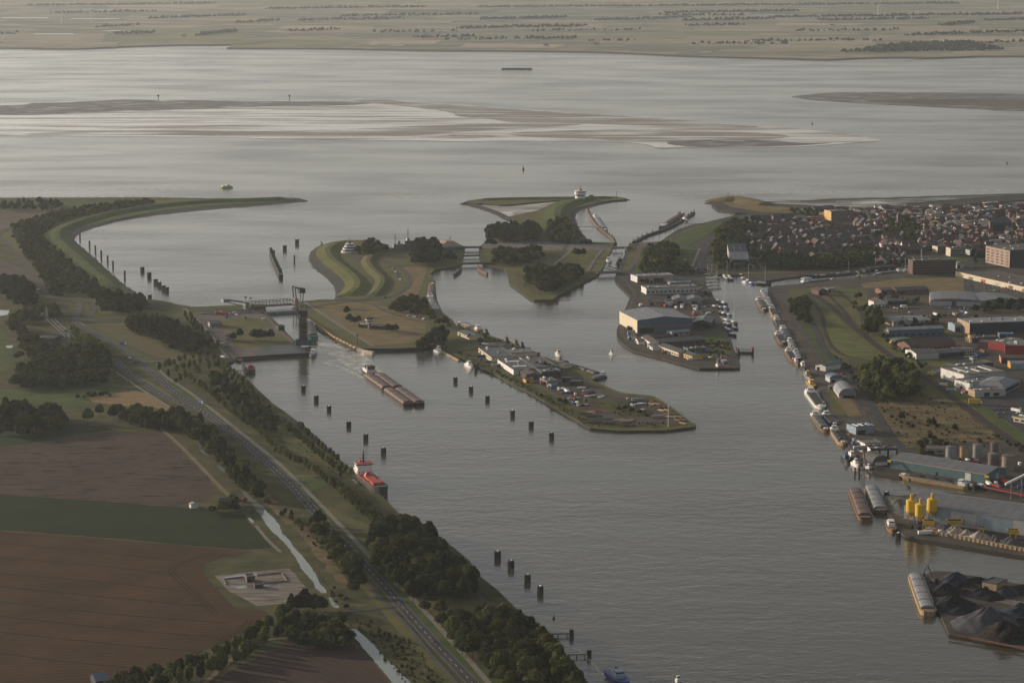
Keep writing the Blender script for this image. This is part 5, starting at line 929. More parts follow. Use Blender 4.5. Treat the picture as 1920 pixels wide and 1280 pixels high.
# ---- silo peninsula
e = bld('warehouse', 'very long pale warehouse with a dark grey roof behind the yellow silos', 'warehouse', (1700, 973), (2010, 1016), 56, 12, 'gx', 6, 'lgrey', 'grey', [('door', 'F', .9, .92, 4, DK)])
for i in range(14): panel('wall_bay', 'F', (i + .03) / 14, (i + .97) / 14, .3, 11.5, 147, 56, W['lgrey'] if i in (4, 5, 9, 10) or i < 2 else W['pblue'], e)
for i, (px, py) in enumerate([(1708, 982), (1725, 990), (1747, 980)]):
    p = P(px, py); e = thing('silo', ['leftmost', 'middle, nearest', 'rightmost'][i] + ' of the three yellow silos on legs', 'silo', (p[0], p[1], 2), 0, 'yellow silos by the long warehouse')
    mb = MB(); mb.cyl(0, 0, 10.5, 4.4, 9.2, 20); mb.cyl(0, 0, 19.7, 4.4, 1.0, 20, 1.5); mb.build('silo_shell', W['yellow'], e)
    mb = MB(); mb.cyl(0, 0, 5.6, .5, 4.9, 20, 4.35); mb.build('hopper_cone', W['yellow'], e)
    mb = MB(); mb.cyl(0, 0, 20.7, 1.25, 3.8, 12); mb.build('filter_stack', W['yellow'], e)
    for a in range(4):
        mb = MB(); mb.bar((3.3 * cos(a * pi / 2 + .78), 3.3 * sin(a * pi / 2 + .78), -.2), (3.3 * cos(a * pi / 2 + .78), 3.3 * sin(a * pi / 2 + .78), 10.6), .5); mb.build('leg', STEEL, e)
for i, (px, py, wpx, hp, nl) in enumerate([(1741, 994, 21, 20, 2), (1789, 989, 28, 15, 4), (1840, 999, 15, 12, 2), (1899, 1010, 21, 19, 2)]):
    s_ = (py + 144) / 480; p = P(px, py); w_ = wpx / s_; h = hp / s_
    e = thing('loading_hopper', ['yellow loading hopper on two legs beside the nearest silo', 'wide yellow hopper frame against the warehouse wall', 'small yellow box hopper behind the gravel heaps', 'tall yellow hopper on legs at the right end of the gravel heaps'][i], 'hopper', (p[0], p[1], 2), -.15, 'yellow hoppers')
    mb = MB(); mb.box(0, 0, h * .62, w_, w_ * .6, h * .38, 0, 1.1, 1.1); mb.build('hopper_box', W['yellow'], e)
    mb = MB(); mb.box(0, 0, h + .01, w_ * .9, w_ * .5, .1); mb.build('hopper_opening', DK, e)
    for a in range(nl):
        for q in (-.24, .24):
            mb = MB(); mb.box(((a + .5) / nl - .5) * w_ * .95 * (1.05 if nl == 2 else 1), q * w_, -.2, .8, .6, h * .62 + .3); mb.build('leg', W['yellow'], e)
def heap(name, label, px, py, rx, h, m, group, seed=0, z=2.0, cat='heap', ry=None):
    r = random.Random(seed * 31 + int(px)); p = P(px, py, z); n_, k = 44, 12; fs = []; ph = [r.uniform(0, 6.28) for _ in range(6)]; ex = r.uniform(-.35, .35); vs = [(ex * rx * .4, 0, h * .96)]
    for j in range(1, k + 1):
        t = j / k
        for i in range(n_):
            a = 2 * pi * i / n_; q = 1 + .16 * sin(2 * a + ph[0]) + .08 * sin(3 * a + ph[1]) + .035 * sin(9 * a + ph[2])
            zz = h * (1 - t ** .92) * (1 + .10 * sin(5 * a + ph[3] + t * 4) + .06 * sin(11 * a + ph[4])) + h * .06 * sin(t * 9 + 4 * a + ph[5]) * t * (1 - t) * 3 + r.uniform(-.02, .02) * h * (t < 1)
            vs.append((cos(a) * rx * t * q + ex * rx * .4 * (1 - t), sin(a) * (ry or rx) * t * q, max(-.1, zz)))
    for i in range(n_): fs.append((0, 1 + i, 1 + (i + 1) % n_))
    for j in range(k - 1):
        for i in range(n_): a = 1 + j * n_; fs.append((a + i, a + n_ + i, a + n_ + (i + 1) % n_, a + (i + 1) % n_))
    mb = MB(); mb.add(vs, fs); o = mb.build(name, m, loc=(p[0], p[1], z - .05), smooth=True); tag(o, label, cat, group); return o
GRV = mat('grey_gravel', (.34, .29, .24), .95, var=.3, scale=.6, bump=.8); DGR = mat('dark_gravel', (.085, .08, .078), .95, var=.3, scale=.4)
for i, (px, py, r_, h, m_) in enumerate([(1758, 993, 8.5, 5, GRV), (1778, 995, 6.5, 4.2, DGR), (1792, 1000, 9, 5.5, GRV), (1812, 1004, 6.5, 4, GRV), (1836, 1010, 9, 4.8, GRV), (1868, 1014, 8, 4, DGR), (1893, 1018, 9, 4, DGR)]):
    heap('gravel_heap', ['pale gravel heap nearest to the silos', 'dark gravel heap second from the silos', 'tall pale gravel heap behind the block wall', 'small pale gravel heap in the middle of the row', 'pale gravel heap below the small yellow hopper', 'dark gravel heap between the two right hoppers', 'dark gravel heap at the right end of the block wall'][i], px, py, r_ * 1.1, h * 1.35, m_, 'gravel heaps behind the block wall', i)
def wall_line(name, label, cat, pts, wd, h, m, z=2.0, post=None, pm_=None, hz=None, group=None, k=5):
    ln = smooth_line(pl(pts, z if hz is None else hz), k) if k else pl(pts, z if hz is None else hz)
    o0 = ln[0]; mb = MB()
    for a, b in zip(ln, ln[1:]): mb.bar((a[0]-o0[0], a[1]-o0[1], h / 2), (b[0]-o0[0], b[1]-o0[1], h / 2), wd, h)
    e = thing(name, label, cat, (o0[0], o0[1], z), 0, group); mb.build('wall_body', m, e)
    if post:
        R_ = resample(ln, max(2, int(sum(hypot(b[0]-a[0], b[1]-a[1]) for a, b in zip(ln, ln[1:])) / post[0])))
        for q in R_:
            mb = MB(); mb.box(q[0]-o0[0], q[1]-o0[1], -2, post[1], post[1], post[2] + 2); mb.build('post', pm_ or m, e)
    return e
wall_line('block_wall', 'long sunlit concrete block wall in front of the gravel heaps', 'wall', [(1734, 998), (1800, 1010), (1870, 1024), (1960, 1041)], 1.6, 2.6, W['tan'], post=(4, 1.9, 2.75))
heap('gravel_heap', 'flat dark green-grey heap left of the yellow silos by the covered barges', 1683, 945, 14, 3, mat('moss_heap', (.10, .10, .085), .95, var=.3, scale=.1), 'gravel heaps behind the block wall', 9, ry=34)
# ---- coal yard
COAL = mat('coal', (.016, .016, .019), .8, var=.6, scale=.5, spec=.1, bump=1.5); BC = mat('blue_tarp_coal', (.020, .024, .036), .55, var=.6, scale=.3, spec=.2, bump=1.2)
CB = mat('brown_coal', (.026, .020, .019), .9, var=.6, scale=.5, bump=1.5, spec=.08); TARP = mat('grey_tarp', (.085, .078, .084), .5, col2=(.016, .018, .028), scale=.09, detail=5, spec=.3, sx=2, sy=.6)
for i, (px, py, r_, h, m_) in enumerate([(1794, 1094, 15, 9, BC), (1832, 1097, 17, 6.5, COAL), (1776, 1110, 14, 7, COAL), (1783, 1133, 19, 8.5, COAL), (1812, 1112, 9, 3.5, COAL), (1845, 1116, 16, 6, COAL), (1889, 1112, 12, 6, BC), (1850, 1168, 25, 12, TARP), (1804, 1143, 14, 4, COAL), (1888, 1192, 21, 11, CB), (1912, 1150, 16, 8, BC), (1828, 1176, 7, 3, COAL), (1925, 1108, 18, 6, CB), (1940, 1170, 18, 9, COAL)]):
    heap('coal_heap', ['blue-grey pointed coal heap at the back edge of the yard', 'broad black coal heap behind the tan block shed', 'black coal heap right below the loading crane', 'large black coal heap beside the covered barge stern', 'small black coal heap in the pale lane', 'black coal heap in front of the tan block shed', 'ridged coal heap right of the tan block shed', 'biggest heap, covered by a shiny creased tarpaulin', 'low black coal heap left of the tarpaulin heap', 'large brown-black cone in front of the tarpaulin heap', 'blue-black coal heap behind the brown cone', 'little black coal heap at the foot of the tarpaulin heap', 'brown heap at the right frame edge of the coal yard', 'black heap at the right frame edge behind the brown cone'][i], px, py, r_, h, m_, 'coal heaps of the yard', i)
bld('block_shed', 'tan block shed with a dark flat roof among the coal heaps', 'shed', (1841, 1107), (1868, 1112), 16, 6.5, 'f', 0, 'tan', 'tar')
sheet('path', [(1790, 1092), (1835, 1102), (1820, 1108), (1880, 1120), (1960, 1134), (1960, 1146), (1880, 1130), (1800, 1116), (1788, 1104)], 2.1, mat('coal_yard_lane', (.16, .125, .10), .95, var=.2, scale=.1), amp=2)
wall_line('quay_edge', 'rusty orange-lit steel edge beam of the coal quay', 'quay edge', [(1779, 1190), (1822, 1197), (1920, 1217), (2000, 1233)], 1.2, 1.2, RSTEEL, k=0)
def crane(name, label, px, py, boom, bh, m, z=2.0, cat='crane', rz=2.2):
    p = P(px, py, z); e = thing(name, label, cat, (p[0], p[1], z), rz)
    mb = MB(); mb.box(0, 0, 0, 5, 1.0, 1.2); mb.box(0, 3, 0, 5, 1.0, 1.2); mb.build('track', DSTEEL, e)
    mb = MB(); mb.box(0, 1.5, 1.2, 5, 3.6, 2.6); mb.build('machine_house', m, e)
    mb = MB(); mb.bar((2, 1.5, 3), (2 + boom * .55, 1.5, bh), .9); mb.bar((2 + boom * .55, 1.5, bh), (2 + boom, 1.5, bh * .45), .7); mb.build('boom', m, e)
    mb = MB(); mb.box(2 + boom, 1.5, bh * .45 - 2.4, 1.8, 1.8, 2.2); mb.build('grab', DSTEEL, e); return e
crane('excavator_crane', 'dark loading crane with its boom raised at the top of the covered barge', 1754, 1092, 9, 12, DSTEEL)
crane('excavator', 'small excavator between the legs of the nearest silo', 1723, 993, 5, 5, BLK)
crane('harbour_crane', 'rusty crane between the small boats and the arched shed', 1627, 876, 10, 15, RSTEEL, rz=1.8)
crane('excavator', 'red excavator beside the right end of the teal warehouse', 1888, 908, 6, 7, RP)
e = thing('conveyor_boom', 'pale conveyor boom reaching over the dark roof toward the red barge', 'conveyor', P(1884, 938, 2)); mb = MB(); mb.bar((0, 0, 14), (22, 16, 20), 1.6); mb.build('belt_gallery', WP, e); mb = MB(); mb.bar((6, 4, 0), (6, 4, 15), .8); mb.bar((16, 11, 0), (16, 11, 18), .8); mb.build('support_leg', STEEL, e)
# ---- industrial estate on the right
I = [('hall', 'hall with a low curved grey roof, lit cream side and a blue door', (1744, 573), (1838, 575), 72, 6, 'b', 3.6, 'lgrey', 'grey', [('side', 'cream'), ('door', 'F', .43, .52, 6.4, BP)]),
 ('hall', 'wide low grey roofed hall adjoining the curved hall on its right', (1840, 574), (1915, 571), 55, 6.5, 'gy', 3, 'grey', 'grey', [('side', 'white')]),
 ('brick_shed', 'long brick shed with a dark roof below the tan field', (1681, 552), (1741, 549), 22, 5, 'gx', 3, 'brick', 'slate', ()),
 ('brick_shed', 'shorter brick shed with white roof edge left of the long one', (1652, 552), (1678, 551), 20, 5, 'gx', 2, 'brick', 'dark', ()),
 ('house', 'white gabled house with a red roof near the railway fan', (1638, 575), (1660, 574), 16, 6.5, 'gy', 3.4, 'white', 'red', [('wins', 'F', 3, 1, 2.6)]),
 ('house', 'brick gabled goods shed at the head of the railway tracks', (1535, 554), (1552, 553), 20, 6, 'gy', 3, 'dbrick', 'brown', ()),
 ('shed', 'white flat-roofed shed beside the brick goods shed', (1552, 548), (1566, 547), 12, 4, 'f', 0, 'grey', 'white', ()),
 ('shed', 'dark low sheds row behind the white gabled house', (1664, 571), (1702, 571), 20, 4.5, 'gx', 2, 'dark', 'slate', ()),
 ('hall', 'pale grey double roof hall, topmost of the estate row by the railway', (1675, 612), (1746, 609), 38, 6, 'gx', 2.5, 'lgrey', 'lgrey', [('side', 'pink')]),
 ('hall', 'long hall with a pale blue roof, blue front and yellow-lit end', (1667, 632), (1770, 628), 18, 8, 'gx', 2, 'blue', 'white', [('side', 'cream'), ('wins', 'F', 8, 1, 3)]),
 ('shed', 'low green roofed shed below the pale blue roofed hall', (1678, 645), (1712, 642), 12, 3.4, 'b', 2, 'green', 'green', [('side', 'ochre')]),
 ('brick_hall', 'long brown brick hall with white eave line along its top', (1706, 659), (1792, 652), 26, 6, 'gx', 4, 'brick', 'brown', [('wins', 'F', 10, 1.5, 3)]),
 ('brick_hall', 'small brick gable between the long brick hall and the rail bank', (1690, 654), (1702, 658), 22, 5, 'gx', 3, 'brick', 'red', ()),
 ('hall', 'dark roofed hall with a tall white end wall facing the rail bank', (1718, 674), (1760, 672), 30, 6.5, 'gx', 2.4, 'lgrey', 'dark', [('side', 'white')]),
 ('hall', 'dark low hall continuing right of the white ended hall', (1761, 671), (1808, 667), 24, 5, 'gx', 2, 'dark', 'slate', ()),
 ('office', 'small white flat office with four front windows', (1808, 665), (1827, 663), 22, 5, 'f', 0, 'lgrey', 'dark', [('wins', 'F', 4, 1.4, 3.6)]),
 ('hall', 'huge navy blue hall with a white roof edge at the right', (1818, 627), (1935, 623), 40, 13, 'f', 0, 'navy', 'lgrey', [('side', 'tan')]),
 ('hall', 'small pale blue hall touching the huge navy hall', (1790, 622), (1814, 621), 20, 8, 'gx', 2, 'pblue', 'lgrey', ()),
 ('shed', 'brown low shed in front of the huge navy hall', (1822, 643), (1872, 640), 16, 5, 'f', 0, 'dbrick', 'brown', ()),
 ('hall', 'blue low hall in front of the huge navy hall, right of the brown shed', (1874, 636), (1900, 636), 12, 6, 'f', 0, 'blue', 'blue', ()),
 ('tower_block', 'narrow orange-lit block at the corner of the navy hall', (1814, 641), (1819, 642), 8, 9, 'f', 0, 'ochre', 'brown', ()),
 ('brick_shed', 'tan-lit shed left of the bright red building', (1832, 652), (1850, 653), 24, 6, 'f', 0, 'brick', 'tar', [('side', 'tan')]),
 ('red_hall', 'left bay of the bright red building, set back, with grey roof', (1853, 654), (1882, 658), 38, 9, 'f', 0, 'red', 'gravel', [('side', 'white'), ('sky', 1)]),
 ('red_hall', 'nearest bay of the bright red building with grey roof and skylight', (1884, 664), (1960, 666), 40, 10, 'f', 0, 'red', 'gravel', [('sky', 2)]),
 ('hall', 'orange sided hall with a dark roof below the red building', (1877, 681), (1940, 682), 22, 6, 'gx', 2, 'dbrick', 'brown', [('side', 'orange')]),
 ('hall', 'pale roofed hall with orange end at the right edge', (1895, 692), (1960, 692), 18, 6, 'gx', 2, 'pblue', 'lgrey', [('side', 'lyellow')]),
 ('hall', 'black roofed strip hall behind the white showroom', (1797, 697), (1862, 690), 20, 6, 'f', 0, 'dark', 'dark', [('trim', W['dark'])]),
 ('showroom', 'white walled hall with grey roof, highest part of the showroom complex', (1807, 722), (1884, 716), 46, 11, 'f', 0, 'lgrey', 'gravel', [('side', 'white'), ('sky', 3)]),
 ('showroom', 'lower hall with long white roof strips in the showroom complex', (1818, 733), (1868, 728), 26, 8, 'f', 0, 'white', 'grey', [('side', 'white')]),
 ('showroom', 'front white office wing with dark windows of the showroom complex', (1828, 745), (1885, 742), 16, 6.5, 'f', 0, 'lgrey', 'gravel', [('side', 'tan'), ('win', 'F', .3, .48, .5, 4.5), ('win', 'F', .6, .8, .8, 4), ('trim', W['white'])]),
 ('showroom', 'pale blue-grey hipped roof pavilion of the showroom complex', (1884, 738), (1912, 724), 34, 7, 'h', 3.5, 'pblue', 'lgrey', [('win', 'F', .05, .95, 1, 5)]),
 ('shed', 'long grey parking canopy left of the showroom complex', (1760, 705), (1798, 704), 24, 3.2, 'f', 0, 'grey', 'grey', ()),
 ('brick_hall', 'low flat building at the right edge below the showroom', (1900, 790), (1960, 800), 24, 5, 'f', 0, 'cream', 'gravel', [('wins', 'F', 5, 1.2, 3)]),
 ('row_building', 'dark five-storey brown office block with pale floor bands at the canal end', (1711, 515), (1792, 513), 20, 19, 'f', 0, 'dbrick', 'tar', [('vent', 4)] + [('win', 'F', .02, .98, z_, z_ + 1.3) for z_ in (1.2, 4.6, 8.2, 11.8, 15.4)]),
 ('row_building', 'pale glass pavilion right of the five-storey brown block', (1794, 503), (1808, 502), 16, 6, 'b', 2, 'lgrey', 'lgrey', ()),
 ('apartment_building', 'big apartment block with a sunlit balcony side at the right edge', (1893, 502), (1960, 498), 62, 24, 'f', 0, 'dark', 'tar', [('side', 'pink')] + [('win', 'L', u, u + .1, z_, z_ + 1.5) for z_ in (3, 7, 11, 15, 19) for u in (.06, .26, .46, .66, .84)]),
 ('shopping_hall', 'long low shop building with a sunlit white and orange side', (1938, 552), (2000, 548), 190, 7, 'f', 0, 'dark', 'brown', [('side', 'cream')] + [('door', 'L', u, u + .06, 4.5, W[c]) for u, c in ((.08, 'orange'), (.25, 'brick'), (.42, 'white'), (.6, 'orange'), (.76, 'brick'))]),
 ('theatre', 'tall theatre block with a bright ochre side and brown front', (1558.5, 414), (1589, 413), 30, 15, 'f', 0, 'plum', 'tar', [('side', 'ochre')]),
 ('theatre', 'low orange-red wing left of the tall theatre block', (1511, 416), (1542, 417), 20, 7, 'f', 0, 'orange', 'tar', ()),
 ('theatre', 'orange step-shaped wing touching the tall theatre block', (1536, 409), (1556, 411), 22, 9, 'f', 0, 'orange', 'lgrey', ()),
 ('hall', 'glass and white pavilion at the dyke left of the theatre', (1484, 413), (1504, 414), 20, 6, 'gx', 2, 'lgrey', 'slate', ()),
 ('building', 'dark roofed sea front building behind the theatre', (1528, 399), (1566, 397), 18, 6, 'gx', 4, 'dark', 'slate', ()),
 ('building', 'small white cube building on the dyke behind the theatre', (1640, 393), (1648, 393), 8, 6, 'f', 0, 'white', 'white', ()),
 ('building', 'pale blue gabled pavilion on the dyke', (1656, 398), (1672, 397), 18, 6, 'gx', 5, 'pblue', 'slate', ()),
 ('church_hall', 'large dark church nave between two brick towers', (1859, 434), (1897, 431), 24, 12, 'gx', 8, 'dark', 'slate', ()),
 ('white_block', 'white ship-like building at the harbour behind the town', (1853, 390), (1875, 388), 14, 8, 'f', 0, 'white', 'lgrey', [('wins', 'F', 5, 2, 3.2), ('wins', 'F', 5, 4.6, 5.8)]),
 ('building', 'long grey block with pale floor bands in the middle of the town', (1836, 407), (1876, 404), 16, 10, 'f', 0, 'plum', 'grey', [('win', 'F', .02, .98, 2, 3.2), ('win', 'F', .02, .98, 5.5, 6.7)]),
 ('apartment_building', 'grey four-storey flats behind the five-storey brown block', (1782, 481), (1810, 480), 16, 12, 'f', 0, 'grey', 'tar', [('win', 'F', .04, .96, z_, z_ + 1.2) for z_ in (1.5, 4.5, 7.5)] + [('side', 'cream')]),
 ('apartment_building', 'flats with a tan-lit end behind the brown block', (1758, 474), (1778, 473), 16, 9, 'f', 0, 'brick', 'tar', [('side', 'cream')]),
 ('building', 'long white-edged flat roof building in the town centre', (1735, 413), (1785, 411), 14, 7, 'f', 0, 'cream', 'lgrey', ()),
 ('building', 'dark blue roofed hall below the slim church tower', (1641, 440), (1676, 439), 18, 6, 'f', 0, 'dark', 'slate', ()),
 ('building', 'yellow-lit square block left of the church nave', (1822, 406), (1832, 406), 10, 6, 'f', 0, 'tan', 'red', ()),
 ('school', 'long low dark building beside the inner canal', (1640, 495), (1680, 491), 12, 5, 'gx', 2, 'dark', 'slate', ())]
for n_, lb, A, B, d, h, rf, rh, wm_, rm_, ex in I:
    bld(n_, lb, {'brick_shed': 'shed', 'brick_hall': 'hall', 'red_hall': 'hall', 'row_building': 'building', 'white_block': 'building', 'tower_block': 'building', 'church_hall': 'church', 'apartment_building': 'flats', 'shopping_hall': 'shop'}.get(n_, n_), A, B, d, h, rf, rh, wm_, rm_, ex)
e = bpy.data.objects['theatre']
def tower(name, label, px, py, w_, h, m, top='spire', th=8, cat='tower', rm=None):
    p = P(px, py); e = thing(name, label, cat, (p[0], p[1], 2), .2); mb = MB(); mb.box(0, 0, -.3, w_, w_, h + .3); mb.build('shaft', m, e); mb = MB()
    if top == 'spire': mb.box(0, 0, h, w_ * 1.12, w_ * 1.12, th, 0, .02, .02)
    elif top == 'cap': mb.box(0, 0, h, w_ * 1.3, w_ * 1.3, 1.2)
    elif top == 'tee': mb.box(0, 0, h, w_ * 3.4, w_ * 2, 3)
    mb.build('roof', rm or R['slate'], e); 
    for q in (.55, .75):
        mb = MB(); mb.box(0, -w_ / 2 - .05, h * q, w_ * .35, .12, h * .1); mb.build('window', DK, e)
    return e
tower('church_tower', 'slim pale church tower with a spire in the green of the town', 1684.5, 429, 4.6, 20, W['plum'], 'spire', 9)
tower('church_tower', 'brick church tower left of the dark nave', 1857.5, 436, 5, 17, W['brick'], 'cap')
tower('church_tower', 'second thinner brick tower right of the first at the dark nave', 1868, 429, 3, 14, W['brick'], 'cap')
tower('water_tower', 'brick tower with a wide flat top at the right behind the nave', 1893.5, 417, 3.4, 18, W['brick'], 'tee', rm=R['red'])
tower('chimney_stack', 'thin pale mast-like chimney left of the five-storey block', 1712, 509, 1.6, 20, W['tan'], 'cap')
tower('chimney_stack', 'thin pale chimney behind the left end of the five-storey block', 1728, 488, 1.6, 15, W['tan'], 'cap')
a = P(1369, 492); b = P(1404, 492); w_ = b[0] - a[0]; e = thing('sloping_hall', 'hall with a great sloping roof, dark blue above and pale grey below, among trees', 'hall', ((a[0] + b[0]) / 2, a[1], 2), 0)
mb = MB(); mb.add([(-w_/2, 0, -.3), (w_/2, 0, -.3), (w_/2, 52, -.3), (-w_/2, 52, -.3), (-w_/2, 0, 4.6), (w_/2, 0, 4.6), (w_/2, 52, 21), (-w_/2, 52, 21)], [(0, 1, 5, 4), (1, 2, 6, 5), (2, 3, 7, 6), (3, 0, 4, 7)]); mb.build('wall', W['lgrey'], e)
def slope(u0, u1, v0, v1, nm, m, up=.3):
    mb = MB(); f = lambda u, v, k: ((u - .5) * w_, v * 52, 4.6 + v * 16.4 + k); mb.add([f(u0, v0, up), f(u1, v0, up), f(u1, v1, up), f(u0, v1, up), f(u0, v0, 0), f(u1, v0, 0), f(u1, v1, 0), f(u0, v1, 0)], [(0, 1, 2, 3), (4, 5, 1, 0), (5, 6, 2, 1), (6, 7, 3, 2), (7, 4, 0, 3)]); mb.build(nm, m, e)
slope(-.01, 1.01, -.02, .45, 'roof', R['lgrey']); slope(-.01, 1.01, .452, 1.01, 'roof', mat('solar_roof', (.035, .045, .075), .4, var=.15, scale=.3)); slope(.28, .33, .5, .85, 'skylight', R['lgrey'], .5); slope(.64, .69, .5, .85, 'skylight', R['lgrey'], .5)
mb = MB(); mb.box(0, -.1, .2, w_ * .8, .15, 3.4); mb.build('window', GL, e)
# ---- west side and lock buildings
bld('farm_shed', 'small white farm shed at the corner of the ploughed field', 'shed', (358, 953), (371, 952), 6, 3.2, 'gy', 1.2, 'white', 'lgrey')
bld('farmhouse', 'dark roofed farmhouse half hidden by trees on the ditch bank', 'farmhouse', (410, 952), (436, 953), 10, 3.6, 'gx', 4, 'dbrick', 'brown', [('wins', 'F', 4, 1, 2.4)])
bld('farm_shed', 'small orange roofed shed right of the farmhouse', 'shed', (448, 941), (456, 942), 5, 2.6, 'gx', 1.6, 'brick', 'red')
bld('barn', 'barn with a blue-grey gabled roof cut by the bottom edge', 'barn', (180, 1287), (204, 1284), 13, 3.4, 'gx', 3.4, 'dark', 'blue')
bld('ruin', 'dark red container-like ruin on the broken concrete slab', 'ruin', (463, 1092), (478, 1091), 8, 4, 'f', 0, 'dbrick', 'rust')
bld('ruin', 'low dark concrete box at the puddles of the broken slab', 'ruin', (478, 1103), (494, 1102), 6, 2.4, 'f', 0, 'dark', 'tar')
for i, a in enumerate([[(420, 1086), (456, 1082)], [(482, 1079), (528, 1074)], [(528, 1074), (538, 1090)], [(419, 1086), (424, 1097)], [(494, 1094), (538, 1090)]]):
    wall_line('ruin_wall', ['left back', 'right back', 'right side', 'left side', 'front'][i] + ' low wall remaining on the broken concrete slab', 'wall', a, .7, 1.0, W['plum'], k=0, group='wall remains on the slab')
bld('office_building', 'flat dark roofed pavilion on the lawn at the top of the lock square', 'building', (394, 614), (417, 613), 16, 5, 'f', 0, 'grey', 'tar', [('wins', 'F', 7, 1, 3.6)])
bld('office_building', 'small grey block with a tower part beside the round lawn trees', 'building', (423, 640), (437, 640), 12, 6, 'f', 0, 'lgrey', 'tar', [('wins', 'F', 4, 1, 2.4)])
bld('office_building', 'low pale pavilion at the lock road', 'building', (402, 650), (418, 651), 10, 3.5, 'f', 0, 'pink', 'white')
bld('machine_house', 'dark machine house at the quay left of the raised bridge', 'building', (522, 620), (534, 619), 9, 5, 'f', 0, 'dark', 'tar')
sheet('lock_gate_chamber', [(478, 661), (495, 649), (560, 646), (578, 662), (500, 666)], 2.12, mat('dark_dock', (.045, .05, .058), .5, var=.2, scale=.1))
sheet('road', [(380, 583), (470, 580), (478, 588), (400, 591)], 2.2, G['asphalt'])
bld('substation_building', 'dark low building of the substation beside the highway junction', 'building', (66, 640), (98, 642), 20, 4, 'f', 0, 'dark', 'tar')
bld('substation_building', 'second dark roof of the substation, nearer to the junction', 'building', (98, 634), (122, 635), 16, 4, 'f', 0, 'grey', 'slate')
bld('cafe_building', 'white flat building beside the basin car park', 'building', (769, 587), (790, 586), 14, 4, 'f', 0, 'dark', 'white')
bld('pilot_office', 'lock building with a big sloping brown roof near the middle lock', 'building', (829, 471), (869, 469), 40, 6, 'h', 7, 'blue', 'tan', [('wins', 'F', 8, 1.5, 3.8)])
def round_tower(name, label, px, py, tiers, cat='tower', z=2.0, mast=6, mm=None, sc=1):
    p = P(px, py, z); e = thing(name, label, cat, (p[0], p[1], z)); e.scale = (sc, sc, sc); zz = -.3
    for i, (r_, h, m_, nm_) in enumerate(tiers):
        mb = MB(); mb.cyl(0, 0, zz, r_, h, 18); mb.build(nm_, m_, e); zz += h + .004
    mb = MB(); mb.bar((0, 0, zz), (0, 0, zz + mast), .6); mb.bar((-1.5, 0, zz + mast * .6), (1.5, 0, zz + mast * .6), .4); mb.build('mast', mm or STEEL, e); return e
round_tower('radar_tower', 'round white radar tower with a dark window band on the spit', 1088, 372, [(8.5, 4.6, WP, 'base_storey'), (7.6, 2.6, GL, 'window_band'), (9.8, 3.2, WP, 'upper_gallery'), (9.2, 1.8, GL, 'window_band'), (9.9, .9, WP, 'roof'), (3.2, 3.2, W['tan'], 'turret')], mast=5, z=5.5, sc=1.05)
bld('shed', 'small dark shed right of the round radar tower', 'shed', (1105, 370), (1113, 370), 8, 2.5, 'f', 0, 'dark', 'tar')
round_tower('control_tower', 'striped mushroom-shaped lock control tower on a concrete stem', 693, 617, [(1.9, 8.2, CONC, 'stem'), (4.4, 1.4, WP, 'lower_ring'), (5.0, 1.4, GL, 'window_band'), (5.3, 1.2, WP, 'upper_ring'), (4.4, 1.8, DSTEEL, 'window_band'), (4.9, .5, DSTEEL, 'roof')], mast=3)
bld('office_building', 'dark low offices wrapped round the foot of the striped control tower', 'building', (672, 614), (716, 618), 12, 3.4, 'f', 0, 'dark', 'dark')
e = round_tower('pilot_station', 'white tiered pilot station with dark window bands on the lock island', 656, 473, [(13, 3.2, WP, 'ground_storey'), (12, 1.6, GL, 'window_band'), (10.5, 2.2, WP, 'middle_storey'), (9.4, 1.6, GL, 'window_band'), (8, 2.0, WP, 'upper_storey'), (6, 2, GL, 'window_band'), (6.5, .8, WP, 'roof'), (2, 3, DSTEEL, 'turret')], 'building', mast=6)
# ---- lock bridges, gates and walls
def truss_bridge(name, label, A, B, wd, h, m, z=5.0, panels=9, cat='bridge', tower_at=None, counter=True):
    a = P(*A, 2); b = P(*B, 2); L = hypot(b[0]-a[0], b[1]-a[1]); e = thing(name, label, cat, (a[0], a[1], 0), atan2(b[1]-a[1], b[0]-a[0]))
    mb = MB(); mb.box(L / 2, 0, z, L, wd, .9); mb.build('deck', G['asphalt'], e)
    for s_ in (-1, 1):
        mb = MB(); y = s_ * (wd / 2 + .35); mb.bar((0, y, z + .45), (L, y, z + .45), .6); mb.bar((0, y, z + h), (L, y, z + h), .6)
        for i in range(panels + 1):
            x = L * i / panels; mb.bar((x, y, z + .4), (x, y, z + h), .45)
            if i < panels: mb.bar((x, y, z + .5), (x + L / panels, y, z + h), .35)
        mb.build('truss', m, e)
    return e, L
def low_bridge(name, label, A, B, wd, z=3.4, m=None, cat='bridge', rail=True, group=None):
    a = P(*A, 2); b = P(*B, 2); L = hypot(b[0]-a[0], b[1]-a[1]); e = thing(name, label, cat, (a[0], a[1], 0), atan2(b[1]-a[1], b[0]-a[0]), group)
    mb = MB(); mb.box(L / 2, 0, z - 1.2, L, wd, 1.2); mb.build('deck', m or DSTEEL, e)
    for s_ in (-1, 1):
        mb = MB(); mb.box(L / 2, s_ * (wd / 2 - .2), z + .004, L, .25, 1.1); mb.build('railing', STEEL, e)
    return e
e, L = truss_bridge('bascule_bridge', 'lowered lattice road bridge over the sea gate of the large lock', (470, 578), (548, 573), 12, 7, DSTEEL, 3.4, 12)
for x, nm in ((-6, 'pier'), (L + 4, 'pier')):
    mb = MB(); mb.box(x, 0, 0, 5, 12, 11); mb.build(nm, CONC, e)
mb = MB()
for s_ in (-5, 5): mb.bar((L + 4, s_, 10), (L + 2, s_, 26), 1.2); mb.bar((L + 2, s_, 26), (L + 14, s_, 22), 1.6); mb.bar((L + 14, s_, 22), (L + 12, s_, 6), 1)
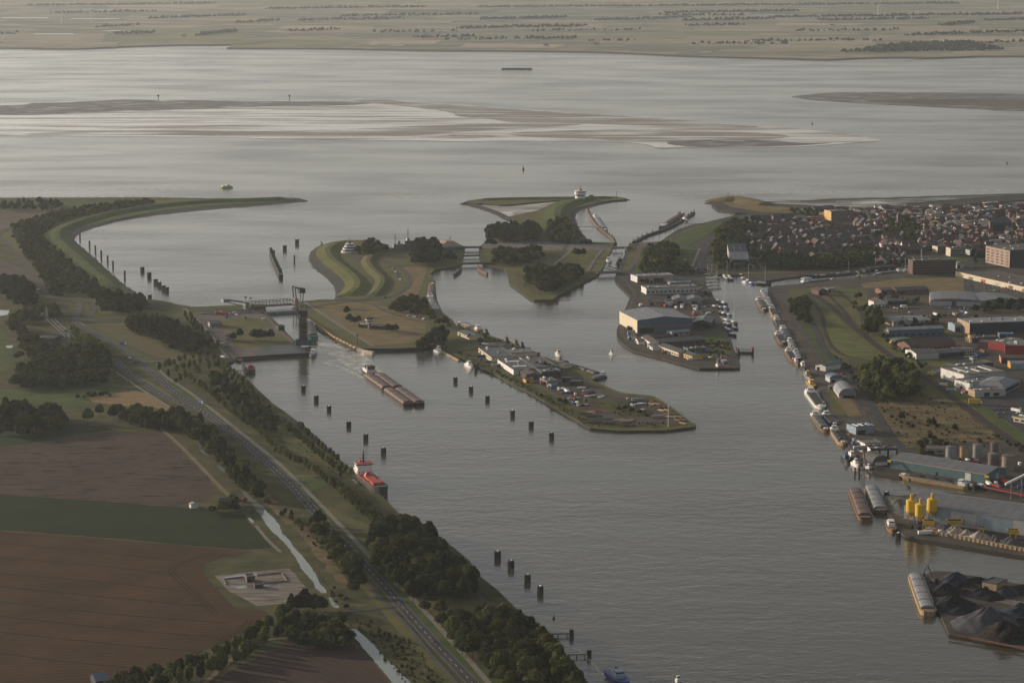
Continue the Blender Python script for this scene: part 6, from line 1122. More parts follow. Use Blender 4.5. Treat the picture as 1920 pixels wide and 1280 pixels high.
mb.box(L + 12, 0, 18, 8, 11, 6); mb.build('counterweight', DSTEEL, e)
mb = MB()
for s_ in (-5, 5): mb.bar((-6, s_, 10), (-34, s_, 15), 1.4); mb.bar((-6, s_, 4), (-34, s_, 13), .8)
mb.box(-33, 0, 12, 8, 10, 4); mb.build('tail_arm', STEEL, e)
wall_line('lock_gate', 'blue-grey rolling sea gate below the lowered lattice bridge', 'lock gate', [(497, 590), (556, 586)], 7, 3.2, mat('gate_steel', (.10, .13, .15), .6, var=.2, scale=.3), z=0, k=0)
p = P(569, 647); e = thing('raised_bridge', 'lattice bascule bridge standing upright like a red and dark ladder', 'bridge', (p[0], p[1], 2), .1)
for s_ in (-5, 5):
    mb = MB()
    for y in (-1.8, 1.8): mb.bar((s_, y, 0), (s_, y, 42), .8)
    for i in range(9): mb.bar((s_, -1.8, i * 4.6), (s_, 1.8, (i + 1) * 4.6), .4)
    mb.build('truss', [DSTEEL, W['plum']][s_ > 0], e)
for i in range(9):
    mb = MB(); mb.box(0, 0, 3 + i * 4.6, 10, 4.2, 1.0); mb.build('crossbeam', [W['plum'], DSTEEL, W['brick']][i % 3], e)
mb = MB(); mb.box(0, 1.2, 4, 8.2, .5, 36); mb.build('deck', mat('deck_net', (.09, .07, .065), .8, var=.3, scale=.5), e)
mb = MB(); mb.box(0, 5, -.5, 18, 9, 7); mb.build('pier', W['blue'], e)
mb = MB()
for s_ in (-5, 5): mb.bar((s_, 4, 30), (s_ - 2, 16, 44), 1.2); mb.bar((s_ - 2, 16, 44), (s_ - 3, 26, 34), 1.2)
mb.box(-2, 24, 32, 11, 7, 5); mb.build('counterweight', DSTEEL, e)
wall_line('lock_wall', 'golden sunlit timber-faced east wall of the large lock', 'lock wall', [(560, 591), (590, 612), (625, 636), (668, 658)], 2.2, 4.4, mat('sun_gold_fender', (.42, .27, .13), .7, var=.25, scale=.2), z=-.6, post=(12, 2.8, 4.8), pm_=mat('fender_post', (.22, .15, .08), .8, var=.2), k=0)  # golden evening sunlight put into the wall colour
wall_line('guide_wall', 'pale rounded guide wall end shining at the lower mouth of the large lock', 'guide wall', [(664, 655), (680, 662), (700, 666)], 3.4, 4.2, mat('fender_plate', (.50, .43, .32), .35, var=.2, scale=.2, spec=.6), z=-.4, k=4)
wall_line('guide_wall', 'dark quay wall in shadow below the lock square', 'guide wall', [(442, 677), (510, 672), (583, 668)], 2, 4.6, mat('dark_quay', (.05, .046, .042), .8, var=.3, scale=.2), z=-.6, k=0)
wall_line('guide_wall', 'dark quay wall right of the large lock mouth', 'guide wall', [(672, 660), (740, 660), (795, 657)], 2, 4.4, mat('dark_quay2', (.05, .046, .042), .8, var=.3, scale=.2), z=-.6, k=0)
low_bridge('lock_bridge', 'dark low bridge over the sea end of the middle lock', (866, 466), (904, 466), 9, 4)
low_bridge('lock_bridge', 'dark low bridge over the canal end of the middle lock', (858, 497), (925, 495), 10, 4)
low_bridge('lock_gate', 'narrow gate walkway across the middle of the middle lock', (866, 481), (900, 480), 3, 3, cat='lock gate')
low_bridge('lock_bridge', 'dark bridge over the sea end of the small lock', (1147, 468), (1184, 467), 9, 4.5)
low_bridge('lock_bridge', 'dark bridge over the canal end of the small lock', (1119, 515), (1164, 513), 12, 4.6)
wall_line('guide_wall', 'curved dark guide wall left of the middle lock mouth', 'guide wall', [(864, 503), (863, 509), (852, 518)], 2.4, 3.6, G['wall'], z=0)
wall_line('guide_wall', 'curved brown guide wall right of the middle lock mouth', 'guide wall', [(897, 502), (900, 509), (914, 516)], 2.4, 3.6, RSTEEL, z=0)
wall_line('guide_pier', 'long curved pier with posts left of the small lock entrance', 'pier', [(1102, 394), (1107, 406), (1120, 425), (1138, 440), (1150, 450), (1154, 458)], 5, 2.6, W['plum'], z=.2, post=(28, 1.2, 7))
wall_line('guide_pier', 'long dark pier with posts right of the small lock entrance', 'pier', [(1188, 456), (1215, 442), (1250, 430), (1280, 414), (1301, 400)], 5, 2.6, TIM, z=.2, post=(28, 1.2, 7))
wall_line('guide_pier', 'dark timber guide pier standing alone in the outer harbour', 'pier', [(508, 475), (513, 487), (520, 503), (527, 519)], 4.5, 4.5, TIM, z=-.2, post=(14, 3.4, 8.5))
wall_line('footbridge', 'thin footbridge from the bank to the long curved pier', 'footbridge', [(1084, 426), (1112, 425)], 1.4, .5, DSTEEL, z=3, post=(22, .8, 0), k=0)
wall_line('footbridge', 'thin footbridge from the sand bank to the right pier', 'footbridge', [(1272, 420), (1318, 420)], 1.4, .5, DSTEEL, z=3, post=(16, .8, 0), k=0)
# jetties
def jetty(label, A, B, wd=1.6):
    a = P(*A, 0); b = P(*B, 0); L = hypot(b[0]-a[0], b[1]-a[1]); e = thing('jetty', label, 'jetty', a, atan2(b[1]-a[1], b[0]-a[0]))
    mb = MB(); mb.box(L / 2, 0, 1.6, L, wd, .5); mb.build('walkway', mat('jetty_deck', (.12, .11, .10), .8), e)
    for k in range(3):
        mb = MB(); mb.cyl(L * (.3 + .3 * k), 0, -1, .35, 2.6, 8); mb.build('pile', TIM, e)
    mb = MB(); mb.cyl(L + 1, 0, -1, 1.5, 5.6, 10); mb.build('end_pile', TIM, e)
jetty('upper one of the two thin jetties beside the bottom wood', (1012, 1193), (1069, 1192))
jetty('lower one of the two thin jetties beside the bottom wood', (1050, 1232), (1102, 1231))
jetty('small jetty behind the orange and black tugboat', (441, 698), (459, 697))
jetty('thin jetty at the small white boats of the peninsula', (915, 694), (893, 697))
wall_line('pontoon', 'pale floating pontoon at the upper left of the peninsula', 'pontoon', [(829, 660), (861, 677)], 3, 1.4, W['tan'], z=0, k=0)
wall_line('pontoon', 'upright dark fender pontoon left of the tugboat', 'pontoon', [(455, 682), (463, 703)], 2, 3, TIM, z=0, k=0)
p = P(1396, 662, 0); e = thing('floating_dock', 'small dark floating dock with two end towers off the harbour tongue', 'dock', p, 0)
mb = MB(); mb.box(0, 0, -.4, 20, 9, 1.8); mb.build('pontoon', DSTEEL, e)
for x in (-9, 9):
    mb = MB(); mb.box(x, 0, 1.404, 2.6, 11, 5); mb.build('side_tower', RSTEEL, e)
mb = MB(); mb.box(0, 3, 3.4, 15.2, 1.2, .8); mb.build('gangway', STEEL, e)
# ---- masts
def mast(name, label, px, py, h, w_, m, cat='mast', group=None, top=1.6, z=2.0):
    p = P(px, py, z); e = thing(name, label, cat, (p[0], p[1], z), 0, group); mb = MB(); mb.cyl(0, 0, -.3, w_, h + .3, 8, w_ * .6); mb.build('pole', m, e); mb = MB(); mb.box(0, 0, h, top, top, top * .7); mb.build('head', m, e); return e
mast('signal_mast', 'signal mast with two dark boxes by the sea gate', 461, 573, 10, .5, DSTEEL, top=2.4)
mast('signal_mast', 'signal mast with dark box at the lower end of the large lock', 670, 646, 10, .5, DSTEEL, top=2.2)
mast('signal_mast', 'signal mast on the big brown lock roof', 844, 466, 16, .5, DSTEEL, top=2)
mast('light_mast', 'tall white light mast on the tip of the peninsula', 1253, 800, 20, .4, WP, top=1.4)
mast('light_mast', 'thin mast on the grass by the left breakwater', 240, 390, 16, .35, STEEL)
mast('beacon', 'dark beacon post on the sandbank, left of the two', 297, 189, 12, 1.2, DSTEEL, cat='beacon', top=5, z=0)
mast('beacon', 'dark beacon post on the sandbank, right of the two', 543, 189, 12, 1.2, DSTEEL, cat='beacon', top=5, z=0)
mast('beacon', 'beacon pole at the tip of the left breakwater', 548, 372, 7, .5, WP, cat='beacon')
mast('beacon', 'beacon pole at the right tip of the spit', 1156, 369, 8, .5, DSTEEL, cat='beacon')
mast('beacon', 'beacon pole on the round sandy headland', 1365, 373, 9, .5, DSTEEL, cat='beacon')
for i, (px, py, h) in enumerate([(1310, 500, 22), (1336, 498, 20), (1358, 440, 16), (1331, 540, 18), (1377, 512, 18)]): mast('light_mast', ['tall pale lamp mast by the road right of the square wood', 'lamp mast above the marina', 'lamp mast by the upper bend of the town road', 'pale mast at the marina corner', 'pale mast above the moored yachts'][i], px, py, h, .2, STEEL)
def pylon(label, px, py, h, name='lattice_pylon'):
    p = P(px, py); e = thing(name, label, 'pylon', (p[0], p[1], 2), .4); mb = MB(); b_ = h * .09
    for sx_, sy_ in ((-1, -1), (1, -1), (1, 1), (-1, 1)): mb.bar((sx_ * b_, sy_ * b_, 0), (sx_ * .4, sy_ * .4, h), .4)
    for i in range(6):
        t = i / 6; q = b_ * (1 - t) + .4 * t; t2 = (i + 1) / 6; q2 = b_ * (1 - t2) + .4 * t2
        mb.bar((-q, -q, h * t), (q2, -q2, h * t2), .25); mb.bar((q, -q, h * t), (-q2, -q2, h * t2), .25)
    mb.build('lattice', STEEL, e); mb = MB()
    for z_ in (.72, .86): mb.bar((-h * .16, 0, h * z_), (h * .16, 0, h * z_), .4)
    mb.build('cross_arm', STEEL, e)
pylon('lattice pylon at the upper left end of the substation', 88, 606, 20); pylon('lattice pylon at the lower right end of the substation', 130, 640, 18)
e = thing('substation_gantry', 'pale busbar gantry running between the two pylons', 'gantry', P(95, 612)); mb = MB(); a_ = P(95, 612); b_ = P(132, 646); d_ = (b_[0]-a_[0], b_[1]-a_[1])
for o_ in (-5, 0, 5): mb.bar((o_, 0, 9), (d_[0] + o_, d_[1], 9), .35)
mb.build('busbar', STEEL, e); mb = MB()
for t in range(6): mb.bar((d_[0] * t / 5 - 6, d_[1] * t / 5, 9), (d_[0] * t / 5 + 6, d_[1] * t / 5, 9), .4); mb.bar((d_[0] * t / 5, d_[1] * t / 5, 0), (d_[0] * t / 5, d_[1] * t / 5, 9), .5)
mb.build('frame', STEEL, e)
def turbine(label, px, py, h):
    p = P(px, py, 3); e = thing('wind_turbine', label, 'wind turbine', p, 0, 'wind turbines on the far shore'); mb = MB(); mb.cyl(0, 0, 0, 2.6, h, 10, 1.4); mb.build('tower', WP, e)
    mb = MB(); mb.box(0, 0, h, 4, 9, 4); mb.build('nacelle', WP, e)
    for k in range(3):
        a = k * 2.094 + .5; mb = MB(); mb.bar((0, -5, h + 2), (h * .55 * sin(a), -5, h + 2 + h * .55 * cos(a)), 2.4, .8); mb.build('blade', WP, e)
turbine('faint white wind turbine far off, leftmost of the horizon ones', 116, 46, 62); turbine('faint white wind turbine far off, right of the leftmost one', 171, 42, 62)
turbine('faint white wind turbine far off at the right', 1646, 32, 60); turbine('faint white wind turbine far off near the right edge', 1871, 18, 60)
FARMW = [((1409, 79), 26), ((1113, 86), 22), ((1019, 88), 20), ((1770, 79), 16), ((1865, 79), 20), ((400, 62), 22), ((340, 70), 18), ((1709, 82), 16), ((1172, 58), 18), ((1556, 50), 18)]
for i, ((px, py), w_) in enumerate(FARMW):
    bld('farmhouse', 'tiny pale farm building on the far shore, %s' % ['right of the centre', 'close to the water below centre', 'second close to the water', 'beside the far wood', 'at the right edge', 'left part of the shore', 'leftmost one', 'within the far wood', 'higher inland at the centre', 'higher inland at the right'][i], 'farmhouse', (px, py), (px + w_ * .5, py), 14, 6, 'gx', 4, 'white', 'red', group='farm buildings on the far shore', z=3)
# ================================================================== VESSELS
def hull_mb(L, B, D, bow=.14, stern=.05, sheer=.8, blunt=.05, draft=.6):
    st = [(-L/2, .78), (-L/2 + stern * L, 1), (L/2 - bow * L, 1), (L/2 - bow * L * .5, .82), (L/2 - bow * L * .15, .42), (L/2, blunt)]
    n_ = len(st); top = [(x, B / 2 * w_, D + (sheer * max(0, (x - (L/2 - bow * L * 1.4)) / (bow * L * 1.4)) if bow else 0)) for x, w_ in st]; bot = [(x * .985, B / 2 * w_ * .93, -draft) for x, w_ in st]
    vs = []
    for s_ in (1, -1):
        vs += [(x, s_ * y, z) for x, y, z in top]; vs += [(x, s_ * y, z) for x, y, z in bot]
    fs = []
    for i in range(n_ - 1): fs += [(i, i+1, n_+i+1, n_+i), (2*n_+i, 3*n_+i, 3*n_+i+1, 2*n_+i+1), (i, 2*n_+i, 2*n_+i+1, i+1)]
    fs += [(0, n_, 3*n_, 2*n_), (n_-1, 3*n_-1, 4*n_-1, 2*n_-1)]
    mb = MB(); mb.add(vs, fs); return mb
def hullm(c): return {'black': BLK, 'blue': BP, 'green': GP, 'red': RP, 'white': WP, 'rust': RSTEEL, 'brown': mat('brown_hull', (.16, .095, .05), .5, var=.25, scale=.3), 'grey': STEEL, 'tan': mat('tan_hull', (.36, .25, .13), .5, var=.2, scale=.2)}[c]
DECK = mat('deck_grey', (.16, .15, .15), .8, var=.2, scale=.4); CARGO = mat('dark_cargo', (.030, .030, .034), .9, var=.4, scale=.4)
def at(A, B, z=0.0):
    a = P(*A, z); b = P(*B, z); return ((a[0]+b[0])/2, (a[1]+b[1])/2, z), atan2(b[1]-a[1], b[0]-a[0]), hypot(b[0]-a[0], b[1]-a[1])
def barge(label, stern, bow, Bm, hull='black', hold='open', D=2.2, group=None, house=True, Lmax=None, name='barge', gun=None):
    loc, rz, L = at(stern, bow); L = min(L, Lmax) if Lmax else L
    e = thing(name, label, 'barge', loc, rz, group); hullp = hull_mb(L, Bm, D, .12 if house else .07, .04, 1.0, .10 if house else .62).build('hull', hullm(hull), e)
    x0, x1 = -L * (.30 if house else .46), L * (.36 if house else .42); hl = x1 - x0; hc = (x0 + x1) / 2
    mb = MB(); mb.box(hc, 0, D + .01, hl, Bm * .84, 1.1); mb.build('hold_coaming', gun or [DECK, RSTEEL][hold == 'rust'], e)
    if hold == 'open': mb = MB(); mb.box(hc, 0, D + 1.12, hl * .97, Bm * .72, .06); mb.build('cargo_hold', CARGO, e)
    elif hold == 'coal':
        mb = MB(); mb.box(hc, 0, D + 1.12, hl * .97, Bm * .72, .05)
        for k in range(3): mb.box(hc + (k - 1) * hl * .3, 0, D + 1.17, hl * .26, Bm * .6, 1.4, 0, .25, .1)
        mb.build('cargo', CARGO, e)
    else:
        n_ = max(4, int(hl / 9)); hm = {'grey': R['lgrey'], 'rust': R['rust'], 'white': R['white'], 'dark': R['dark']}[hold]
        for i in range(n_):
            mb = MB(); vs = []; a_ = x0 + hl * i / n_ + .25; b_ = x0 + hl * (i + 1) / n_ - .25; up = .25 * (i % 2)
            for k in range(7):
                an = pi * k / 6; vs += [(a_, -cos(an) * Bm * .41, D + 1.1 + up + sin(an) * Bm * .13), (b_, -cos(an) * Bm * .41, D + 1.1 + up + sin(an) * Bm * .13)]
            mb.add(vs, [(2*k, 2*k+2, 2*k+3, 2*k+1) for k in range(6)] + [tuple(range(0, 14, 2)), tuple(range(13, 0, -2))]); mb.build('hatch_cover', hm, e)
    if house:
        mb = MB(); mb.box(-L * .40, 0, D + .01, L * .13, Bm * .78, 2.0); mb.box(L * .43, 0, D + .5, L * .05, Bm * .35, 1.2); mb.build('deckhouse', WP, e)
        mb = MB(); mb.box(-L * .385, 0, D + 2.014, 4.6, Bm * .5, 2.5); wh = mb.build('wheelhouse', WP, e)
        mb = MB(); mb.box(-L * .385, 0, D + 3.2, 4.7, Bm * .51, .8); mb.build('window', GL, wh)
        mb = MB(); mb.bar((L * .46, 0, D), (L * .46, 0, D + 6), .25); mb.build('mast', STEEL, e)
    else:
        mb = MB(); mb.box(-L * .48, 0, D + .01, L * .03, Bm * .6, .9); mb.box(L * .46, 0, D + .01, L * .03, Bm * .6, .9); mb.build('winch', DECK, e)
    return e
def tug(label, stern, bow, Bm, hull='black', sup=None, name='tugboat', cat='tugboat', group=None, D=2.2, L=None):
    loc, rz, L0 = at(stern, bow); L = L or L0; sup = sup or WP
    e = thing(name, label, cat, loc, rz, group); hull_mb(L, Bm, D, .3, .06, 1.3, .08).build('hull', hullm(hull), e)
    mb = MB(); mb.box(-L * .03, 0, D + .01, L * .42, Bm * .62, 2.4); mb.build('deckhouse', sup, e)
    mb = MB(); mb.box(L * .05, 0, D + 2.42, L * .2, Bm * .5, 2.3); wh = mb.build('wheelhouse', sup, e)
    mb = MB(); mb.box(L * .05, 0, D + 3.4, L * .205, Bm * .515, .8); mb.build('window', GL, wh)
    mb = MB(); mb.bar((0, 0, D + 4), (0, 0, D + 9), .3); mb.build('mast', STEEL, e)
    mb = MB(); mb.cyl(-L * .16, 0, D + 2.4, .8, 2.4, 8); mb.build('funnel', DSTEEL, e); return e
def yacht_proto(name, L, Bm, D, hull, sail, cab=.4):
    e = thing(name, '', 'yacht'); hull_mb(L, Bm, D, .35, .04, .5, .04, .4).build('hull', hullm(hull), e)
    mb = MB(); mb.box(0, 0, D + .01, L * cab, Bm * .66, 1.1, 0, .88, .85); c = mb.build('cabin', WP, e)
    mb = MB(); mb.box(0, 0, D + .4, L * cab * .99, Bm * .67, .35); mb.build('window', GL, c)
    if sail:
        mb = MB(); mb.cyl(L * .08, 0, D, .14, L * 1.25, 6); mb.bar((L * .08, 0, D + 1.6), (-L * .38, 0, D + 1.6), .25); mb.build('mast', WP, e)
    return e
# -- the big ones
foamless = None
loc, rz, L = at((690, 707), (769, 765.5)); 
def convoy():
    a = P(690, 706, 0); b = P(767, 762, 0); ux, uy = b[0]-a[0], b[1]-a[1]; L = hypot(ux, uy); ux /= L; uy /= L; nx, ny = -uy, ux; rz = atan2(uy, ux)
    l1 = (L - 2) / 2
    for i in range(2):
        for j in range(2):
            cx = a[0] + ux * (l1 / 2 + i * (l1 + 2)) + nx * (j * 11.8 ); cy = a[1] + uy * (l1 / 2 + i * (l1 + 2)) + ny * (j * 11.8)
            e = thing('pushed_barge', ['rusty covered barge of the moving convoy, rear left next to the pusher', 'rusty covered barge of the moving convoy, rear on the far side', 'rusty covered barge of the moving convoy, front one nearer the bank with trees', 'rusty covered barge of the moving convoy, front one on the far side'][i * 2 + j], 'barge', (cx, cy, 0), rz, 'four barges of the pushed convoy')
            hull_mb(l1, 11.4, 2.4, .05, .02, .5, .7).build('hull', BLK, e)
            mb = MB(); mb.box(0, 0, 2.41, l1 * .92, 10.2, 1.2); mb.build('hold_coaming', mat('tan_rail', (.32, .19, .11), .6, var=.2, scale=.3), e)
            n_ = 8; hl = l1 * .9
            for q in range(n_):
                mb = MB(); vs = []; x0 = -hl / 2 + hl * q / n_ + .15; x1 = x0 + hl / n_ - .3
                for k in range(7):
                    an = pi * k / 6; vs += [(x0, -cos(an) * 4.9, 3.6 + .2 * (q % 2) + sin(an) * 1.3), (x1, -cos(an) * 4.9, 3.6 + .2 * (q % 2) + sin(an) * 1.3)]
                mb.add(vs, [(2*k, 2*k+2, 2*k+3, 2*k+1) for k in range(6)] + [tuple(range(0, 14, 2)), tuple(range(13, 0, -2))]); mb.build('hatch_cover', R['rust'] if q % 3 else mat('purple_cover', (.13, .09, .09), .6, var=.25, scale=.3), e)
    cx = a[0] - ux * 16 + nx * 5.9; cy = a[1] - uy * 16 + ny * 5.9
    e = thing('pusher_boat', 'white pusher boat with a tall wheelhouse behind the rusty convoy', 'pusher', (cx, cy, 0), rz)
    hull_mb(30, 13, 2.6, .06, .05, .2, .8).build('hull', BLK, e); mb = MB(); mb.box(-2, 0, 2.61, 20, 10.5, 3); mb.build('deckhouse', WP, e)
    mb = MB(); mb.box(3, 0, 5.614, 8, 8, 3.6); w_ = mb.build('wheelhouse', DECK, e); mb = MB(); mb.box(3, 0, 9.22, 8.6, 8.6, .4); mb.build('roof', BLK, w_); mb = MB(); mb.box(3, 0, 7, 8.1, 8.1, 1.3); mb.build('window', GL, w_)
    for s_ in (-1, 1): mb = MB(); mb.cyl(-8, s_ * 3, 5.6, .7, 3, 8); mb.build('funnel', DSTEEL, e)
convoy()
def coaster():
    a = P(672, 892, 0); b = P(719, 931, 0); rz = atan2(b[1]-a[1], b[0]-a[0]); e = thing('cargo_ship', 'red decked coaster with white bridge moored at the canal bank', 'ship', ((a[0]+b[0])/2, (a[1]+b[1])/2, 0), rz)
    L, Bm, D = 86, 14.5, 6.0
    hull_mb(L, Bm, D, .16, .05, 2.6, .06, 1).build('hull', mat('grey_green_hull', (.045, .055, .050), .5, var=.2, scale=.2), e)
    mb = hull_mb(L, Bm * 1.004, .9, .16, .05, 0, .06, 1); mb.build('boot_topping', RP, e)
    mb = MB(); mb.box(2, 0, D + .01, L * .62, Bm * .88, .4); mb.build('deck', ORP, e)
    for s_ in (-1, 1): mb = MB(); mb.box(0, s_ * Bm * .47, D, L * .78, .3, 1.2); mb.build('bulwark', RP, e)
    mb = MB(); mb.box(20, 0, D + .42, 12, Bm * .62, 2.6); mb.build('hatch', RP, e)
    mb = MB(); mb.box(3, 0, D + .42, 18, Bm * .5, 1.6); mb.box(-10, 0, D + .42, 6, 6, 4.2, 0, .5, .5); mb.build('tank_housing', ORP, e)
    mb = MB(); mb.box(-27, 0, D + .01, 15, Bm * .95, 4.2); mb.box(-26, 0, D + 4.22, 11, Bm * .86, 2.8); s2 = mb.build('superstructure', WP, e)
    mb = MB(); mb.box(-25, 0, D + 7.03, 9, Bm * .98, 2.7); w_ = mb.build('wheelhouse', WP, e); mb = MB(); mb.box(-25, 0, D + 8.2, 9.1, Bm * .99, .9); mb.build('window', GL, w_); mb = MB(); mb.box(-25, 0, D + 9.74, 9.4, Bm, .4); mb.build('roof', RP, w_)
    for k in range(5): mb = MB(); mb.box(-19.4, (k - 2) * 2.4, D + 2, .2, .9, .8); mb.build('porthole_window', GL, s2)
    mb = MB(); mb.box(-31, 0, D + 7.03, 4, 4.5, 4); mb.build('funnel', RP, e)
    mb = MB(); mb.cyl(-25, 0, D + 10, .8, 11, 8, .4); mb.bar((-25, -3, D + 14), (-25, 3, D + 14), .4); mb.bar((-25, -2, D + 17), (-25, 2, D + 17), .4); mb.build('mast', BLK, e)
    mb = MB(); mb.bar((31, 0, D + 1.5), (31, 0, D + 11), .4); mb.build('foremast', STEEL, e)
    for x in (12, 26): mb = MB(); mb.box(x, 0, D + .42, 1.6, 9, 1.8); mb.build('deck_winch', ORP, e)
coaster()
def navy():
    e = thing('navy_ship', 'grey navy ship with masts moored behind the tall tree clump', 'ship', P(762, 470, 0), .35); e.scale = (1.25,) * 3; hull_mb(56, 11, 4.6, .2, .04, 1.4, .04).build('hull', STEEL, e)
    mb = MB(); mb.box(-4, 0, 4.61, 26, 8, 4); mb.box(2, 0, 8.62, 10, 6.5, 3.4); mb.box(2, 0, 12.03, 5, 4, 3, 0, .4, .4); s_ = mb.build('superstructure', STEEL, e); mb = MB(); mb.box(2, 0, 9.8, 10.1, 6.6, .9); mb.build('window', GL, s_)
    for x, h in ((2, 26), (-14, 20), (16, 14)): mb = MB(); mb.bar((x, 0, 8), (x, 0, h), .7); mb.bar((x, -3, h - 4), (x, 3, h - 4), .5); mb.build('mast', DSTEEL, e)
    mb = MB(); mb.cyl(-9, 0, 8.6, 1.6, 3.4, 10, 1.2); mb.build('funnel', DSTEEL, e)
navy()
def ferry():
    loc, rz, L = at((413, 352.6), (437, 351.6)); e = thing('fast_ferry', 'small yellow-green ferry crossing the open water with a white wake', 'ferry', loc, rz)
    m_ = mat('ferry_yellow', (.42, .46, .12), .5, var=.1, scale=.3)
    for s_ in (-1, 1):
        h = hull_mb(22, 3, 2, .3, .04, .6, .05); h.v = [(x, y + s_ * 3.2, z) for x, y, z in h.v]; h.build('hull', m_, e)
    mb = MB(); mb.box(-1, 0, 2.1, 16, 8.6, 2.2, 0, .95, .95); c = mb.build('cabin', WP, e); mb = MB(); mb.box(-1, 0, 2.8, 16, 8.7, .8); mb.build('window', GL, c); mb = MB(); mb.box(2, 0, 4.3, 5, 5, 1.6, 0, .8, .8); mb.build('wheelhouse', m_, e)
ferry()
barge('long low barge under way far out on the estuary', (998, 130.4), (940, 130.4), 13, 'black', 'open', 3.2)
barge('left one of the two covered barges beside the silo quay', (1603, 923), (1624, 978), 12.5, 'brown', 'rust', 2.8, 'covered barges by the silo quay', False)
barge('right one of the two covered barges beside the silo quay, paler covers', (1633, 918), (1652, 964), 12.5, 'brown', 'white', 2.8, 'covered barges by the silo quay', False)
barge('lone covered barge with a tan side at the coal quay', (1716, 1084), (1742, 1156), 12.0, 'tan', 'white', 3.2, None, False)
barge('long tan barge with coal heaps in front of the teal warehouse', (1818, 916), (1686, 894), 11, 'tan', 'coal', 2.6)
barge('red-railed barge entering from the right frame edge above the dark roof', (2010, 951), (1826, 913), 11, 'black', 'open', 2.6, gun=RP)
Q = [((1430, 549), (1440, 566), 9, 'brown', 'white', 'pale barge at the head of the east quay'), ((1422, 564), (1434, 584), 10, 'brown', 'dark', 'dark covered barge moored outside the second quay barge'), ((1439, 566), (1447, 580), 9, 'white', 'white', 'second quay barge with pale covers'),
     ((1446, 580), (1455, 597), 9, 'tan', 'open', 'third quay barge with a white front'), ((1456, 602), (1464, 617), 9, 'black', 'open', 'fourth quay barge, dark hull'), ((1467, 618), (1480, 640), 9, 'grey', 'dark', 'fifth quay barge, grey covers'), ((1458, 629), (1470, 647), 10, 'rust', 'open', 'rust-red barge moored outside the fifth quay barge'),
     ((1480, 643), (1489, 656), 8, 'grey', 'white', 'short pale covered barge of the east quay'), ((1477, 660), (1489, 679), 9, 'brown', 'open', 'brown barge moored outside, halfway down the east quay'), ((1491, 663), (1500, 677), 8, 'black', 'white', 'inner barge halfway down the east quay'),
     ((1517, 735), (1541, 768), 12, 'white', 'open', 'large white-blue barge with an open dark hold'), ((1526, 780), (1550, 811), 10.5, 'brown', 'dark', 'brown hulled barge with grey deck moored outside'), ((1547, 780), (1567, 801), 9.5, 'black', 'open', 'inner dark barge with a white wheelhouse beside the brown hulled one'), ((1562, 807), (1582, 836), 9.5, 'tan', 'coal', 'last barge of the quay row, tan hull with coal')]
for a, b, w_, hu, ho, lb in Q: barge(lb, a, b, w_, hu, ho, 2.2, 'barges moored along the east quay')
barge('slim pale tanker barge moored at the root of the peninsula', (901, 621), (860, 607), 9, 'tan', 'white', 1.8)
barge('upper covered barge along the basin bank below the middle lock', (806, 563), (811, 534), 10, 'brown', 'rust', 2.2, 'barges along the basin bank')
barge('lower blue-grey covered barge along the basin bank', (818, 583), (808, 564), 10, 'blue', 'white', 2.2, 'barges along the basin bank')
barge('long dark pontoon barge on the north side of the inner canal', (1503, 519.5), (1562, 516.5), 9, 'black', 'open', 2.4, 'barges of the inner canal', False)
barge('pale barge with a blue wheelhouse in the inner canal', (1501, 532), (1563, 526), 8, 'blue', 'white', 1.6, 'barges of the inner canal')
barge('dark barge moored at the far end of the inner canal', (1632, 507.5), (1678, 502.6), 9, 'black', 'dark', 2.8, 'barges of the inner canal', False)
barge('dark slim barge on the south side at the canal end', (1690, 511), (1642, 516.5), 8, 'black', 'grey', 1.8, 'barges of the inner canal')
barge('brown loaded barge at the right guide pier of the small lock', (1240, 428), (1282, 402), 11, 'brown', 'rust', 2.6)
barge('dark barge moored at the left curved pier of the small lock', (1116, 407), (1136, 436), 11, 'grey', 'grey', 2.6)
barge('teal green barge coming out of the large lock behind the raised bridge', (578, 612), (587, 640), 13, 'green', 'dark', 5, None, False)
for i, (a, b) in enumerate([((1070, 688), (1084, 692)), ((1086, 692), (1102, 698)), ((1104, 698), (1120, 704)), ((1062, 683), (1050, 680))]):
    barge(['first', 'second', 'third', 'short innermost'][i] + ' dark covered lighter moored behind the peninsula sheds', a, b, 9, 'black', 'dark', 1.6, 'lighters behind the peninsula sheds', False)
barge('dark flat barge with a low house at the notch of the peninsula', (1133, 706), (1111, 713), 9, 'black', 'grey', 1.4)
tug('tugboat with orange-red superstructure and black hull in the bay corner', (470, 690), (471, 704), 10, 'black', ORP, D=3.2, L=28)
tug('grey-white patrol boat leaving the large lock mouth', (590, 659), (583, 673), 8, 'grey', WP, 'patrol_boat', 'boat', L=32)
tug('cream pilot boat under way beside the peninsula', (1045, 662), (1051, 671), 7, 'white', W['cream'], 'pilot_boat', 'boat', L=24)
tug('white cabin cruiser moored by the pale pontoon', (816, 658), (828, 662), 6, 'white', WP, 'motor_yacht', 'boat')
tug('white motor yacht at the thin peninsula jetty', (870, 681), (889, 694), 6, 'white', WP, 'motor_yacht', 'boat', L=26)
tug('white and brown boat moored below the covered barges', (1667, 978), (1674, 1000), 8.5, 'brown', WP, 'motor_yacht', 'boat')
tug('dark small tug outside the fishing boats at the quay end', (1581, 859), (1591, 868), 6, 'black', W['blue'])
tug('small work boat with white house nearest to the rusty crane', (1591, 851), (1603, 866), 6, 'black', WP, 'work_boat', 'boat')
tug('white bowed work boat at the corner of the teal warehouse quay', (1599, 869), (1610, 877), 5, 'white', WP, 'work_boat', 'boat')
tug('low dark work boat below the rusty crane', (1620, 881), (1637, 885), 5, 'black', WP, 'work_boat', 'boat')
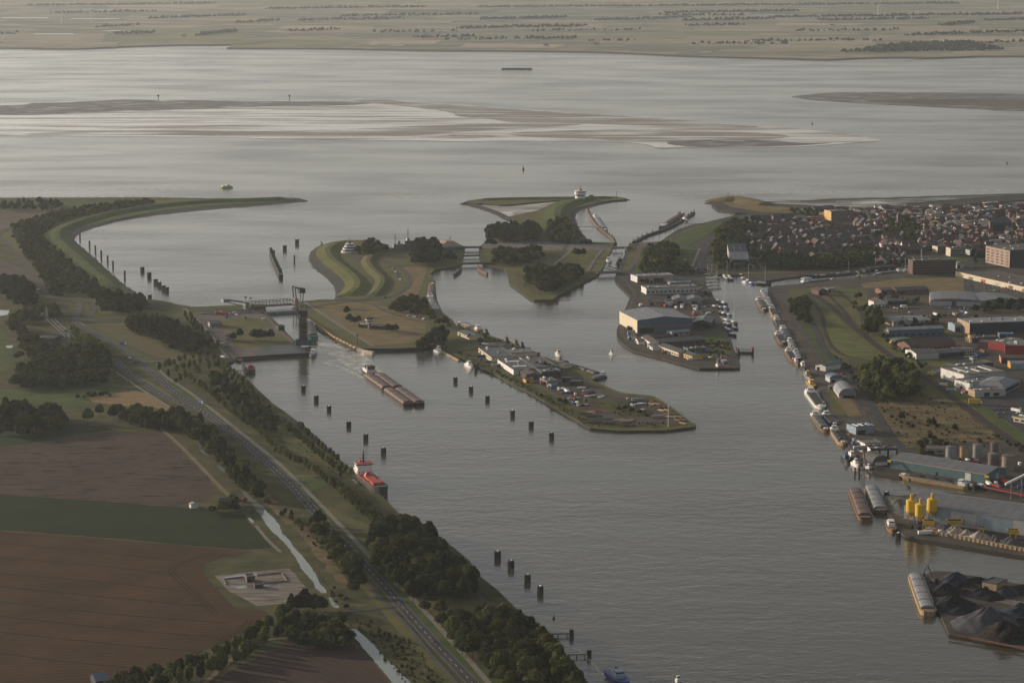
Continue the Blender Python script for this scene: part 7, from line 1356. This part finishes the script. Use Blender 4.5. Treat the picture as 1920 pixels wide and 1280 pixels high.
tug('yellowish old vessel in the east quay row above the large white barge', (1517, 716), (1526, 729), 8, 'tan', W['ochre'], 'old_tugboat', 'tugboat')
tug('small dark tug in the east quay row', (1490, 677), (1496, 686), 5, 'brown', WP); tug('dark work boat in the east quay row below the brown barge', (1502, 683), (1509, 695), 6, 'black', WP, 'work_boat', 'boat')
tug('old pale boat above the yellowish vessel of the east quay', (1510, 699), (1518, 713), 6, 'grey', W['tan'], 'work_boat', 'boat')
tug('dark vessel cut by the bottom frame edge with many deck fittings', (1146, 1262), (1172, 1290), 11, 'blue', W['pblue'], 'work_boat', 'boat', D=3)
tug('tip of a small boat at the bottom edge of the water', (1266, 1282), (1276, 1288), 4, 'black', WP, 'work_boat', 'boat')
tug('white boat moored outside the right guide pier of the small lock', (1276, 411), (1292, 416), 8, 'white', WP, 'motor_yacht', 'boat', L=24)
tug('red topped vessel at the outer end of the right guide pier', (1268, 409), (1280, 402), 8, 'black', ORP, L=22)
tug('pale yacht with masts at the left curved pier', (1112, 402), (1120, 414), 7, 'white', WP, 'motor_yacht', 'boat', L=28)
tug('white tour boat at the left wall inside the small lock', (1143, 484), (1140, 497), 8, 'white', WP, 'tour_boat', 'boat', L=36)
tug('small black tug at the right wall inside the small lock', (1160, 494), (1156, 503), 6, 'black', DSTEEL, L=18)
tug('white decked boat in the middle of the small lock', (1164, 484), (1160, 492), 6, 'black', WP, 'work_boat', 'boat', L=20)
tug('small boat under the sea bridge of the small lock', (1175, 470), (1170, 476), 5, 'grey', WP, 'work_boat', 'boat', L=18)
for i, (a, b) in enumerate([((945, 640), (954, 645)), ((962, 645), (972, 651)), ((975, 650), (982, 654)), ((906, 626), (916, 629))]):
    tug(['dark old vessel behind the peninsula, first of three', 'dark old vessel behind the peninsula, second of three', 'dark small vessel behind the peninsula, third of three', 'dark boat right of the slim tanker barge'][i], a, b, 6, 'black', W['plum'], 'work_boat', 'boat')
tug('cream and brown sailing barge in the inner canal beside the tan field', (1606, 522), (1612, 520), 5, 'brown', W['cream'], 'work_boat', 'boat', L=18)
tug('floating dark dolphin boat below the floating dock', (1381, 664), (1386, 666), 4, 'black', DSTEEL, 'work_boat', 'boat', L=10)
tug('small dark boat at the slipway of the harbour tongue', (1343, 690), (1348, 692), 3, 'grey', WP, 'work_boat', 'boat', L=9)
tug('tiny motorboat with a thin wake left of the harbour tongue', (1149, 665.5), (1144, 664.5), 2.6, 'white', WP, 'motorboat', 'boat', L=8, D=1)
# marina: one of each kind, then copies
YA = yacht_proto('sailing_yacht', 12, 3.8, 1.2, 'white', True); YB = yacht_proto('motor_yacht', 15, 4.6, 1.6, 'white', False, .55); YC = yacht_proto('fishing_boat', 18, 5.4, 1.9, 'blue', False, .3); YD = yacht_proto('fishing_boat', 20, 5.6, 2.0, 'black', True, .3)
MAR = [(YA, 1325, 517, 0), (YA, 1333, 516, .1), (YA, 1341, 516, 0), (YA, 1328, 523, .1), (YA, 1336, 522, 0), (YA, 1343, 521, -.1), (YA, 1331, 529, .1), (YA, 1339, 529, 0), (YB, 1334, 536, .1), (YA, 1342, 535, 0), (YB, 1335, 542, 0), (YB, 1342, 541, .1)]
MAR2 = [(YB, 1358, 518, -1.4), (YD, 1362, 525, -1.3), (YB, 1367, 519, -1.3), (YC, 1371, 525, -1.4), (YB, 1389, 517, -1.3), (YC, 1393, 524, -1.2), (YB, 1397, 530, -1.2), (YD, 1402, 528, -1.1), (YC, 1408, 533, -1.1), (YB, 1424, 532, -.2), (YD, 1432, 534, -.1)]
MAR3 = [(YC, 1346, 566, -1.2), (YD, 1357, 571, -1.2), (YC, 1350, 578, -1.2), (YC, 1360, 579, -1.2), (YD, 1356, 590, -1.2), (YC, 1366, 592, -1.2), (YB, 1361, 601, -1.1), (YC, 1366, 610, -1.2), (YD, 1375, 607, -1.2), (YC, 1378, 617, -1.2), (YC, 1367, 621, -1.2), (YD, 1373, 629, -1.2)]
MAR4 = [(YB, 1630, 505, .1), (YA, 1640, 504, .1), (YB, 1700, 501.5, .1), (YA, 1708, 504, .1), (YB, 1716, 503, .1), (YA, 1696, 506.5, .1), (YB, 1704, 508, .1), (YB, 1618, 508, .1), (YA, 1590, 512, .1), (YB, 1512, 523, .1)]
used = set()
def moor(L_, lab, grp):
    for i, (pr, px, py, rz) in enumerate(L_):
        p = P(px, py, 0); lb = lab[pr.name.split('.')[0]] if isinstance(lab, dict) else lab
        if pr.name not in used: used.add(pr.name); pr.location = p; pr.rotation_euler = (0, 0, rz); pr['label'] = lb; pr['group'] = grp
        else: dup(pr, p, rz, RND.uniform(.85, 1.15), lb, grp)
moor(MAR, {'sailing_yacht': 'white sailing yacht with a bare mast in the tight marina corner', 'motor_yacht': 'white motor yacht at the lower end of the tight marina corner'}, 'yachts in the marina corner')
moor(MAR2, {'sailing_yacht': 'x', 'motor_yacht': 'white motor yacht on the north side of the inner basin', 'fishing_boat': 'old fishing boat on the north side of the inner basin'}, 'boats on the north side of the inner basin')
moor(MAR3, {'fishing_boat': 'fishing boat moored on the right flank of the harbour tongue', 'motor_yacht': 'white motor yacht among the fishing boats of the harbour tongue'}, 'boats on the flank of the harbour tongue')
moor(MAR4, {'sailing_yacht': 'sailing yacht along the inner canal by the town', 'motor_yacht': 'motor yacht along the inner canal by the town'}, 'yachts along the inner canal')
# ================================================================== DOLPHINS
def dolphin_proto(name, r_, h, top):
    e = thing(name, '', 'mooring dolphin'); mb = MB()
    for k in range(8): a = k * pi / 4; mb.cyl(r_ * .82 * cos(a), r_ * .82 * sin(a), -1.2, r_ * .24, h + 1.2, 6)
    mb.cyl(0, 0, -1.2, r_ * .74, h * .94 + 1.2, 8); mb.build('pile_ring', TIM, e)
    mb = MB(); mb.cyl(0, 0, h + .01, r_ * 1.05, .5, 10); mb.build('cap', DSTEEL, e)
    if top: mb = MB(); mb.box(0, -.2, h + .52, r_ * .8, r_ * .5, .55); mb.build('white_marker', WP, e)
    return e
DP = dolphin_proto('mooring_dolphin', 2.3, 4.7, True); DQ = dolphin_proto('mooring_pile', .9, 6.5, False); dused = set()
def dolphins(L_, pr, lab, grp, sc=1.0):
    for px, py in L_:
        p = P(px, py, 0)
        if pr.name not in dused: dused.add(pr.name); pr.location = p; pr['label'] = lab; pr['group'] = grp; pr.scale = (sc,) * 3; pr.rotation_euler = (0, 0, .3)
        else: dup(pr, p, RND.uniform(0, 3), sc * RND.uniform(.95, 1.05), lab, grp)
dolphins([(569, 732), (593, 751), (617, 770), (654, 800), (686, 824), (719, 850)], DP, 'dark mooring dolphin of the row left of the convoy, above the red ship', 'row of dolphins above the red ship')
dolphins([(854, 716), (883, 733), (914, 751), (961, 779), (996, 800), (1034, 821)], DP, 'dark mooring dolphin of the row along the near side of the peninsula', 'row of dolphins along the peninsula')
dolphins([(933, 1046), (958, 1064), (989, 1090), (1013, 1111)], DP, 'dark mooring dolphin of the four beside the dense wood', 'four dolphins beside the dense wood', 1.05)
dolphins([(267, 509), (280, 520), (292, 532), (299, 537), (307, 544), (313, 547)], DP, 'tall dark dolphin of the line in the outer harbour', 'line of dolphins in the outer harbour', 1.25)
dolphins([(281, 560)], DP, 'dark dolphin closest to the wooded corner of the outer harbour', 'single dolphin at the wooded corner', 1.1)
dolphins([(557, 457), (534, 468)], DP, 'dark dolphin beyond the lone timber pier', 'two dolphins beyond the timber pier', 1.3)
dolphins([(512, 477), (525, 512), (527, 522)], DP, 'dark dolphin standing at the lone timber pier', 'dolphins at the timber pier', 1.2)
dolphins([(168, 463), (179, 472), (190, 482), (202, 491), (212, 501), (234, 520), (150, 447)], DQ, 'thin dark mooring pile along the curved stone bank', 'thin piles along the curved stone bank', 1.35)
dolphins([(552, 490)], DQ, 'thin dark pile alone right of the timber pier', 'single thin pile', 1.3)
dolphins([(1662, 932)], DP, 'dark dolphin behind the right covered barge', 'dolphin behind the covered barge', .9); dolphins([(1684, 1009)], DP, 'dark dolphin right of the white and brown boat', 'dolphin by the white and brown boat', .9); dolphins([(1603, 888), (1611, 889)], DQ, 'thin pile at the work boats', 'thin piles at the work boats', .8)
def buoy(label, px, py, s_=1.0):
    e = thing('buoy', label, 'buoy', P(px, py, 0)); e.scale = (s_,) * 3; mb = MB(); mb.cyl(0, 0, -.4, 1.1, 1.3, 10); mb.build('float', DSTEEL, e); mb = MB(); mb.cyl(0, 0, .9, .7, 2.6, 8, .2); mb.build('top_mark', RP, e)
buoy('small dark buoy between the dense wood and the jetties', 1038, 1159); buoy('tiny dark buoy alone in the middle of the estuary', 981, 318, 2.2); buoy('far small buoy in the channel, right of the sandbank tip', 1523, 232, 1.6)
buoy('far small buoy near the right edge of the estuary', 1888, 306, 1.6)
# ================================================================== VEHICLES
def car_proto(name, L, w_, h, m, cat='car', box=None):
    e = thing(name, '', cat); mb = MB(); mb.box(0, 0, .3, L, w_, h * .42, 0, .97, .95); mb.box(-L * .04, 0, .3 + h * .42, L * .58, w_ * .9, h * .4, 0, .78, .85); mb.build('body', m, e)
    mb = MB(); mb.box(-L * .04, 0, .3 + h * .48, L * .53, w_ * .915, h * .24, 0, .84, .9); mb.build('window', GL, e)
    for sx_ in (-1, 1):
        for sy_ in (-1, 1): mb = MB(); mb.box(sx_ * L * .31, sy_ * w_ * .45, 0, .62, .22, .62); mb.build('wheel', DK, e)
    return e
CARS = [car_proto('parked_car', 4.4, 1.8, 1.5, m_) for m_ in (WP, DSTEEL, STEEL, BP, RP, W['grey'])]; cused = set()
def put_car(i, px, py, rz, lab, grp):
    pr = CARS[i % len(CARS)]; x, y, z = P(px, py, 2.36); z = 2.3
    if pr.name not in cused: cused.add(pr.name); pr.location = (x, y, z); pr.rotation_euler = (0, 0, rz); pr['label'] = lab; pr['group'] = grp
    else: dup(pr, (x, y, z), rz, None, lab, grp)
CN = ['white', 'black', 'silver', 'blue', 'red', 'grey']
def carpark(pts, rz, where, grp, seed, jit=0):
    r = random.Random(seed)
    for px, py in pts: i = r.randrange(6); put_car(i, px, py, rz + r.uniform(-.05, .05) + (pi if r.random() < .5 else 0), '%s car parked %s' % (CN[i], where), grp)
carpark([(739 + i * 2.2, 506 + i * 3.6) for i in range(6)] + [(730, 500), (736, 503)], -1.2, 'on the road loop of the lock island', 'cars on the road loop', 1)
carpark([(765 + i * 4.2, 592 + i * .8) for i in range(9)] + [(790 + i * 4, 597 + (i % 2) * 2) for i in range(5)], .9, 'in the basin car park', 'cars in the basin car park', 2)
carpark([(974 + i * 1.6, 516 + i * 3.2) for i in range(7)], -1.3, 'on the lane of the pointed lock island', 'cars on the pointed island', 3)
carpark([(1840 + (i % 9) * 8 + (i // 9) * 2, 524 + (i // 9) * 5.2) for i in range(45) if (i * 7) % 5], 1.5, 'in the large car park at the right edge', 'cars in the large car park', 4)
carpark([(1835 + (i % 6) * 9, 737 + (i // 6) * 9) for i in range(4)], .2, 'at the showroom front', 'cars at the showroom', 5)
carpark([(1860 + (i % 5) * 12 + (i // 5) * 5, 760 + (i // 5) * 7.5) for i in range(18) if i % 4], 1.2, 'on the yard right of the rail bank', 'cars on the yard right of the rail bank', 6)
carpark([(1560 + i * 12, 513.5 - i * .8) for i in range(13)], .1, 'on the north quay of the inner canal', 'cars on the north canal quay', 7)
carpark([(1500 + i * 5, 516.5) for i in range(10)], .1, 'at the left end of the north canal quay', 'cars at the left canal quay', 8)
carpark([(1752 + i * 7, 578 + (i % 2)) for i in range(12)], 1.4, 'in front of the curved grey hall', 'cars before the curved hall', 9)
carpark([(1672 + i * 6, 577 + (i % 3)) for i in range(9)], .3, 'on the yard left of the curved grey hall', 'cars on the yard left of the curved hall', 10)
carpark([(1448, 560), (1462, 585), (1470, 603), (1480, 622), (1491, 640), (1545, 755), (1572, 790), (1592, 815)], -1.2, 'on the east quay beside the barges', 'cars on the east quay', 11)
carpark([(1310, 600), (1318, 603), (1302, 585), (1325, 590), (1330, 600), (1308, 576)], .4, 'between the boats and the grey open shed', 'cars near the open shed', 12)
carpark([(1266, 527), (1272, 528), (1278, 526), (1284, 530), (1300, 540), (1310, 543), (1316, 540)], .2, 'right of the white canopy shed', 'cars by the canopy shed', 13)
carpark([(1285, 488), (1290, 485), (1280, 490)], .2, 'on the green lot right of the square wood', 'cars on the green lot', 14)
carpark([(1610 + i * 3, 845 + i) for i in range(3)] + [(1622, 834)], -.9, 'beside the white building with tall doors', 'cars by the white building', 15)
carpark([(668, 905), (672, 908), (664, 901)], -.8, 'on the small lay-by beside the red ship', 'cars by the red ship', 16)
put_car(1, 813.5, 1203, -.98, 'black car with white front driving alone on the lower highway', 'moving cars'); put_car(1, 254, 680, -.7, 'dark car on the highway junction', 'moving cars'); put_car(0, 243, 672, -.7, 'white car on the highway junction', 'moving cars')
put_car(0, 72, 543, .4, 'white car at the bend near the left woods', 'moving cars'); put_car(0, 164, 660, .2, 'white car beside the substation', 'moving cars'); put_car(1, 470, 560, 0, 'dark car on the lock road', 'moving cars'); put_car(1, 722, 558, .3, 'dark car on the curved lock island road', 'moving cars')
put_car(0, 1306, 505, .2, 'white car on the town dyke road', 'moving cars'); put_car(2, 1316, 472, -1.3, 'silver car on the straight town road', 'moving cars'); put_car(1, 1312, 485, -1.3, 'black car on the straight town road', 'moving cars'); put_car(0, 703, 1049, -1.0, 'white car on the highway beside the dense wood', 'moving cars')
def truck(label, px, py, L, rz, m, h=3.6, name='truck'):
    p = P(px, py, 2.3); e = thing(name, label, 'truck', p, rz); mb = MB(); mb.box(-.6, 0, .9, L, 2.6, h - .9); mb.build('cargo_box', m, e); mb = MB(); mb.box(L / 2 + .6, 0, .6, 2.0, 2.5, 2.5, 0, .85, .95); c = mb.build('cab', WP, e); mb = MB(); mb.box(L / 2 + 1.2, 0, 1.8, .9, 2.45, .8); mb.build('window', GL, c)
    for x in (-.38, -.2, .45):
        for s_ in (-1, 1): mb = MB(); mb.box(L * x, s_ * 1.15, 0, 1, .3, 1); mb.build('wheel', DK, e)
truck('yellow trailer truck parked at the edge of the rail bank', 1828, 757, 11.5, -.1, W['yellow'], 5.4); truck('small yellow truck beside the grey parking canopy', 1744, 704, 5, -.5, W['yellow'], 4); truck('yellow container next to the small yellow truck', 1750, 703, 3.4, .2, W['yellow'], 4, 'container_truck')
truck('blue truck on the meadow road above the highway', 231, 646, 7, -.6, BP); truck('blue truck on the pale path right of the highway', 377, 756, 7, -.9, BP); truck('white and blue truck beside the blue ribbed workshop', 1598, 806, 8, -1.2, W['pblue']); truck('white truck in the pale yard left of the curved hall', 1694, 577, 7, .4, WP)
truck('orange maintenance truck by the sea gate', 422, 591, 9, .1, ORP); truck('orange loader beside the maintenance truck', 409, 588, 6, .4, ORP, 3); truck('white van on the lock quay road', 418, 671, 5, -.8, WP, 2.6)
truck('light blue car transporter beside the rail bank', 1783, 733, 8, -.2, mat('sky_blue', (.16, .38, .48), .5, var=.1), 2.6); truck('white trailer on the yard near the light blue transporter', 1768, 723, 6, -.5, WP, 2.8); truck('white bus-like coach at the right yard edge', 1905, 772, 11, -1.0, WP, 3.4)
# ================================================================== PENINSULA
N_ = [('shed', 'white flat-roofed workshop building at the start of the peninsula', (898, 655), (941, 658), 22, 5, 'f', 0, 'grey', 'slate', [('side', 'cream'), ('wins', 'F', 8, 1, 3)]),
 ('long_shed', 'long dark-roofed shed with a sunlit white long side, upper left of the peninsula', (897, 660), (922, 679), 26, 5, 'f', 0, 'cream', 'dark', ()),
 ('long_shed', 'grey flat shed with white edge behind the first long shed', (947, 663), (958, 671), 30, 5, 'f', 0, 'cream', 'grey', ()),
 ('long_shed', 'longest dark shed with a bright white long side near the peninsula bank', (933, 683), (963, 703), 24, 5.5, 'f', 0, 'white', 'dark', [('sky', 2)]),
 ('long_shed', 'second dark shed with bright long side at the middle of the peninsula', (974, 679), (1006, 699), 24, 5.5, 'f', 0, 'cream', 'slate', ()),
 ('long_shed', 'small dark-roofed shed above the orange container', (974, 703), (986, 711), 16, 4.5, 'gx', 2, 'dbrick', 'brown', ()),
 ('shed', 'dark grey long hall in the middle of the peninsula', (1016, 708), (1052, 706), 22, 6, 'f', 0, 'dark', 'dark', ()),
 ('container', 'bright orange container shed on the peninsula', (986, 718), (1001, 717), 9, 3.6, 'f', 0, 'lyellow', 'tar', ()),
 ('long_shed', 'narrow dark shed right of the orange container', (1012, 714), (1026, 722), 12, 3.4, 'f', 0, 'grey', 'dark', ()),
 ('container', 'black container block behind the scrap stacks, left', (1053, 716), (1071, 716), 9, 4, 'f', 0, 'dark', 'dark', ()),
 ('container', 'black container block behind the scrap stacks, right', (1067, 724), (1089, 725), 12, 5, 'f', 0, 'dark', 'dark', ()),
 ('shed', 'small red shed at the back bank of the peninsula', (996, 668), (1006, 669), 8, 3, 'f', 0, 'red', 'rust', ()),
 ('shed', 'low white-edged shed beside the covered lighters', (1040, 688), (1058, 691), 12, 3.4, 'f', 0, 'cream', 'grey', ()),
 ('shed', 'white fronted shed in the trees behind the pale tanker barge', (858, 628), (882, 638), 16, 4, 'gx', 2, 'cream', 'dark', ())]
for n_, lb, A, B, d, h, rf, rh, wm_, rm_, ex in N_: bld(n_, lb, 'container' if n_ == 'container' else 'shed', A, B, d, h, rf, rh, wm_, rm_, ex)
r = random.Random(5)
def stack(name, label, px, py, L, n_, m, rz, group, cat='stack'):
    p = P(px, py); e = thing(name, label, cat, (p[0], p[1], 2), rz, group)
    for k in range(n_): mb = MB(); mb.box(0, (k - n_ / 2) * 1.5, .15, L, 1.2, .8 + .5 * (k % 2)); mb.build('pipe_bundle' if 'pipe' in name else 'beam', m, e)
for i in range(9): stack('pipe_stack', 'dark pipe stack in the black storage field near the peninsula end', 1098 + i * 10 + r.uniform(-2, 2), 775 + i * 3 + r.uniform(-2, 2), 12, 5, DSTEEL, r.uniform(-.6, -.3), 'pipe stacks on the peninsula')
for i in range(7): stack('pipe_stack', 'dark pipe stack in the second row of the black storage field', 1112 + i * 9, 791 + r.uniform(-1, 2), 11, 5, DSTEEL, r.uniform(-.6, -.3), 'pipe stacks on the peninsula')
for i in range(6): stack('beam_stack', 'pale beam stack right of the black storage field', 1152 + i * 6, 789 + r.uniform(-1, 2), 10, 3, W['tan'], 1.1 + r.uniform(-.1, .1), 'beam stacks on the peninsula')
for i, (px, py, m_) in enumerate([(1090, 727, WP), (1100, 733, W['pblue']), (1108, 737, DSTEEL), (1096, 739, RP), (1104, 743, WP), (1114, 744, DSTEEL), (1120, 741, W['grey']), (1126, 744, WP)]): stack('beam_stack', 'machine part stack in the crowded yard right of the black containers', px, py, 9, 3, m_, .3 * (i % 4), 'yard stacks right of the black containers')
for i in range(14): stack('beam_stack', 'rusty beam stack along the outer quay of the peninsula tip', 1222 + (i % 7) * 10, 752 + (i % 7) * 6 + (i // 7) * 6, 9, 3, [RSTEEL, W['tan']][i % 2], -1.0 + .2 * (i % 3), 'beam stacks on the outer quay')
heap('sand_heap', 'rust-red soil heap before the shrub mounds of the peninsula', 1118, 772, 10, 2, mat('red_soil', (.20, .09, .06), .95, var=.2, scale=.2), None, 4)
for i in range(10): stack('boat_rack', 'clutter of dinghies and machine parts on the yards behind the grey halls', 1302 + (i % 5) * 9, 573 + (i // 5) * 12 + (i % 3), 7, 3, [WP, W['blue'], W['grey'], RSTEEL][i % 4], .5 * i, 'clutter on the tongue yards')
for i in range(8): stack('scrap_stack', 'dark scrap and beam pile between the brick workshop and the slipway', 1322 + (i % 4) * 11, 644 + (i // 4) * 6, 11, 4, [TIM, RSTEEL][i % 2], .3 * i, 'scrap piles by the slipway')
for i in range(6): stack('scrap_stack', 'clutter at the foot of the storage tanks', 1795 + i * 17, 869 + i * 2, 7, 3, [WP, DSTEEL, BP][i % 3], .4 * i, 'clutter by the storage tanks')
# ================================================================== TOWN
HM = {}
def house_proto(i, w_, d, h, rh, wm_, rm_, rf):
    a = wall_mb(w_, d, h, rf, rh); b = roof_mb(w_, d, h, rf, rh)
    wa = bpy.data.meshes.new('wall'); wa.from_pydata(a.v, [], a.f); wa.materials.append(W[wm_]); ro = bpy.data.meshes.new('roof'); ro.from_pydata(b.v, [], b.f); ro.materials.append(R[rm_])
    return wa, ro, a, b, wm_, rm_
HP = [house_proto(*x) for x in [(0, 9, 9, 5.5, 4, 'brick', 'red', 'gx'), (1, 13, 9, 5.5, 3.6, 'brick', 'brown', 'gx'), (2, 9, 11, 5.5, 4, 'white', 'red', 'gy'), (3, 12, 9, 5.5, 3.5, 'cream', 'slate', 'gx'), (4, 16, 9, 6, 4, 'dbrick', 'red', 'gx'), (5, 10, 12, 6, 4, 'brick', 'slate', 'gy'),
      (6, 14, 12, 6.5, 0, 'plum', 'tar', 'f'), (7, 22, 9, 5.5, 3.6, 'brick', 'brown', 'gx'), (8, 9, 9, 5, 4, 'pink', 'slate', 'gy'), (9, 12, 14, 8, 0, 'lgrey', 'gravel', 'f'), (10, 18, 10, 5.5, 3.8, 'dbrick', 'slate', 'gx')]]
HD = ['red tiled brick house', 'brown roofed brick house', 'white gabled house with red roof', 'cream house with slate roof', 'dark brick house with red roof', 'slate roofed brick gable house', 'flat roofed brown block', 'brick terrace with brown roof', 'small pink brick house with slate roof', 'pale flat roofed block', 'dark terrace with slate roof']
TOWN = [([(1405, 410), (1500, 408), (1545, 425), (1640, 432), (1640, 460), (1560, 485), (1480, 478), (1420, 462), (1400, 440)], 19, 'in the leafy quarter left of the church tower', 'houses of the leafy quarter', .12, [10, 1, 4, 5, 7, 7, 10, 10, 1, 6]),
 ([(1590, 400), (1700, 392), (1760, 390), (1850, 385), (1960, 385), (1960, 400), (1850, 405), (1700, 405), (1600, 408)], 20, 'in the streets nearest to the sea dyke', 'houses near the sea dyke', .25, [3, 1, 2, 3, 6, 4, 8, 9, 7, 9, 6]),
 ([(1695, 405), (1860, 405), (1850, 436), (1760, 436), (1700, 430)], 17, 'in the dense old centre left of the church nave', 'houses of the dense old centre', .3, [0, 2, 3, 4, 6, 8, 9, 3, 2, 9, 3]),
 ([(1690, 432), (1860, 438), (1890, 450), (1850, 470), (1740, 470), (1650, 478), (1640, 462)], 19, 'between old centre and five-storey brown block', 'houses below the old centre', .15, [0, 1, 4, 5, 7, 8, 10, 6, 2]),
 ([(1900, 400), (1960, 398), (1960, 470), (1880, 462), (1895, 436)], 19, 'at the right edge beside the dark church nave', 'houses at the right edge', .3, [0, 3, 6, 9, 2, 4, 7, 6]),
 ([(1590, 478), (1700, 480), (1700, 494), (1600, 496)], 18, 'near the inner canal below the trees', 'houses near the inner canal', .08, [2, 0, 3, 8, 5, 1]),
 ([(1595, 409), (1700, 406), (1700, 431), (1640, 430), (1605, 424)], 18, 'around the slim church tower', 'houses around the church tower', .2, [0, 3, 8, 2, 5, 1]),
 ([(1808, 452), (1880, 448), (1885, 470), (1850, 476), (1812, 474)], 20, 'left of the big apartment block', 'houses left of the apartment block', .2, [6, 9, 4, 3, 0, 6]),
 ([(1570, 392), (1640, 393), (1600, 408), (1560, 410)], 20, 'right beside the tall theatre block', 'houses beside the theatre', .1, [2, 3, 6, 1])]
H_ALL = []
for ti, (poly, st, where, grp, rz0, kinds) in enumerate(TOWN):
    r = random.Random(90 + ti)
    for x, y, h in fill(poly, st, (1, 1.001), 40 + ti, lift=3, jit=.22): H_ALL.append((x, y, r.choice(kinds), rz0 + r.choice((0, 0, 0, pi / 2)) + r.uniform(-.08, .08), 'where', where, grp))
H_ALL = [a for a in H_ALL if not (1505 - 960) / F * a[1] < a[0] < (1592 - 960) / F * a[1] or not P(1500, 418)[1] - 10 < a[1] < P(1500, 402)[1] + 20]
H_ALL.sort(key=lambda a: a[1]); first = H_ALL[:295]; rest = H_ALL[295:]
for x, y, k, rz, _, where, grp in first:
    e = thing('house', '%s %s' % (HD[k], where), 'house', (x, y, 2), rz, grp); e.scale = (.6 + .9 * RND.random(), .7 + .5 * RND.random(), .75 + .5 * RND.random()); o = bpy.data.objects.new('wall', HP[k][0]); C.objects.link(o); o.parent = e; o = bpy.data.objects.new('roof', HP[k][1]); C.objects.link(o); o.parent = e
if rest:
    mb = MB(); ms = []; 
    for x, y, k, rz, _, w__, g__ in rest:
        for src, mm in ((HP[k][2], W[HP[k][4]]), (HP[k][3], R[HP[k][5]])):
            if mm not in ms: ms.append(mm)
            mb.mi = ms.index(mm); c, s_ = cos(rz), sin(rz); mb.add([(x + a * c - b * s_, y + a * s_ + b * c, z + 2) for a, b, z in src.v], src.f)
    tag(mb.build('townhouses', ms), 'mass of small roofs of the town toward the sea', None, None, 'stuff')
tp = []
for ti, (poly, st, *_r) in enumerate(TOWN): tp += fill(poly, st * (1.05 if ti in (0, 5) else 1.7), (6, 11), 300 + ti)
mass('garden_trees', tp, ['round', 'loose', 'bush'], 'dark', .4, 'dark garden trees between the town houses', seed=40)
mass('garden_trees', fill([(1660, 415), (1700, 410), (1730, 425), (1720, 445), (1690, 448), (1660, 440)], 13, (9, 14), 310) + fill([(1540, 470), (1640, 462), (1650, 480), (1590, 492), (1540, 495)], 13, (10, 14), 311), ['round', 'loose'], 'broad', .5, 'green park trees around the slim church tower', seed=41)

# ---- clutter that makes the yards look used
def yard(poly, n_, where, grp, seed, cols):
    r = random.Random(seed); W_ = pl(poly, 2); xs = [p[0] for p in W_]; ys = [p[1] for p in W_]; k = 0; t = 0
    while k < n_ and t < 4000:
        t += 1; x = r.uniform(min(xs), max(xs)); y = r.uniform(min(ys), max(ys))
        if not inpoly(x, y, W_): continue
        k += 1; c = r.choice(cols); L_ = r.choice((6, 12, 4)); e = thing('container', '%s %s box standing %s' % (c[0], 'long' if L_ > 6 else 'small', where), 'container', (x, y, 2.3), r.choice((.2, 1.75)) + r.uniform(-.15, .15), grp)
        mb = MB(); mb.box(0, 0, 0, L_, 2.4, r.choice((1.4, 2.5, 2.5))); mb.build('box_body', c[1], e); mb = MB(); mb.box(L_ / 2 + .05, 0, .15, .08, 2.2, 1.1); mb.build('door', DSTEEL, e)
CL = [('white', WP), ('dark', DSTEEL), ('rusty', RSTEEL), ('blue', BP), ('grey', W['grey']), ('pale', W['lgrey']), ('red', W['red'])]
for i, (poly, n_, where, grp) in enumerate([([(1195, 575), (1215, 560), (1320, 575), (1335, 610), (1300, 612), (1250, 574)], 26, 'behind the blue warehouse', 'boxes behind the blue warehouse'), ([(1230, 660), (1320, 655), (1370, 680), (1345, 688), (1270, 672)], 16, 'near the slipway', 'boxes near the slipway'),
  ([(1010, 715), (1060, 728), (1110, 755), (1090, 765), (1040, 735)], 22, 'in the middle yard of the peninsula', 'boxes in the peninsula yard'), ([(1140, 745), (1215, 750), (1260, 785), (1230, 790), (1180, 765)], 12, 'on the bare end of the peninsula', 'boxes on the peninsula end'), ([(900, 668), (1000, 690), (985, 700), (930, 688)], 10, 'between the peninsula sheds', 'boxes between the peninsula sheds'),
  ([(1545, 690), (1580, 700), (1600, 735), (1575, 730)], 8, 'around the barrel-roofed halls', 'boxes by the barrel halls'), ([(1585, 815), (1625, 830), (1660, 868), (1625, 872)], 12, 'on the quay above the small work boats', 'boxes on the work boat quay'), ([(1700, 902), (1850, 915), (1920, 915), (1900, 895), (1840, 908)], 14, 'on the quay of the teal warehouse', 'boxes on the teal quay'),
  ([(1790, 870), (1900, 885), (1915, 870), (1800, 860)], 16, 'among the storage tanks', 'boxes among the tanks'), ([(1700, 585), (1820, 580), (1820, 590), (1700, 598)], 16, 'on the strip below the curved hall', 'boxes below the curved hall'), ([(1760, 690), (1800, 700), (1815, 740), (1790, 735)], 10, 'on the yard left of the showroom', 'boxes left of the showroom'),
  ([(1780, 650), (1850, 645), (1850, 668), (1830, 680)], 14, 'in the yards between the brick and red halls', 'boxes between brick and red halls'), ([(1730, 975), (1700, 985), (1740, 1004), (1900, 1024), (1900, 1008)], 10, 'near the yellow silos', 'boxes near the silos'), ([(380, 588), (470, 586), (500, 600), (420, 600)], 8, 'on the lock square below the sea gate', 'boxes on the lock square')]):
    yard(poly, n_, where, grp, 700 + i, CL)
